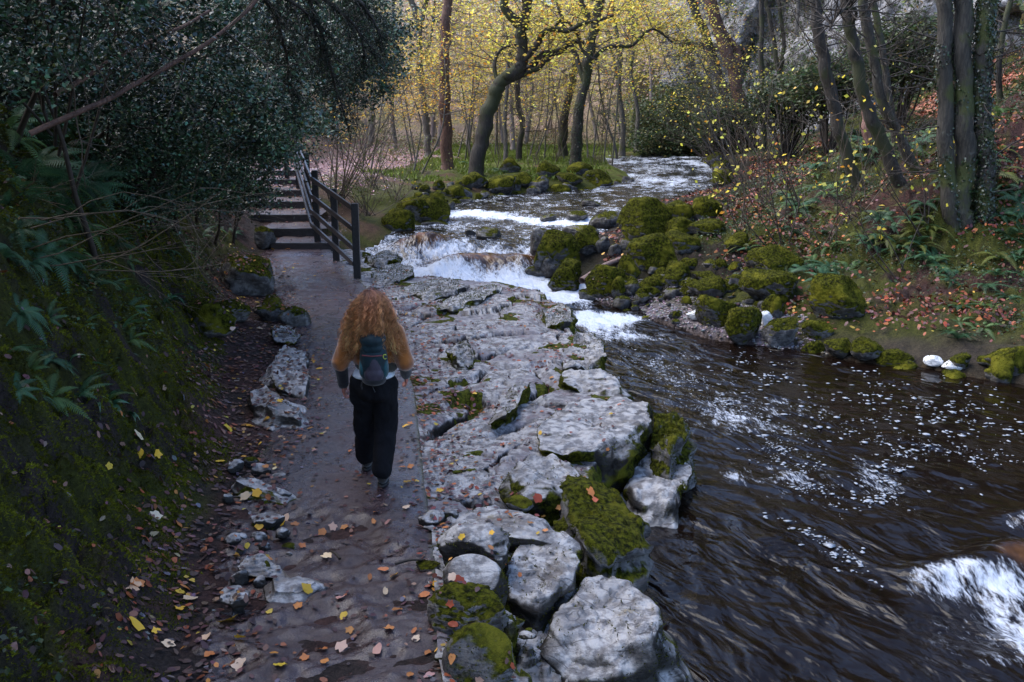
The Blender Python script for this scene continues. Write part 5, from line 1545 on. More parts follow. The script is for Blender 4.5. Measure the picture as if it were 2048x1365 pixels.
# the crooked tree on the inner bank
traced_tree("oak_tree", "crooked leaning tree with long wandering limbs on the inner river bank", 38.5, [
 ([(952, 352), (958, 300), (972, 235), (990, 185), (1008, 160), (1035, 140), (1045, 110), (1042, 70), (1030, 40), (1012, 18), (1004, -30)], 34, 15),
 ([(1040, 95), (1046, 55), (1052, 25), (1062, -25)], 24, 17),
 ([(1010, 160), (1040, 148), (1060, 138), (1080, 112), (1110, 105), (1128, 96), (1145, 84), (1168, 86)], 22, 8, 1.0),
 ([(1028, 142), (1070, 95), (1085, 68), (1108, 58), (1135, 62), (1165, 48), (1205, 38), (1228, 30)], 14, 6, -1.5),
 ([(1108, 58), (1120, 42), (1140, 48), (1155, 70), (1160, 92), (1172, 110), (1195, 120)], 7, 4, -.8),
 ([(1000, 168), (990, 148), (990, 122), (1002, 100), (1020, 92)], 10, 4, .6),
 ([(1052, 145), (1075, 138), (1095, 118), (1100, 112)], 12, 7, .3)], M_barkd, seed=2, tw=70, twl=1.8, sides=14, leaf=(2600, .35, .15))
traced_tree("pine_tree", "straight reddish-barked trunk left of the crooked tree", 42, [
 ([(893, 312), (889, 220), (890, 120), (893, 40), (897, -60)], 25, 18)], M_barkr, seed=3, tw=12, twl=1.2, sides=12)
traced_tree("ash_tree", "tall ivy-clad forked tree right of the crooked tree", 44, [
 ([(1151, 302), (1158, 240), (1170, 160), (1182, 90), (1196, 20), (1206, -50)], 24, 15),
 ([(1170, 165), (1150, 110), (1130, 60), (1112, -10)], 12, 7, 1),
 ([(1175, 130), (1215, 95), (1262, 92), (1290, 66), (1312, 60), (1345, 85)], 9, 4, 1),
 ([(1180, 40), (1165, 10), (1160, -40)], 14, 11)], M_barkd, seed=4, tw=50, twl=2.0, ivy=(3200, 1, .35), leaf=(1400, .4, .15))
traced_tree("ash_tree", "pale grey forked tree behind the straight reddish trunk", 50, [
 ([(855, 285), (848, 220), (840, 130), (838, 60), (828, 20), (815, -20)], 15, 11),
 ([(838, 65), (848, 20), (862, -40)], 11, 9),
 ([(838, 120), (858, 90), (866, 40), (870, -10)], 6, 4)], M_barkg, seed=5, tw=30, twl=2)
MT = "slender trees of the valley floor"
for i, (lb, Y, L_) in enumerate([
 ("mossy green stem between the crooked tree and the ivy-clad one", 47, [([(1038, 300), (1044, 250), (1035, 200), (1038, 150)], 13, 9)]),
 ("thin straight stem right behind the crooked trunk", 46, [([(1012, 300), (1010, 240), (1014, 170), (1020, 90)], 10, 6)]),
 ("dark stem left of the ivy-clad tree's foot", 52, [([(1125, 285), (1130, 230), (1142, 180), (1150, 120)], 20, 12)]),
 ("pair-trunked grey tree right of the ivy-clad one", 54, [([(1245, 250), (1238, 180), (1240, 110), (1228, 40), (1222, -30)], 11, 8), ([(1243, 225), (1236, 160), (1225, 110), (1215, 60)], 8, 6)]),
 ("thin leaning stem at the edge of the far bend", 52, [([(1232, 302), (1212, 240), (1200, 180), (1196, 120)], 6, 3)]),
 ("distant grey trunk at the left of the valley", 58, [([(740, 300), (745, 220), (738, 130), (746, 30), (750, -30)], 13, 9)]),
 ("distant grey trunk behind the twiggy shrub", 56, [([(790, 290), (784, 200), (792, 110), (786, 10), (786, -30)], 9, 7)]),
 ("slim trunk left of the far bend", 56, [([(1275, 225), (1262, 150), (1268, 70), (1255, -20)], 9, 6)])]):
    traced_tree("slender_tree", lb, Y, L_, M_barkg if i not in (0, 2) else M_barkd, group=MT, seed=20 + i, tw=16, twl=1.6, sides=8)

# right bank trunks
RT = "leaning trunks of the right bank"
def rt(lb, bx, by, limbs, mat=M_barkd, Y=None, **kw):
    q = hit(bx, by); Yq = Y or q[1]
    kw.setdefault('seed', bx); kw.setdefault('tw', 22); kw.setdefault('twl', 1.3)
    return traced_tree("ash_tree", lb, Yq, limbs, mat, group=RT, **kw)
rt("first leaning trunk beside the far bend, thin and mossy", 1478, 300, [([(1478, 305), (1452, 200), (1422, 100), (1385, 10), (1370, -40)], 20, 15)], M_barkd)
rt("thick reddish leaning trunk beside the far bend", 1505, 300, [([(1508, 300), (1480, 200), (1462, 120), (1430, 40), (1415, -40)], 26, 24), ([(1470, 160), (1478, 110), (1452, 70), (1440, 40)], 14, 8)], M_barkr)
rt("slim upright trunk crossing in front of the pale cliff", 1526, 305, [([(1528, 302), (1526, 200), (1522, 90), (1526, -30)], 13, 9)], M_barkd)
rt("forked thin trunk before the cliff", 1560, 260, [([(1592, 250), (1560, 150), (1545, 70), (1528, -20)], 13, 8), ([(1560, 150), (1568, 90), (1560, 20), (1556, -30)], 9, 6)], M_barkd)
rt("thin trunk left of the cliff's mossy foot", 1605, 235, [([(1605, 232), (1600, 150), (1594, 60), (1598, -30)], 11, 8)], M_barkg)
rt("long slender trunk leaning left from the leafy slope", 1730, 385, [([(1722, 388), (1690, 300), (1668, 220), (1650, 130), (1636, 50), (1628, -30)], 26, 22)], M_barkd, tw=30)
rt("dark leaning trunk with an arching mossy branch", 1790, 380, [([(1800, 372), (1760, 280), (1728, 200), (1712, 120), (1696, 50), (1688, -30)], 28, 20), ([(1700, 60), (1712, 22), (1690, 18), (1666, 42), (1658, 62)], 8, 3, -1)], M_barkd, tw=30)
rt("dark leaning trunk close behind the one with the arching branch", 1830, 360, [([(1838, 360), (1802, 280), (1765, 200), (1744, 110), (1728, 20), (1722, -40)], 24, 18)], M_barkv, tw=30)
rt("second trunk of the leaning pair, higher up the slope", 1800, 300, [([(1792, 300), (1776, 180), (1762, 90), (1748, 10), (1742, -40)], 15, 12)], M_barkv)
rt("left trunk of the three big ivied trunks", 1900, 440, [([(1905, 445), (1893, 330), (1890, 200), (1888, 80), (1890, -50)], 34, 28)], M_barkv, ivy=(2600, 1, .55), sides=14, tw=10)
rt("middle and thickest of the three big ivied trunks", 1930, 452, [([(1932, 462), (1918, 400), (1930, 300), (1925, 150), (1922, -50)], 42, 34)], M_barkv, sides=16, ivy=(1800, 1, .6), tw=10)
rt("right trunk of the three big ivied trunks, thick with ivy", 1965, 440, [([(1968, 440), (1972, 330), (1960, 200), (1968, 80), (1985, -50)], 36, 34)], M_barkv, ivy=(5200, 1, .3), sides=14, tw=10)
rt("thin dark stem rising to the right corner", 2010, 300, [([(2020, 300), (1998, 180), (2004, 80), (2030, -30)], 14, 10)], M_barkd, Y=27)
# broken pink stump
q = hit(1737, 310)
e, en = traced_tree("tree_stump", "broken pinkish stump standing among the leaning trunks", q[1], [([(1738, 315), (1735, 250), (1730, 205), (1726, 172)], 22, 17)], mat_bark("peeled_wood", (.17, .085, .07), (.28, .16, .13), mossamt=-.3), cat="stump", seed=7, sides=12)

# ------------------------------------------------------------------ thin bare shrubs
def shrub(label, px, py, n, L, r, seed, spread=.6, depth=2, mat=None, group=None, q=None, lean=(0, 0, 0), leaf=None, name="bare_shrub", upw=.12, kids=(3, 5)):
    rg = np.random.default_rng(seed)
    if q is None: q = hit(px, py)
    e = empty(name, (q[0], q[1], q[2])); tag(e, label, "shrub", group)
    tb = Tubes(); tips = []
    for i in range(n):
        d = np.array([rg.normal(0, spread), rg.normal(0, spread * .6), 1.0]) + np.array(lean)
        grow(tb, q + np.array([rg.normal(0, .12), rg.normal(0, .1), -.1]), d, L * rg.uniform(.6, 1.15), r, depth, rg, tips, up=upw, wig=.16, spread=.55, kids=kids)
    tb.build("stems", mat or M_twig, e)
    if leaf:
        T = np.array(tips); k_ = rg.integers(len(T), size=leaf[0])
        leaves_obj("leaves", T[k_] + rg.normal(0, leaf[1], (leaf[0], 3)), rg.uniform(.6, 1.3, leaf[0]) * leaf[2], pick(rg, leaf[0], leaf[3] if len(leaf) > 3 else YEL, .15), rg, M_yellow, e, aspect=.7)
    return e
SG = "bare twiggy shrubs"
shrub("fan of bare stems just behind the fence", 690, 420, 16, 3.6, .02, 1, .55, group=SG, q=W(672, 400, 27.5), lean=(.25, 0, 0))
shrub("bare stems rising from the leaf-pink path", 745, 395, 9, 3.0, .018, 2, .5, group=SG, q=W(745, 372, 31), lean=(.2, 0, 0))
shrub("leafy-based bare shrub left of the big left-bank rock", 790, 400, 10, 1.6, .012, 3, .8, depth=2, group=SG, leaf=(260, .08, .06, [(3, (.12, .15, .04)), (1, (.4, .3, .06))]))
shrub("tangled low shrub between fence and rocks", 720, 440, 14, 1.2, .012, 4, 1.0, group=SG, q=W(735, 425, 27), leaf=(500, .1, .06, [(3, (.08, .10, .03)), (1, (.14, .12, .04))]))
for i, (px, py, L, n) in enumerate([(950, 340, 2.4, 5), (1000, 335, 2.6, 5), (1075, 330, 3.2, 7), (1110, 325, 3.0, 6), (1190, 330, 3.0, 7), (1225, 325, 3.2, 6)]):
    shrub("thin saplings on the inner bank, " + ["left of the crooked trunk", "just right of the crooked trunk", "in the middle of the turf", "beside the dark stem", "below the ivy-clad tree", "at the tip of the inner point"][i], px, py, n, L * 1.3, .014, 30 + i, .35, group=SG, leaf=(60, .1, .1))
for i, (px, py, L, n, lb) in enumerate([
 (1490, 380, 3.4, 8, "arching bare shrub leaning over the far rapids"), (1540, 420, 3.0, 7, "bare shrub below the slim upright trunk"), (1600, 430, 3.0, 6, "bare shrub above the fern slope"),
 (1480, 470, 2.2, 5, "spindly shrub above the bright mossy boulders"), (1570, 500, 2.4, 5, "spindly shrub in the middle of the right bank"), (1650, 500, 2.6, 5, "dark thin stems above the brightest moss mound"), (1800, 560, 2.2, 4, "thin stems among the red leaves by the pool"), (1720, 430, 2.2, 6, "pale twiggy shrub at the foot of the leaning trunks"), (1860, 470, 1.8, 4, "small twigs by the ivied trunks"), (1420, 330, 3.2, 8, "shrub overhanging the far bend")]):
    shrub(lb, px, py, n, L, .014, 50 + i, .55, group=SG, lean=(-.35, 0, 0), leaf=(40, .12, .09), mat=M_twig if i % 2 else M_twigd)
# dead twigs across the left bank
for i, (a, lb) in enumerate([((60, 520), "tangle of pale dead twigs reaching right across the left bank"), ((180, 560), "lower tangle of dead twigs above the moss"), ((330, 430), "pale forked twigs hanging in front of the low holly"), ((30, 380), "crooked pale twig at the left edge")]):
    q = hit(*a) + np.array([0, 0, .1])
    rg = np.random.default_rng(300 + i)
    e = empty("dead_branch", tuple(q)); tag(e, lb, "branch", "dead twigs on the left bank")
    tb = Tubes(); tips = []
    for s in range([6, 4, 5, 2][i]):
        d = np.array([1.0, .15 * rg.normal(), rg.uniform(-.05, .45)])
        grow(tb, q + rg.normal(0, .12, 3) * np.array([1, .5, 1]), d, rg.uniform(1.3, 2.3) * [1, .8, .6, .5][i], .007, 2, rg, tips, up=.0, wig=.35, spread=.6, kids=(2, 4))
    tb.build("twigs", M_twigp, e)

# ------------------------------------------------------------------ yellow understorey
YG = "yellow-leaved young trees of the valley"
yel = [(735, 160, 40, 1.9, 1.5, "orange-tinged young tree behind the blue-green holly"), (800, 115, 46, 2.2, 1.6, "yellow young tree above the leaf-pink path"), (865, 175, 40, 1.6, 1.0, "yellow sprays hanging around the reddish trunk"), (930, 60, 48, 2.4, 1.6, "bright yellow tree top between the reddish trunk and the crooked tree"),
       (930, 175, 50, 2.2, 1.3, "low yellow sprays left of the crooked trunk"), (1000, 120, 52, 2.4, 1.8, "yellow tree directly behind the crooked tree's fork"), (1090, 170, 50, 2.2, 1.3, "yellow-green sprays right of the crooked trunk"), (1115, 90, 49, 2.0, 1.2, "yellow sprays among the wandering limbs"),
       (1240, 55, 47, 2.6, 1.4, "brightest yellow canopy right of the ivy-clad tree"), (1330, 80, 46, 2.2, 1.3, "yellow canopy over the far bend"), (1230, 140, 50, 2.2, 1.2, "sparse yellow sprays in front of the grey pair-trunked tree"), (1380, 160, 44, 2.0, 1.5, "thin yellow tree against the pale cliff")]
for i, (px, py, Y, rh, rv, lb) in enumerate(yel):
    rg = np.random.default_rng(700 + i)
    c = W(px, py, Y)
    gx = c[0] + rg.uniform(-.8, .8)
    for _s in range(60):
        if sdf(RIVER, np.array([gx]), np.array([float(Y)]))[0] > .7: break
        gx += -.15 if gx < XC(Y) else .15
    gz = float(H(np.array([gx]), np.array([Y]))[0])
    e = empty("hazel_tree", (gx, Y, gz)); tag(e, lb, "tree", YG)
    tb = Tubes(); tips = []
    lay = []
    for s in range(2):
        b = np.array([gx + rg.normal(0, .3), Y + rg.normal(0, .2), gz - .2]); top = c + rg.normal(0, .5, 3) + [0, 0, rv * .8]
        pp = smooth_path([b, (b + top) / 2 + rg.normal(0, .3, 3), top], 14, .02, s); tb.add(pp, np.linspace(.045, .012, 14), 5)
        for j in range(4, 14):
            if pp[j][2] < c[2] - rv * 1.3: continue
            for _ in range(4):
                a = rg.uniform(0, 2 * PI); d = np.array([math.cos(a), math.sin(a) * .8, rg.uniform(-.05, .35)])
                L = rh * rg.uniform(.5, 1.1)
                grow(tb, pp[j], d, L, .014, 1, rg, lay, up=.02, wig=.18, spread=.7, kids=(4, 7))
    tb.build("trunk", M_barkg, e)
    T = np.array(lay)
    n = int([2600, 3000, 1500, 3400, 2400, 3400, 2000, 1800, 4200, 3200, 1300, 900][i] * 1.1)
    T = T[rg.random(len(T)) < .38]; kk = rg.integers(len(T), size=n)
    C = T[kk] + rg.normal(0, 1, (n, 3)) * np.array([.26, .24, .06])
    col = pick(rg, n, YEL, .15)
    if i in (0, 2, 4): col = col * np.array([1.02, .82, .8])
    leaves_obj("leaves", C, rg.uniform(.05, .115, n), col, rg, M_yellow, e, tilt=.45, aspect=.75)

# dark green bushes beyond the far bend
for i, (px, py, Y, r, lb) in enumerate([(1300, 245, 60, (3.0, 2, 1.9), "dark green bush beyond the far bend"), (1390, 225, 56, (2.8, 2, 2.1), "broad green bush below the cliff"), (1340, 290, 55, (2.6, 1.4, 1.0), "low green bush overhanging the far bend"), (1450, 250, 52, (1.6, 1.4, 1.3), "green bush among the first leaning trunks"), (1575, 205, 44, (1.9, 1.2, 1.2), "ferny green bush at the left foot of the cliff"), (1665, 165, 40, (1.5, 1.1, 1.1), "green bush behind the long slender trunk"), (1800, 110, 36, (1.6, 1.2, 1.5), "large green bush left of the three ivied trunks")]):
    rg = np.random.default_rng(800 + i); c = W(px, py, Y)
    pts, kk, cc = cloud(rg, c, r, 110, 60, .38, .5, .2)
    gz = H(pts[:, 0], pts[:, 1]); pts = pts[pts[:, 2] > gz]
    e = empty("evergreen_bush", (c[0], c[1], float(H(c[:1], c[1:2])[0]))); tag(e, lb, "bush", "green bushes beyond the far bend")
    leaves_obj("foliage", pts, rg.uniform(.12, .24, len(pts)), pick(rg, len(pts), [(4, (.045, .07, .03)), (2, (.075, .10, .04)), (.6, (.16, .15, .05))], .25), rg, M_green, e, tilt=.6)
    tb = Tubes(); g0 = np.array(e.location)
    for q in cc[::5]: tb.add(smooth_path([g0 - [0, 0, .2], (g0 + q) / 2 + rg.normal(0, .2, 3), q], 6), np.linspace(.05, .01, 6), 4)
    tb.build("stems", M_twigd, e)

# ------------------------------------------------------------------ far wood closing the valley
rg = np.random.default_rng(900)
tb = Tubes(); tips = []
for i in range(85):
    Y = rg.uniform(70, 118) if i > 12 else rg.uniform(58, 66)
    px = rg.uniform(560, 1500); x = (px - 1024) / FPX * Y
    if sdf(RIVER, np.array([x]), np.array([Y]))[0] < 1: continue
    z = float(H(np.array([x]), np.array([Y]))[0]); h = rg.uniform(6, 10)
    g = rg.uniform(.8, 1.3); ccol = np.array([.26, .215, .20]) * g
    pp = smooth_path([[x, Y, z - .3], [x + rg.normal(0, .5), Y, z + h * .5], [x + rg.normal(0, 1.0), Y, z + h]], 8)
    tb.add(pp, np.linspace(rg.uniform(.07, .17), .02, 8), 4, ccol, cap=False)
    for j in range(2, 8):
        for _ in range(2):
            grow(tb, pp[j], rg.normal(0, 1, 3) * [1, .6, .4] + [0, 0, .6], rg.uniform(1.2, 2.6), .028, 1, rg, tips, col=ccol * .9, kids=(3, 5))
M_farw = mat_leaf("far_wood", .8, .0, .1)
o = tb.build("far_woodland", M_farw); tag(o, "bare trees of the distant wood closing the valley", kind="stuff")
T = np.array(tips); n = 110000
kk = rg.integers(len(T), size=n)
C = T[kk] + rg.normal(0, .5, (n, 3))
colr = pick(rg, n, [(3, (.56, .44, .34)), (3, (.50, .44, .40)), (2.4, (.80, .64, .22)), (1.2, (.34, .34, .16))], .15)
o = leaves_obj("far_foliage", C, rg.uniform(.12, .28, n), colr, rg, M_yellow, tilt=.8, aspect=.7); tag(o, "last autumn leaves of the distant wood", kind="stuff")
# low brush under it
Cx, Cy = area(60000, -16, 14, 46, 84, rg, lambda x, y: (sdf(RIVER, x, y) > .6) * sst(-.1, .2, fbm2(x * .5, y * .5, 3, 5)) * ((x < XR(y) + .2) | (y > 60)))
cz = H(Cx, Cy)
o = leaves_obj("far_brush", np.stack([Cx, Cy, cz + rg.uniform(0, .7, len(Cx)) ** 1.5], 1), rg.uniform(.1, .2, len(Cx)), pick(rg, len(Cx), [(3, (.16, .15, .06)), (2, (.22, .15, .09)), (2, (.10, .12, .04))], .2), rg, M_green, tilt=.8)
tag(o, "low brush and bramble on the valley floor", kind="stuff")
# unseen canopy added over the left bank and behind the camera to darken the bank
for i, (x, y, z, r, lb) in enumerate([(-5.6, 6, 6.6, (3.4, 4.2, 1.6), "unseen spreading holly added to shade the left bank"), (-8.5, 14, 9, (3.5, 4, 2), "unseen tall holly added to shade the upper left bank"), (-5.5, 0, 6.5, (3, 3, 1.5), "unseen holly added behind the viewer for shade")]):
    rg = np.random.default_rng(950 + i)
    pts, kk, cc = cloud(rg, (x, y, z), r, [110, 200, 160][i], 70, .35, .5, .1)
    g0 = float(H(np.array([x]), np.array([y]))[0])
    e = empty("holly_tree", (x, y, g0)); tag(e, lb, "tree", "holly trees on the left bank")
    leaves_obj("foliage", pts, rg.uniform(.10, .2, len(pts)), pick(rg, len(pts), GREENS, .2), rg, M_holly, e, tilt=.7, aspect=.6)
    tb = Tubes(); tb.add(smooth_path([[x, y, g0 - .3], [x + .2, y, (g0 + z) / 2], [x, y, z + .6]], 10), np.linspace(.16, .05, 10), 8)
    for q in cc[::12]: tb.add(smooth_path([[x, y, (z + g0) / 2 + 1], [(x + q[0]) / 2, (y + q[1]) / 2, z - .6], q], 6), np.linspace(.05, .01, 6), 4)
    tb.build("trunk", M_barkd, e)
# ------------------------------------------------------------------ the walker
def remeshed(name, prims, voxel=.012, smooth=6, factor=.6, noise_amp=0, seed=0, subs=None):
    bm = bmesh.new()
    for p in prims:
        if p[0] == 'e':      # ellipsoid: centre, radii, euler
            _, c, r, eu = p
            mt = Matrix.Translation(Vector(c)) @ (Matrix.Rotation(eu[2], 4, 'Z') @ Matrix.Rotation(eu[1], 4, 'Y') @ Matrix.Rotation(eu[0], 4, 'X')) @ Matrix.Diagonal((*r, 1))
            bmesh.ops.create_icosphere(bm, subdivisions=4, radius=1, matrix=mt)
        else:                # tapered capsule: a, b, ra, rb, squash
            _, a, b, ra, rb = p[:5]; sq = p[5] if len(p) > 5 else 1.0
            a = Vector(a); b = Vector(b); d = b - a; L = d.length
            q = d.to_track_quat('Z', 'Y').to_matrix().to_4x4()
            sphere = bmesh.ops.create_icosphere(bm, subdivisions=4, radius=1)['verts']
            for v in sphere:
                z = v.co.z
                t = 0 if z < 0 else 1
                r = ra if z < 0 else rb
                v.co = Vector((v.co.x * r, v.co.y * r * sq, (z * r if z < 0 else L + z * r)))
                v.co = Matrix.Translation(a) @ q @ v.co
            # the sphere is split at the equator and drawn out: add a cone between
    me0 = bpy.data.meshes.new(name); bm.to_mesh(me0); bm.free()
    o = bpy.data.objects.new(name, me0); COL.objects.link(o)
    r = o.modifiers.new("r", 'REMESH'); r.mode = 'VOXEL'; r.voxel_size = voxel
    s = o.modifiers.new("s", 'SMOOTH'); s.iterations = smooth; s.factor = factor
    dg = bpy.context.evaluated_depsgraph_get(); ev = o.evaluated_get(dg)
    me = bpy.data.meshes.new_from_object(ev); me.name = name
    bpy.data.objects.remove(o); bpy.data.meshes.remove(me0)
    if noise_amp:
        V = np.zeros(len(me.vertices) * 3, np.float32); me.vertices.foreach_get("co", V); V = V.reshape(-1, 3)
        Nn = np.zeros(len(me.vertices) * 3, np.float32); me.vertices.foreach_get("normal", Nn); Nn = Nn.reshape(-1, 3)
        f = fbm3(V[:, 0] * 7, V[:, 1] * 7, V[:, 2] * 4.5, 4, seed)
        f = f + .8 * (np.abs(fbm3(V[:, 0] * 11 + V[:, 2] * 2, V[:, 1] * 11, V[:, 2] * 3, 3, seed + 4)) - .2)
        V = V + Nn * (f * noise_amp)[:, None]
        me.vertices.foreach_set("co", V.astype(np.float32).ravel()); me.update()
    return me

def cloth(name, col, rough=.85, weave=400, var=.2, sheen=.3):
    m, nt = newmat(name); k = N(nt); p = k.n('ShaderNodeTexCoord').outputs['Object']
    n1 = k.noise(p, weave, 3); n2 = k.noise(p, 12, 4)
    c = k.mix(k.ramp(n2, .35, .65), tuple(x * (1 - var) for x in col), tuple(x * (1 + var) for x in col))
    k.out(k.pbsdf(c, rough, k.bump(k.math('ADD', n1, n2), .4, .006), spec=.25, Sheen_Weight=sheen)); return m

foot = P(764, 972, 0.0)
SCL = 1.0
OX, OY = foot[0] - .055, foot[1] + .10
# a body facing away (+y); right side of the picture is her right
hipz = .93
J = dict(pelvis=(0, .02, .93), chest=(0, .05, 1.24), neck=(0, .05, 1.42), head=(0, .06, 1.55),
         lhip=(-.095, .02, .90), rhip=(.095, .02, .90), lknee=(-.115, .17, .50), rknee=(.085, .06, .48),
         lank=(-.135, .30, .10), rank=(.06, -.10, .10), lsh=(-.185, .04, 1.36), rsh=(.185, .04, 1.36),
         lel=(-.285, .02, 1.09), rel=(.275, .00, 1.10), lwr=(-.275, .06, .89), rwr=(.265, .12, .955))
person_me = None
def cap(a, b, ra, rb, sq=1.0):
    A = np.array(J[a] if isinstance(a, str) else a, float); B_ = np.array(J[b] if isinstance(b, str) else b, float)
    n = max(2, int(np.linalg.norm(B_ - A) / .03)); out = []
    for i in range(n + 1):
        t = i / n; c = A * (1 - t) + B_ * t; r = ra * (1 - t) + rb * t
        out.append(('e', tuple(c), (r, r * sq, r), (0, 0, 0)))
    return out
prims = []
prims += [('e', (0, .02, .95), (.165, .115, .13), (0, 0, 0)), ('e', (0, .04, 1.22), (.165, .105, .20), (0, 0, 0)), ('e', (0, .04, 1.33), (.175, .085, .09), (0, 0, 0))]
prims += cap('neck', 'head', .052, .055) + cap('chest', 'neck', .10, .06)
prims += [('e', (0, .075, 1.585), (.078, .098, .115), (0, 0, 0)), ('e', (0, .13, 1.53), (.052, .05, .06), (0, 0, 0)), ('e', (0, .178, 1.565), (.012, .018, .022), (0, 0, 0))]
prims += [('e', (-.08, .07, 1.57), (.012, .02, .032), (0, 0, 0)), ('e', (.08, .07, 1.57), (.012, .02, .032), (0, 0, 0))]
for s, h_, k_, a_ in (('l', 'lhip', 'lknee', 'lank'), ('r', 'rhip', 'rknee', 'rank')):
    prims += cap(h_, k_, .088, .058) + cap(k_, a_, .058, .04)
for h_, k_, a_ in (('lsh', 'lel', 'lwr'), ('rsh', 'rel', 'rwr')):
    prims += cap(h_, k_, .052, .042) + cap(k_, a_, .04, .027)
# hands: palm, four curled fingers and a thumb
def hand(wr, side, fwd):
    w = np.array(J[wr]); d = unit(np.array([0.02 * side, fwd, -.9])); out = []
    inn = np.array([-side, 0, 0]) * 1.0; fr = unit(np.cross(d, inn)) * (1 if side > 0 else -1)
    fr = fr if fr[1] > 0 else -fr
    palm = w + d * .05
    out.append(('e', tuple(palm), (.018, .038, .048), (0, 0, 0)))
    for i, (o_, L) in enumerate([(.027, .068), (.009, .076), (-.009, .070), (-.026, .056)]):
        p0 = w + d * .078 + fr * o_; p1 = p0 + d * L * .5 + inn * .006; p2 = p1 + unit(d + inn * .8) * L * .35; p3 = p2 + unit(d * .4 + inn * 1.2) * L * .25
        for a, b in ((p0, p1), (p1, p2), (p2, p3)): out += cap(tuple(a), tuple(b), .0088, .0080)
    t0 = w + d * .03 + fr * .030; t1 = t0 + unit(fr * .8 + d * .8 + inn * .2) * .035; t2 = t1 + unit(d + fr * .15 + inn * .3) * .030
    out += cap(tuple(t0), tuple(t1), .0115, .010) + cap(tuple(t1), tuple(t2), .010, .0085)
    return out
prims += hand('lwr', -1, .15) + hand('rwr', 1, .55)
me = remeshed("person", prims, .0055, 2, .5)
m, nt = newmat("cold_skin"); k = N(nt); p = k.n('ShaderNodeTexCoord').outputs['Object']
k.out(k.pbsdf(k.mix(k.ramp(k.noise(p, 30, 4), .35, .65), (.36, .13, .10), (.46, .20, .15)), .5, Subsurface_Weight=.1))
person = link("person", me, m, loc=(OX, OY, 0.0))
tag(person, "person with long curly auburn hair walking away along the wet path in a mustard jumper", "person")
def pc(name, me, mat):
    o = link(name, me, mat, person); o.matrix_parent_inverse = Matrix.Identity(4); return o

# trousers: wide legs breaking over the boots
M_trou = cloth("dark_trousers", (.005, .005, .007), .95, 300, .2, 0)
pr = [('e', (0, .02, .90), (.196, .140, .13), (0, 0, 0)), ('e', (0, .02, .97), (.182, .128, .06), (0, 0, 0)), ('e', (-.03, -.035, .86), (.12, .10, .11), (0, 0, 0)), ('e', (.05, -.035, .86), (.12, .10, .11), (0, 0, 0))]
for s, h_, k_, a_ in ((-1, 'lhip', 'lknee', 'lank'), (1, 'rhip', 'rknee', 'rank')):
    pr += cap(h_, k_, .118, .098, 1.0) + cap(k_, (J[a_][0], J[a_][1], .150), .096, .090)
pr += [('e', (-.185, .03, .76), (.035, .05, .06), (0, 0, 0))]
me = remeshed("trousers", pr, .009, 16, .7, .026, 3)
pc("trousers", me, M_trou)
# boots
M_boot = cloth("dark_boots", (.02, .016, .014), .6, 200)
M_sole = mat_flat("boot_sole", (.012, .012, .012), .7)
for a_, pitch in (('lank', -.10), ('rank', .22)):
    x, y, z = J[a_]
    pr = [('e', (x, y + .00, .075), (.046, .055, .05), (0, 0, 0)), ('e', (x, y + .05, .05), (.045, .085, .038), (0, 0, 0)), ('e', (x, y + .12, .04), (.047, .07, .032), (0, 0, 0))]
    b = pc("boot", remeshed("boot", pr, .007, 4, .5), M_boot)
    bm = bmesh.new(); bmesh.ops.create_icosphere(bm, subdivisions=3, radius=1)
    for v in bm.verts: v.co = Vector((x + v.co.x * .049, y + .06 + v.co.y * .135, .014 + max(-.6, min(.6, v.co.z)) * .022))
    sm = bpy.data.meshes.new("sole"); bm.to_mesh(sm); bm.free()
    so_ = link("sole", sm, M_sole, b); so_.matrix_parent_inverse = Matrix.Identity(4)

# white shirt hem
me = remeshed("shirt", [('e', (0, .03, 1.0), (.178, .125, .07), (0, 0, 0)), ('e', (.0, .01, .985), (.188, .140, .045), (0, 0, 0))], .010, 5, .6, .008, 5)
pc("shirt", me, cloth("white_shirt", (.62, .68, .74), .8, 300, .08))

# jumper: mustard above, dark olive below and on the forearms
pr = [('e', (0, .05, 1.25), (.198, .130, .21), (0, 0, 0)), ('e', (0, .05, 1.36), (.195, .11, .085), (0, 0, 0)), ('e', (0, .035, 1.12), (.192, .140, .10), (0, 0, 0))]
pr += cap('lsh', 'lel', .085, .082) + cap('rsh', 'rel', .085, .082) + cap('chest', 'neck', .11, .075)
pr += [('e', (-.285, .01, 1.10), (.078, .08, .06), (0, 0, 0)), ('e', (.28, .0, 1.10), (.078, .08, .06), (0, 0, 0))]
jumper = pc("jumper", remeshed("jumper", pr, .010, 5, .6, .014, 9), cloth("mustard_wool", (.25, .082, .014), .95, 260, .28, .6))
pr = [('e', (.02, .03, 1.065), (.190, .138, .075), (0, .06, 0))]
o = pc("jumper_hem", remeshed("jumper_hem", pr, .010, 5, .5, .012, 11), cloth("olive_hem", (.042, .040, .030), .95, 260)); 
for a, b, nm in (('lel', 'lwr', 1), ('rel', 'rwr', 1)):
    A = np.array(J[a]) - np.array([0, 0, .01]); Bq = np.array(J[b]) 
    pc("sleeve", remeshed("sleeve", cap(tuple(A), tuple(Bq), .062, .046), .009, 4, .5, .010, 13), cloth("dark_sleeve", (.018, .016, .018), .95, 260))

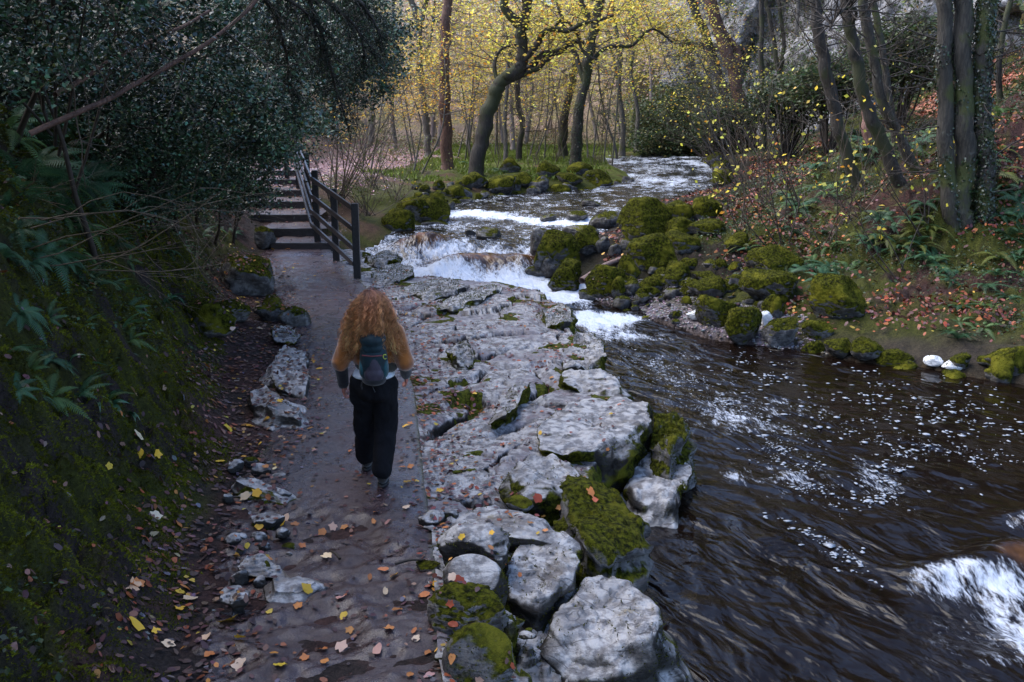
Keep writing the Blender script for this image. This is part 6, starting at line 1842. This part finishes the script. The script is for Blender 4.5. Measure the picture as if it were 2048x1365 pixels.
# hair: a core plus thousands of curls
core = remeshed("hair", [('e', (0, .055, 1.60), (.105, .115, .11), (0, 0, 0)), ('e', (0, .01, 1.50), (.145, .11, .15), (0, 0, 0)), ('e', (0, -.02, 1.38), (.17, .085, .12), (0, 0, 0)), ('e', (-.15, -.03, 1.28), (.065, .06, .09), (0, 0, 0)), ('e', (.15, -.03, 1.28), (.065, .06, .09), (0, 0, 0))], .012, 4, .6, .02, 21)
m, nt = newmat("auburn_hair"); k = N(nt)
k.out(k.pbsdf(k.attr('Col'), .48, spec=.4))
M_hair = m
m2, nt = newmat("auburn_hair_root"); k = N(nt); p = k.n('ShaderNodeTexCoord').outputs['Object']
k.out(k.pbsdf(k.mix(k.ramp(k.noise(k.mapping(p, (60, 60, 6)), 2, 5), .35, .65), (.05, .02, .012), (.20, .085, .045)), .6))
hair_o = pc("hair", core, m2)
rg = np.random.default_rng(31)
tb = Tubes()
top = np.array([0, .06, 1.60])
prof_z = [1.10, 1.20, 1.27, 1.40, 1.57, 1.70]; prof_w = [.17, .225, .255, .225, .165, .10]
for lk in range(330):
    th = rg.uniform(0, 1.5); a = rg.normal(-PI / 2, 1.15); side = math.cos(a)
    root = top + np.array([math.cos(a) * .098 * math.sin(th), math.sin(a) * .110 * math.sin(th), .108 * math.cos(th)])
    ez = rg.uniform(1.20, 1.48)
    ex = np.sign(side) * abs(side) ** .7 * np.interp(ez, prof_z, prof_w) * rg.uniform(.55, 1.0) + rg.normal(0, .02)
    if abs(ex) < .105: ez = max(ez, rg.uniform(1.31, 1.42))
    back = math.sin(a) < .25
    ey = (-.075 - rg.uniform(0, .05) * (1 - abs(ex) / .35)) if back else rg.uniform(-.05, .08)
    if abs(ex) < .11: ey -= .09
    L = np.linalg.norm(np.array([ex, ey, ez]) - root)
    fr = rg.uniform(4.5, 9.0); ph = rg.uniform(0, 6.28); am0 = rg.uniform(.009, .024); shade0 = rg.uniform(.35, 1.6); hue = rg.uniform(-.12, .12)
    for i in range(9):
        end = np.array([ex, ey, ez]) + rg.normal(0, .009, 3) + np.array([0, 0, rg.uniform(-.03, .03)])
        r0 = root + rg.normal(0, .008, 3)
        t = np.linspace(0, 1, 20)[:, None]
        c1 = r0 + np.array([side * .085 + rg.normal(0, .01), (-.055 if back else .03), -.0]); c2 = end + np.array([-ex * .12, -.02, L * .40])
        pts = (1 - t) ** 3 * r0 + 3 * (1 - t) ** 2 * t * c1 + 3 * (1 - t) * t ** 2 * c2 + t ** 3 * end
        am = am0 * rg.uniform(.8, 1.2) * sst(.05, .6, t[:, 0]); w = t[:, 0] * fr * 2 * PI * L / .4 + ph + rg.normal(0, .35)
        pts[:, 0] += np.sin(w) * am; pts[:, 1] += np.cos(w) * am
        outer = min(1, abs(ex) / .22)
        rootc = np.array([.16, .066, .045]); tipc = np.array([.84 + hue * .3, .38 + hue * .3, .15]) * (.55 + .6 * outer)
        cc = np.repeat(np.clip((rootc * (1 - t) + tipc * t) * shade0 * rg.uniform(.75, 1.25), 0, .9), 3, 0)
        tb.add(pts, np.linspace(.0026, .0013, 20), 3, cc, cap=False)
# fine frizz standing off
for i in range(900):
    a = rg.uniform(0, 2 * PI); zz = rg.uniform(1.15, 1.70); w = np.interp(zz, [1.15, 1.27, 1.4, 1.55, 1.66, 1.71], [.19, .265, .225, .16, .11, .04])
    sx = rg.choice([-1, 1]); p0 = np.array([sx * w * rg.uniform(.75, 1), -.04 + rg.normal(0, .04), zz])
    d = unit(np.array([sx * .7, rg.normal(0, .5), -.5 + rg.normal(0, .5)])); L = rg.uniform(.03, .09)
    t = np.linspace(0, 1, 7)[:, None]; pts = p0 + d * L * t; pts[:, 2] += np.sin(t[:, 0] * 7 + i) * .008; pts[:, 0] += np.cos(t[:, 0] * 7 + i) * .006
    tb.add(pts, np.linspace(.0011, .0006, 7), 3, np.array([.55, .28, .12]) * rg.uniform(.5, 1.1), cap=False)
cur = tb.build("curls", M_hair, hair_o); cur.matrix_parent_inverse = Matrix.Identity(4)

# ------------------------------------------------------------------ backpack (carried, so a thing of its own)
bp = empty("backpack", (OX, OY, 0)); tag(bp, "teal and plum rucksack worn by the walker", "backpack")
def bc(name, me, mat, par=None):
    o = link(name, me, mat, par or bp); o.matrix_parent_inverse = Matrix.Identity(4); return o
M_teal = cloth("teal_nylon", (.008, .028, .038), .55, 350, .25, .1); M_plum = cloth("plum_nylon", (.050, .042, .060), .5, 350, .2, .1); M_black = cloth("black_nylon", (.010, .011, .014), .6, 350)
bx = .025
bc("pack_body", remeshed("pack_body", [('e', (bx, -.135, 1.16), (.120, .095, .22), (0, 0, 0)), ('e', (bx, -.13, 1.24), (.108, .08, .12), (0, 0, 0)), ('e', (bx, -.14, 1.03), (.108, .085, .09), (0, 0, 0))], .010, 4, .5, .008, 41), M_teal)
bc("front_pocket", remeshed("front_pocket", [('e', (bx + .005, -.185, 1.12), (.078, .050, .125), (0, 0, 0)), ('e', (bx + .005, -.19, 1.04), (.085, .050, .08), (0, 0, 0))], .008, 4, .5, .006, 43), M_plum)
bc("lid", remeshed("lid", [('e', (bx, -.16, 1.345), (.112, .095, .065), (.25, 0, 0)), ('e', (bx, -.19, 1.27), (.092, .045, .055), (0, 0, 0))], .009, 4, .5, .008, 45), cloth("dark_teal_nylon", (.006, .022, .030), .5, 350, .25, .1))
bc("base_panel", remeshed("base_panel", [('e', (bx, -.15, .985), (.104, .082, .055), (0, 0, 0))], .009, 4, .5, .006, 47), M_black)
for s in (-1, 1):
    bc("side_pocket", remeshed("side_pocket", [('e', (bx + s * .098, -.14, 1.09), (.028, .055, .09), (0, 0, 0))], .008, 3, .5, .005, 49), cloth("bright_teal_mesh", (.014, .075, .09), .6, 500))
    tb = Tubes(); tb.add(smooth_path([(s * .075 + bx * .5, -.07, 1.40), (s * .095, .05, 1.455), (s * .11, .15, 1.38), (s * .13, .16, 1.22), (s * .12, -.02, 1.06)], 18), .022, 8, flat=.35); o = tb.build("shoulder_strap", M_black, bp); o.matrix_parent_inverse = Matrix.Identity(4)
tb = Tubes(); tb.add(smooth_path([(bx - .01, -.215, .985), (bx - .005, -.205, .93), (bx + .01, -.19, .885)], 8), .009, 5, flat=.3); o = tb.build("hanging_strap", M_black, bp); o.matrix_parent_inverse = Matrix.Identity(4)
tb = Tubes(); tb.add(smooth_path([(bx - .09, -.15, .99), (bx - .11, -.15, .94), (bx - .105, -.15, .90)], 8), .006, 5); o = tb.build("hanging_strap", M_black, bp); o.matrix_parent_inverse = Matrix.Identity(4)
tb = Tubes(); tb.add([(bx - .085, -.222, 1.215), (bx, -.240, 1.212), (bx + .088, -.222, 1.215)], .006, 6); o = tb.build("zip", mat_flat("red_piping", (.16, .03, .035), .5), bp); o.matrix_parent_inverse = Matrix.Identity(4)
tb = Tubes(); tb.add([(bx + .105 + .014 * math.cos(a), -.205, 1.20 + .02 * math.sin(a)) for a in np.linspace(.6, 5.6, 14)], .0038, 6); o = tb.build("clip", mat_flat("lime_clip", (.55, .62, .08), .4), bp); o.matrix_parent_inverse = Matrix.Identity(4)
# ------------------------------------------------------------------ fallen leaves
rg = np.random.default_rng(1234)
DARKP = [(5, (.055, .026, .024)), (4, (.085, .042, .040)), (2.5, (.16, .075, .055)), (1.3, (.20, .055, .020)), (.5, (.24, .15, .10)), (.4, (.36, .16, .03)), (.25, (.50, .33, .04)), (.8, (.12, .10, .12))]
REDP = [(3, (.15, .042, .03)), (3, (.24, .060, .022)), (3, (.09, .035, .035)), (1.0, (.36, .14, .04)), (.7, (.18, .10, .10)), (.4, (.45, .28, .05))]
def litter(name, x, y, size, pal, label, rocks=True, curl=.28, simple=True, lift=.008, thin=0):
    z, nn, isr = surf(x, y, rocks)
    keep = nn[:, 2] > .45
    if thin: keep &= ~(isr & (rg.random(len(x)) < thin))
    # nothing floats on the water
    keep &= ~((sdf(RIVER, x, y) < .05) & ~isr & (z < waterz(x, y) + .08))
    x, y, z, nn = x[keep], y[keep], z[keep], nn[keep]; size = size[keep]
    C = np.stack([x, y, z], 1) + nn * (lift + rg.uniform(0, .012, (len(x), 1)))
    V, F, c = flat_leaves(C, nn, size, pick(rg, len(x), pal, .2), rg, .35, curl, simple)
    o = link(name, mesh_np(name, V, F, c), M_litter, smooth=False)
    return tag(o, label, kind="stuff")
# drift on the left verge
def f1_(x, y):
    d = XL(y) - x
    return sst(-.35, .0, d + fbm2(x * 2, y * 2, 3, 7) * .3) * (1 - .75 * sst(STRIP(y) + .3, STRIP(y) + .9, d)) * (d < 2.6)
x, y = area(26000, -7.5, -1.0, 3.5, 21.5, rg, f1_)
litter("leaf_litter", x, y, rg.uniform(.03, .075, len(x)), DARKP, "drift of wet dead leaves along the left verge of the path")
# on the path
x, y = area(11000, -5.2, -.2, 3.5, 21.5, rg, lambda x, y: (x > XL(y)) * (x < XR(y)) * (.35 + .65 * sst(.6, .1, np.minimum(x - XL(y), XR(y) - x) * 1.5)))
litter("leaf_litter", x, y, rg.uniform(.025, .06, len(x)), DARKP, "small wet leaves trodden into the path", curl=.1)
# ledge: in the cracks and along the path side
def f2_(x, y):
    dw = -sdf(RIVER, x, y)
    z, k1, k2, e1, c1 = ledge_surf(x, y, dw, True)
    edge = sst(.9, .0, x - XR(y)) * .55
    return (x > XR(y) - .02) * (dw < -.05) * np.clip(k1 * .8 + k2 * .5 + edge + .05 + .5 * sst(.1, .4, fbm2(x * 1.4, y * 1.4, 3, 8)), 0, 1)
x, y = area(30000, -2.6, 2.0, 4.6, 19.5, rg, f2_)
litter("leaf_litter", x, y, rg.uniform(.025, .065, len(x)), REDP + [(3, (.07, .035, .035))], "red-brown leaves lodged in the cracks of the limestone ledge", thin=.82)
# left bank, sparse
x, y = area(5000, -8, -2, 4, 22, rg, lambda x, y: (XL(y) - x > STRIP(y)) * sst(-.1, .3, fbm2(x * 1.1, y * 1.1, 3, 81)) * .8)
litter("leaf_litter", x, y, rg.uniform(.03, .07, len(x)), DARKP, "scattered dead leaves on the mossy left bank", rocks=False, lift=.03)
# right bank
def f3_(x, y):
    d = sdf(RIVER, x, y)
    return (x > XC(y)) * sst(.6, 2.2, d) * (.12 + .88 * sst(-.05, .25, fbm2(x * .55, y * .55, 3, 91)))
x, y = area(120000, 2, 24, 12, 48, rg, f3_)
litter("leaf_litter", x, y, rg.uniform(.05, .10, len(x)) * (1 + (y - 12) * .015), REDP, "rust-red leaf fall on the right bank", rocks=False, lift=.07)
# the chute of brown leaves under the outcrop
q = hit(1985, 180); 
cx, cy = q[0], q[1]
x = rg.uniform(cx - .9, cx + 1.1, 5000); y = rg.uniform(cy - 5, cy + 5, 5000)
litter("leaf_litter", x, y, rg.uniform(.08, .14, len(x)), [(3, (.34, .11, .06)), (2, (.26, .09, .05)), (1, (.42, .20, .12))], "chute of rust-coloured leaves below the outcrop at the right edge", rocks=False, lift=.12)
# pink leaf carpet beyond the fence
x, y = area(26000, -10, -2, 29, 60, rg, lambda x, y: np.clip(np.exp(-((x - (XL(y) + XR(y)) / 2) / 2.2) ** 2) * 1.2 - .1, 0, 1))
litter("leaf_litter", x, y, rg.uniform(.06, .11, len(x)), [(3, (.38, .25, .26)), (2, (.30, .16, .14)), (1, (.48, .36, .34)), (.5, (.5, .3, .08))], "pinkish carpet of leaves on the path beyond the fence", rocks=False)
# steps
x = rg.uniform(-6.8, -3.8, 2500); y = rg.uniform(Y_S0, Y_S1 + 1, 2500)
zs = np.zeros(len(x)) - 9; 
for (z_, a, b, yy_) in STEP: zs = np.where((y > yy_ + .02) & (x > a + .03) & (x < b), z_, zs)
kk = zs > -5; C = np.stack([x, y, zs + .012], 1)[kk]
V, F, c = flat_leaves(C, np.repeat([[0, 0, 1.]], len(C), 0), rg.uniform(.03, .07, len(C)), pick(rg, len(C), DARKP, .2), rg, .4, .3, True)
tag(link("leaf_litter", mesh_np("leaf_litter", V, F, c), M_litter, smooth=False), "dead leaves on the treads of the steps", kind="stuff")

# the leaves one can pick out, each a thing of its own
seen = [  # photo position, width px, palette key
 (480, 1337, 34, 'c'), (455, 1246, 46, 'y'), (612, 1182, 30, 'y'), (652, 1119, 26, 'c'), (688, 1238, 20, 'y'), (597, 1217, 22, 'o'), (790, 1154, 18, 'y'), (766, 1144, 20, 'o'), (755, 1305, 28, 'p'), (778, 1265, 24, 'o'), (700, 1265, 22, 'o'),
 (683, 1297, 30, 'c'), (645, 1303, 26, 'o'), (560, 1335, 30, 'y'), (610, 1320, 22, 'o'), (480, 1281, 26, 'y'), (650, 1330, 20, 'o'), (820, 1355, 22, 'o'), (855, 1310, 18, 'o'), (860, 1355, 24, 'p'), (795, 1223, 22, 'o'), (770, 1187, 16, 'c'), (682, 1200, 20, 'p'), (740, 1160, 16, 'o'),
 (868, 1170, 16, 'y'), (848, 1196, 26, 'o'), (834, 1281, 20, 'c'), (830, 1267, 18, 'o'), (605, 1095, 18, 'o'), (665, 1060, 22, 'p'), (690, 1058, 18, 'o'), (645, 1068, 20, 'o'), (590, 1052, 20, 'o'), (572, 1040, 22, 'c'), (567, 1050, 18, 'y'), (812, 1018, 20, 'c'),
 (752, 1028, 16, 'o'), (748, 1048, 14, 'o'), (777, 1047, 16, 'p'), (815, 968, 18, 'y'), (833, 965, 14, 'y'), (822, 937, 16, 'o'), (805, 938, 16, 'o'), (812, 855, 16, 'y'), (820, 850, 14, 'o'), (852, 985, 12, 'o'), (520, 1052, 22, 'y'), (515, 1060, 20, 'o'),
 (492, 995, 26, 'c'), (515, 987, 22, 'y'), (440, 926, 22, 'y'), (455, 860, 26, 'y'), (312, 914, 22, 'y'), (282, 912, 20, 'y'), (217, 938, 18, 'y'), (310, 1037, 30, 'c'), (355, 1050, 26, 'o'), (262, 1180, 46, 'c'), (275, 1172, 30, 'o'), (360, 1190, 22, 'y'), (380, 1202, 34, 'c'), (358, 1222, 24, 'y'), (270, 1255, 38, 'y'), (312, 1268, 22, 'y'),
 (337, 1293, 30, 'c'), (415, 1278, 26, 'c'), (430, 1147, 26, 'o'), (505, 1162, 28, 'o'), (420, 1315, 24, 'o'), (386, 640, 10, 'y'), (382, 362, 13, 'y'), (470, 740, 10, 'o'), (413, 735, 16, 'o'), (520, 660, 14, 'c'), (465, 658, 12, 'c'), (535, 840, 20, 'y'), (500, 855, 18, 'y'), (560, 805, 16, 'y'),
 (574, 828, 16, 'o'), (600, 875, 14, 'o'), (555, 905, 16, 'o'), (530, 935, 14, 'o'), (265, 788, 26, 'c'), (275, 880, 24, 'c'), (240, 830, 14, 'o'), (285, 870, 14, 'y'), (370, 1180, 22, 'o'), (550, 940, 12, 'c'), (638, 740, 12, 'y'), (655, 860, 10, 'o'), (700, 905, 12, 'o'), (630, 905, 14, 'p'),
 (640, 800, 9, 'y'), (568, 545, 8, 'y'), (590, 530, 7, 'o'), (615, 560, 8, 'y'), (660, 570, 7, 'o'), (575, 500, 9, 'o'), (546, 500, 8, 'y'), (585, 470, 8, 'y'),
 (950, 790, 10, 'y'), (945, 830, 10, 'o'), (1222, 830, 11, 'y'), (1215, 900, 8, 'o'), (1080, 868, 10, 'y'), (1095, 740, 8, 'o'), (1050, 655, 8, 'o'), (1018, 1033, 14, 'o'), (1032, 1030, 12, 'o'), (1060, 1048, 16, 'o'), (1076, 1070, 12, 'y'), (1090, 1064, 12, 'o'), (1038, 1150, 12, 'o'), (1180, 985, 22, 'o'), (1190, 1000, 16, 'r'), (1075, 998, 24, 'r'),
 (1118, 1016, 14, 'o'), (920, 1165, 28, 'r'), (905, 1155, 22, 'c'), (983, 1068, 14, 'y'), (925, 1076, 16, 'y'), (880, 985, 18, 'y'), (900, 1210, 18, 'r'), (905, 1250, 20, 'r'), (1022, 1333, 14, 'r'), (905, 1318, 22, 'o'), (960, 1360, 18, 'p'), (1165, 632, 8, 'o'), (985, 735, 8, 'r'), (865, 760, 9, 'r'), (882, 830, 9, 'y'), (900, 870, 10, 'o')]
PALS = {'y': ((.62, .36, .03), "yellow"), 'o': ((.42, .15, .04), "orange-brown"), 'c': ((.62, .46, .30), "pale cream"), 'p': ((.42, .24, .20), "pinkish"), 'r': ((.34, .06, .02), "rust-red")}
for i, (px, py, wpx, kc) in enumerate(seen):
    d = ray(px, py)
    ts = np.linspace(3.5, 26, 1400) / d[1]
    X = d[0] * ts; Y = d[1] * ts; Z = CAMZ + d[2] * ts
    z, _, _ = surf(X, Y, rocks=False)
    j = int(np.argmax(z > Z))
    t0 = ts[j]
    r_ = ROCK_BVH.ray_cast(Vector((0, 0, CAMZ)), Vector(d).normalized())
    dn = np.linalg.norm(d)
    if r_[0] is not None and r_[3] / dn < t0:
        q = np.array(r_[0]); nv = np.array(r_[1]); nv = nv if nv[2] > 0 else -nv
    else:
        q = np.array([X[j], Y[j], z[j]])
        zz, n_, _ = surf(np.array([q[0]]), np.array([q[1]]), rocks=False); nv = n_[0]
    if nv[2] < .3: nv = unit(nv + np.array([0, -.3, .8]))
    s = wpx / scale_at(q) * 1.0
    col, word = PALS[kc]
    V, F, c = flat_leaves(np.zeros((1, 3)), nv[None], np.array([s * 1.05]), pick(rg, 1, [(1, col)], .12), rg, .55, .35)
    where = "path" if XL(q[1]) < q[0] < XR(q[1]) and q[1] < Y_S0 else ("ledge" if q[0] > XR(q[1]) else ("verge" if XL(q[1]) - q[0] < STRIP(q[1]) + .5 else "bank"))
    txt = {"path": "lying on the wet path", "ledge": "lying on the limestone ledge", "verge": "on the leafy left verge of the path", "bank": "caught on the mossy left bank"}[where]
    o = link("fallen_leaf", mesh_np("fallen_leaf", V, F, c), M_litter, loc=(q + nv * .016).tolist(), smooth=False)
    tag(o, f"{word} fallen leaf {txt}", "leaf", f"{word} leaves on the {where}")
# twigs lying on the path
for px, py, L_, an, lb in [(820, 1124, .22, .3, "short dark stick lying across the near path"), (670, 1110, .16, 2.2, "thin curved twig on the near path")]:
    q = P(px, py, .02); tb = Tubes(); dv_ = np.array([math.cos(an), math.sin(an), 0]); tb.add(smooth_path([q - dv_ * L_ / 2, q + [0, .01, .01], q + dv_ * L_ / 2], 8, .002), [.012, .012, .01, .01, .009, .009, .008, .006], 6)
    tag(tb.build("twig", M_twigd), lb, "twig")

# gravel beach
x = rg.uniform(1.6, 5.0, 9000); y = rg.uniform(15, 20, 9000)
d = sdf(RIVER, x, y); kk = (d > -.2) & (d < 1.3) & (x > XC(y)); x, y = x[kk], y[kk]
z = Hs(x, y)
V0, F0 = CS[10]; 
bm = bmesh.new(); bmesh.ops.create_icosphere(bm, subdivisions=1, radius=1); IV = np.array([v.co[:] for v in bm.verts]); IF = np.array([[v.index for v in f.verts] for f in bm.faces]); bm.free()
n = len(x); S_ = rg.uniform(.012, .035, (n, 1, 1)) * rg.uniform(.6, 1.3, (n, 1, 3)); S_[:, :, 2] *= .6
V = IV[None] * S_ * rg.uniform(.85, 1.15, (n, len(IV), 1)) + np.stack([x, y, z], 1)[:, None, :]
F = (IF[None] + (np.arange(n) * len(IV))[:, None, None]).reshape(-1, 3)
col = np.repeat(pick(rg, n, [(3, (.16, .14, .15)), (2, (.26, .23, .25)), (1, (.08, .06, .06)), (.6, (.22, .14, .12))], .2), len(IV), 0)
M_grav = mat_leaf("pebble", .4, 0, .5)
tag(link("gravel", mesh_np("gravel", V.reshape(-1, 3), F, col), M_grav), "pebbles of the small gravel beach", kind="stuff")

# froth flecks carried on the pool
def flecks(n, f, x0, x1, y0, y1, s0, s1):
    x, y = area(n, x0, x1, y0, y1, rg, f); return x, y, rg.uniform(s0, s1, len(x)) ** 1
regs = []
q = [P(1800, 830, ZLO), P(1950, 850, ZLO), P(1640, 790, ZLO)]
def gb(cx, cy, sx, sy): return lambda x, y: np.exp(-((x - cx) / sx) ** 2 - ((y - cy) / sy) ** 2)
def band(x, y):
    a = gb(*P(1900, 840, ZLO)[:2], 2.2, 1.5)(x, y) * (.25 + .75 * sst(-.1, .3, fbm2(x * 2, y * 2, 3, 5)))
    b = gb(*P(1560, 745, ZLO)[:2], 1.3, 1.0)(x, y) * sst(-.1, .3, fbm2(x * 2.5, y * 2.5, 3, 15))
    # the line of clots drifting towards the camera
    L0 = P(1480, 770, ZLO); L1 = P(1820, 930, ZLO); L2 = P(1640, 1090, ZLO)
    return np.clip(a + b * .8, 0, 1)
x1_, y1_, s1_ = flecks(9000, band, 2.5, 12, 8, 16, .005, .019)
def line_f(pts, n, w, s0, s1):
    Pq = smooth_path([P(a, b, ZLO) for a, b in pts], n)
    return Pq[:, 0] + rg.normal(0, w, n), Pq[:, 1] + rg.normal(0, w, n), rg.uniform(s0, s1, n)
ls = [line_f([(1300, 720), (1420, 780), (1520, 850), (1600, 930)], 170, .14, .008, .03), line_f([(1800, 900), (1790, 930), (1750, 965), (1770, 1000), (1720, 1010)], 60, .11, .014, .05), line_f([(1560, 1040), (1640, 1090), (1700, 1120), (1760, 1160)], 46, .09, .014, .045), line_f([(1500, 820), (1560, 900), (1600, 960), (1680, 1020)], 120, .16, .008, .028), line_f([(1680, 830), (1760, 880), (1880, 900), (2000, 930)], 90, .2, .008, .026), line_f([(1240, 700), (1330, 760), (1400, 830)], 160, .16, .006, .02)]
ls = [(np.concatenate([l[0], l[0] + rg.normal(0, .04, len(l[0])), l[0] + rg.normal(0, .03, len(l[0]))]), np.concatenate([l[1], l[1] + rg.normal(0, .05, len(l[0])), l[1] + rg.normal(0, .04, len(l[0]))]), np.concatenate([l[2] * .42, l[2] * .28, l[2] * .22])) for l in ls]
x = np.concatenate([x1_] + [l[0] for l in ls]); y = np.concatenate([y1_] + [l[1] for l in ls]); s = np.concatenate([s1_] + [l[2] for l in ls])
kk = sdf(RIVER, x, y) < -.15; x, y, s = x[kk], y[kk], s[kk]
n = len(x); V = IV[None] * (s[:, None, None] * np.array([1, 1, .14]) * rg.uniform(.5, 1.9, (n, 1, 1)) ** 1.3 * np.stack([rg.uniform(.6, 1.7, n), rg.uniform(.6, 1.7, n), np.ones(n)], 1)[:, None, :]) * rg.uniform(.75, 1.25, (n, len(IV), 1)) + np.stack([x, y, waterz(x, y) + .012], 1)[:, None, :]
F = (IF[None] + (np.arange(n) * len(IV))[:, None, None]).reshape(-1, 3)
m, nt = newmat("froth_fleck"); k = N(nt); k.out(k.pbsdf((.34, .37, .42), .4))
tag(link("foam_flecks", mesh_np("foam_flecks", V.reshape(-1, 3), F), m), "white froth flecks drifting on the dark pool", kind="stuff")
# ------------------------------------------------------------------ camera, light
cam = bpy.data.cameras.new("camera"); cam.sensor_width = 36; cam.lens = 35.0; cam.clip_end = 600; cam.clip_start = .1
co = bpy.data.objects.new("camera", cam); COL.objects.link(co)
co.location = (0, 0, CAMZ); co.rotation_euler = (PI / 2 - PITCH, 0, 0)
SC.camera = co
wd = bpy.data.worlds.new("World"); SC.world = wd; wd.use_nodes = True
nt = wd.node_tree
for n in list(nt.nodes): nt.nodes.remove(n)
sky = nt.nodes.new('ShaderNodeTexSky'); sky.sky_type = 'NISHITA'; sky.sun_disc = False
SUN_EL = math.radians(50); SUN_AZ = math.radians(-75)
sky.sun_elevation = SUN_EL; sky.sun_rotation = SUN_AZ
sky.air_density = 1.0; sky.dust_density = 1.5; sky.ozone_density = 2.5
bg = nt.nodes.new('ShaderNodeBackground'); bg.inputs['Strength'].default_value = 0.12
ow = nt.nodes.new('ShaderNodeOutputWorld')
wb = nt.nodes.new('ShaderNodeMix'); wb.data_type = 'RGBA'; wb.blend_type = 'MULTIPLY'; wb.inputs[0].default_value = 1; wb.inputs[7].default_value = (.98, .98, 1.05, 1)
nt.links.new(sky.outputs[0], wb.inputs[6]); nt.links.new(wb.outputs[2], bg.inputs[0]); nt.links.new(bg.outputs[0], ow.inputs[0])
sl = bpy.data.lights.new("sun", 'SUN'); sl.energy = 1.8; sl.angle = math.radians(70); sl.color = (1, .95, .88)
so = bpy.data.objects.new("sun", sl); COL.objects.link(so)
# sky sun_rotation turns clockwise from +Y
dv = Vector((math.sin(SUN_AZ) * math.cos(SUN_EL), math.cos(SUN_AZ) * math.cos(SUN_EL), math.sin(SUN_EL)))
so.rotation_euler = dv.to_track_quat('Z', 'Y').to_euler()
# the damp air of the gorge
hz = bpy.data.meshes.new("haze"); bm = bmesh.new(); bmesh.ops.create_cube(bm, size=1)
for v in bm.verts: v.co = Vector((v.co.x * 640, v.co.y * 520 + 200, v.co.z * 78 + 34.0))
bm.to_mesh(hz); bm.free()
mh, nth = newmat("haze"); vol = nth.nodes.new('ShaderNodeVolumePrincipled'); vol.inputs['Color'].default_value = (.86, .88, .95, 1); vol.inputs['Density'].default_value = HAZE; vol.inputs['Anisotropy'].default_value = .2
oh = nth.nodes.new('ShaderNodeOutputMaterial'); nth.links.new(vol.outputs[0], oh.inputs['Volume'])
if HAZE > 0: tag(link("haze", hz, mh, smooth=False), "thin damp haze in the gorge", kind="stuff")
SC.view_settings.view_transform = 'Standard'; SC.view_settings.look = 'None'; SC.view_settings.gamma = 1
SC.view_settings.exposure = 1.72
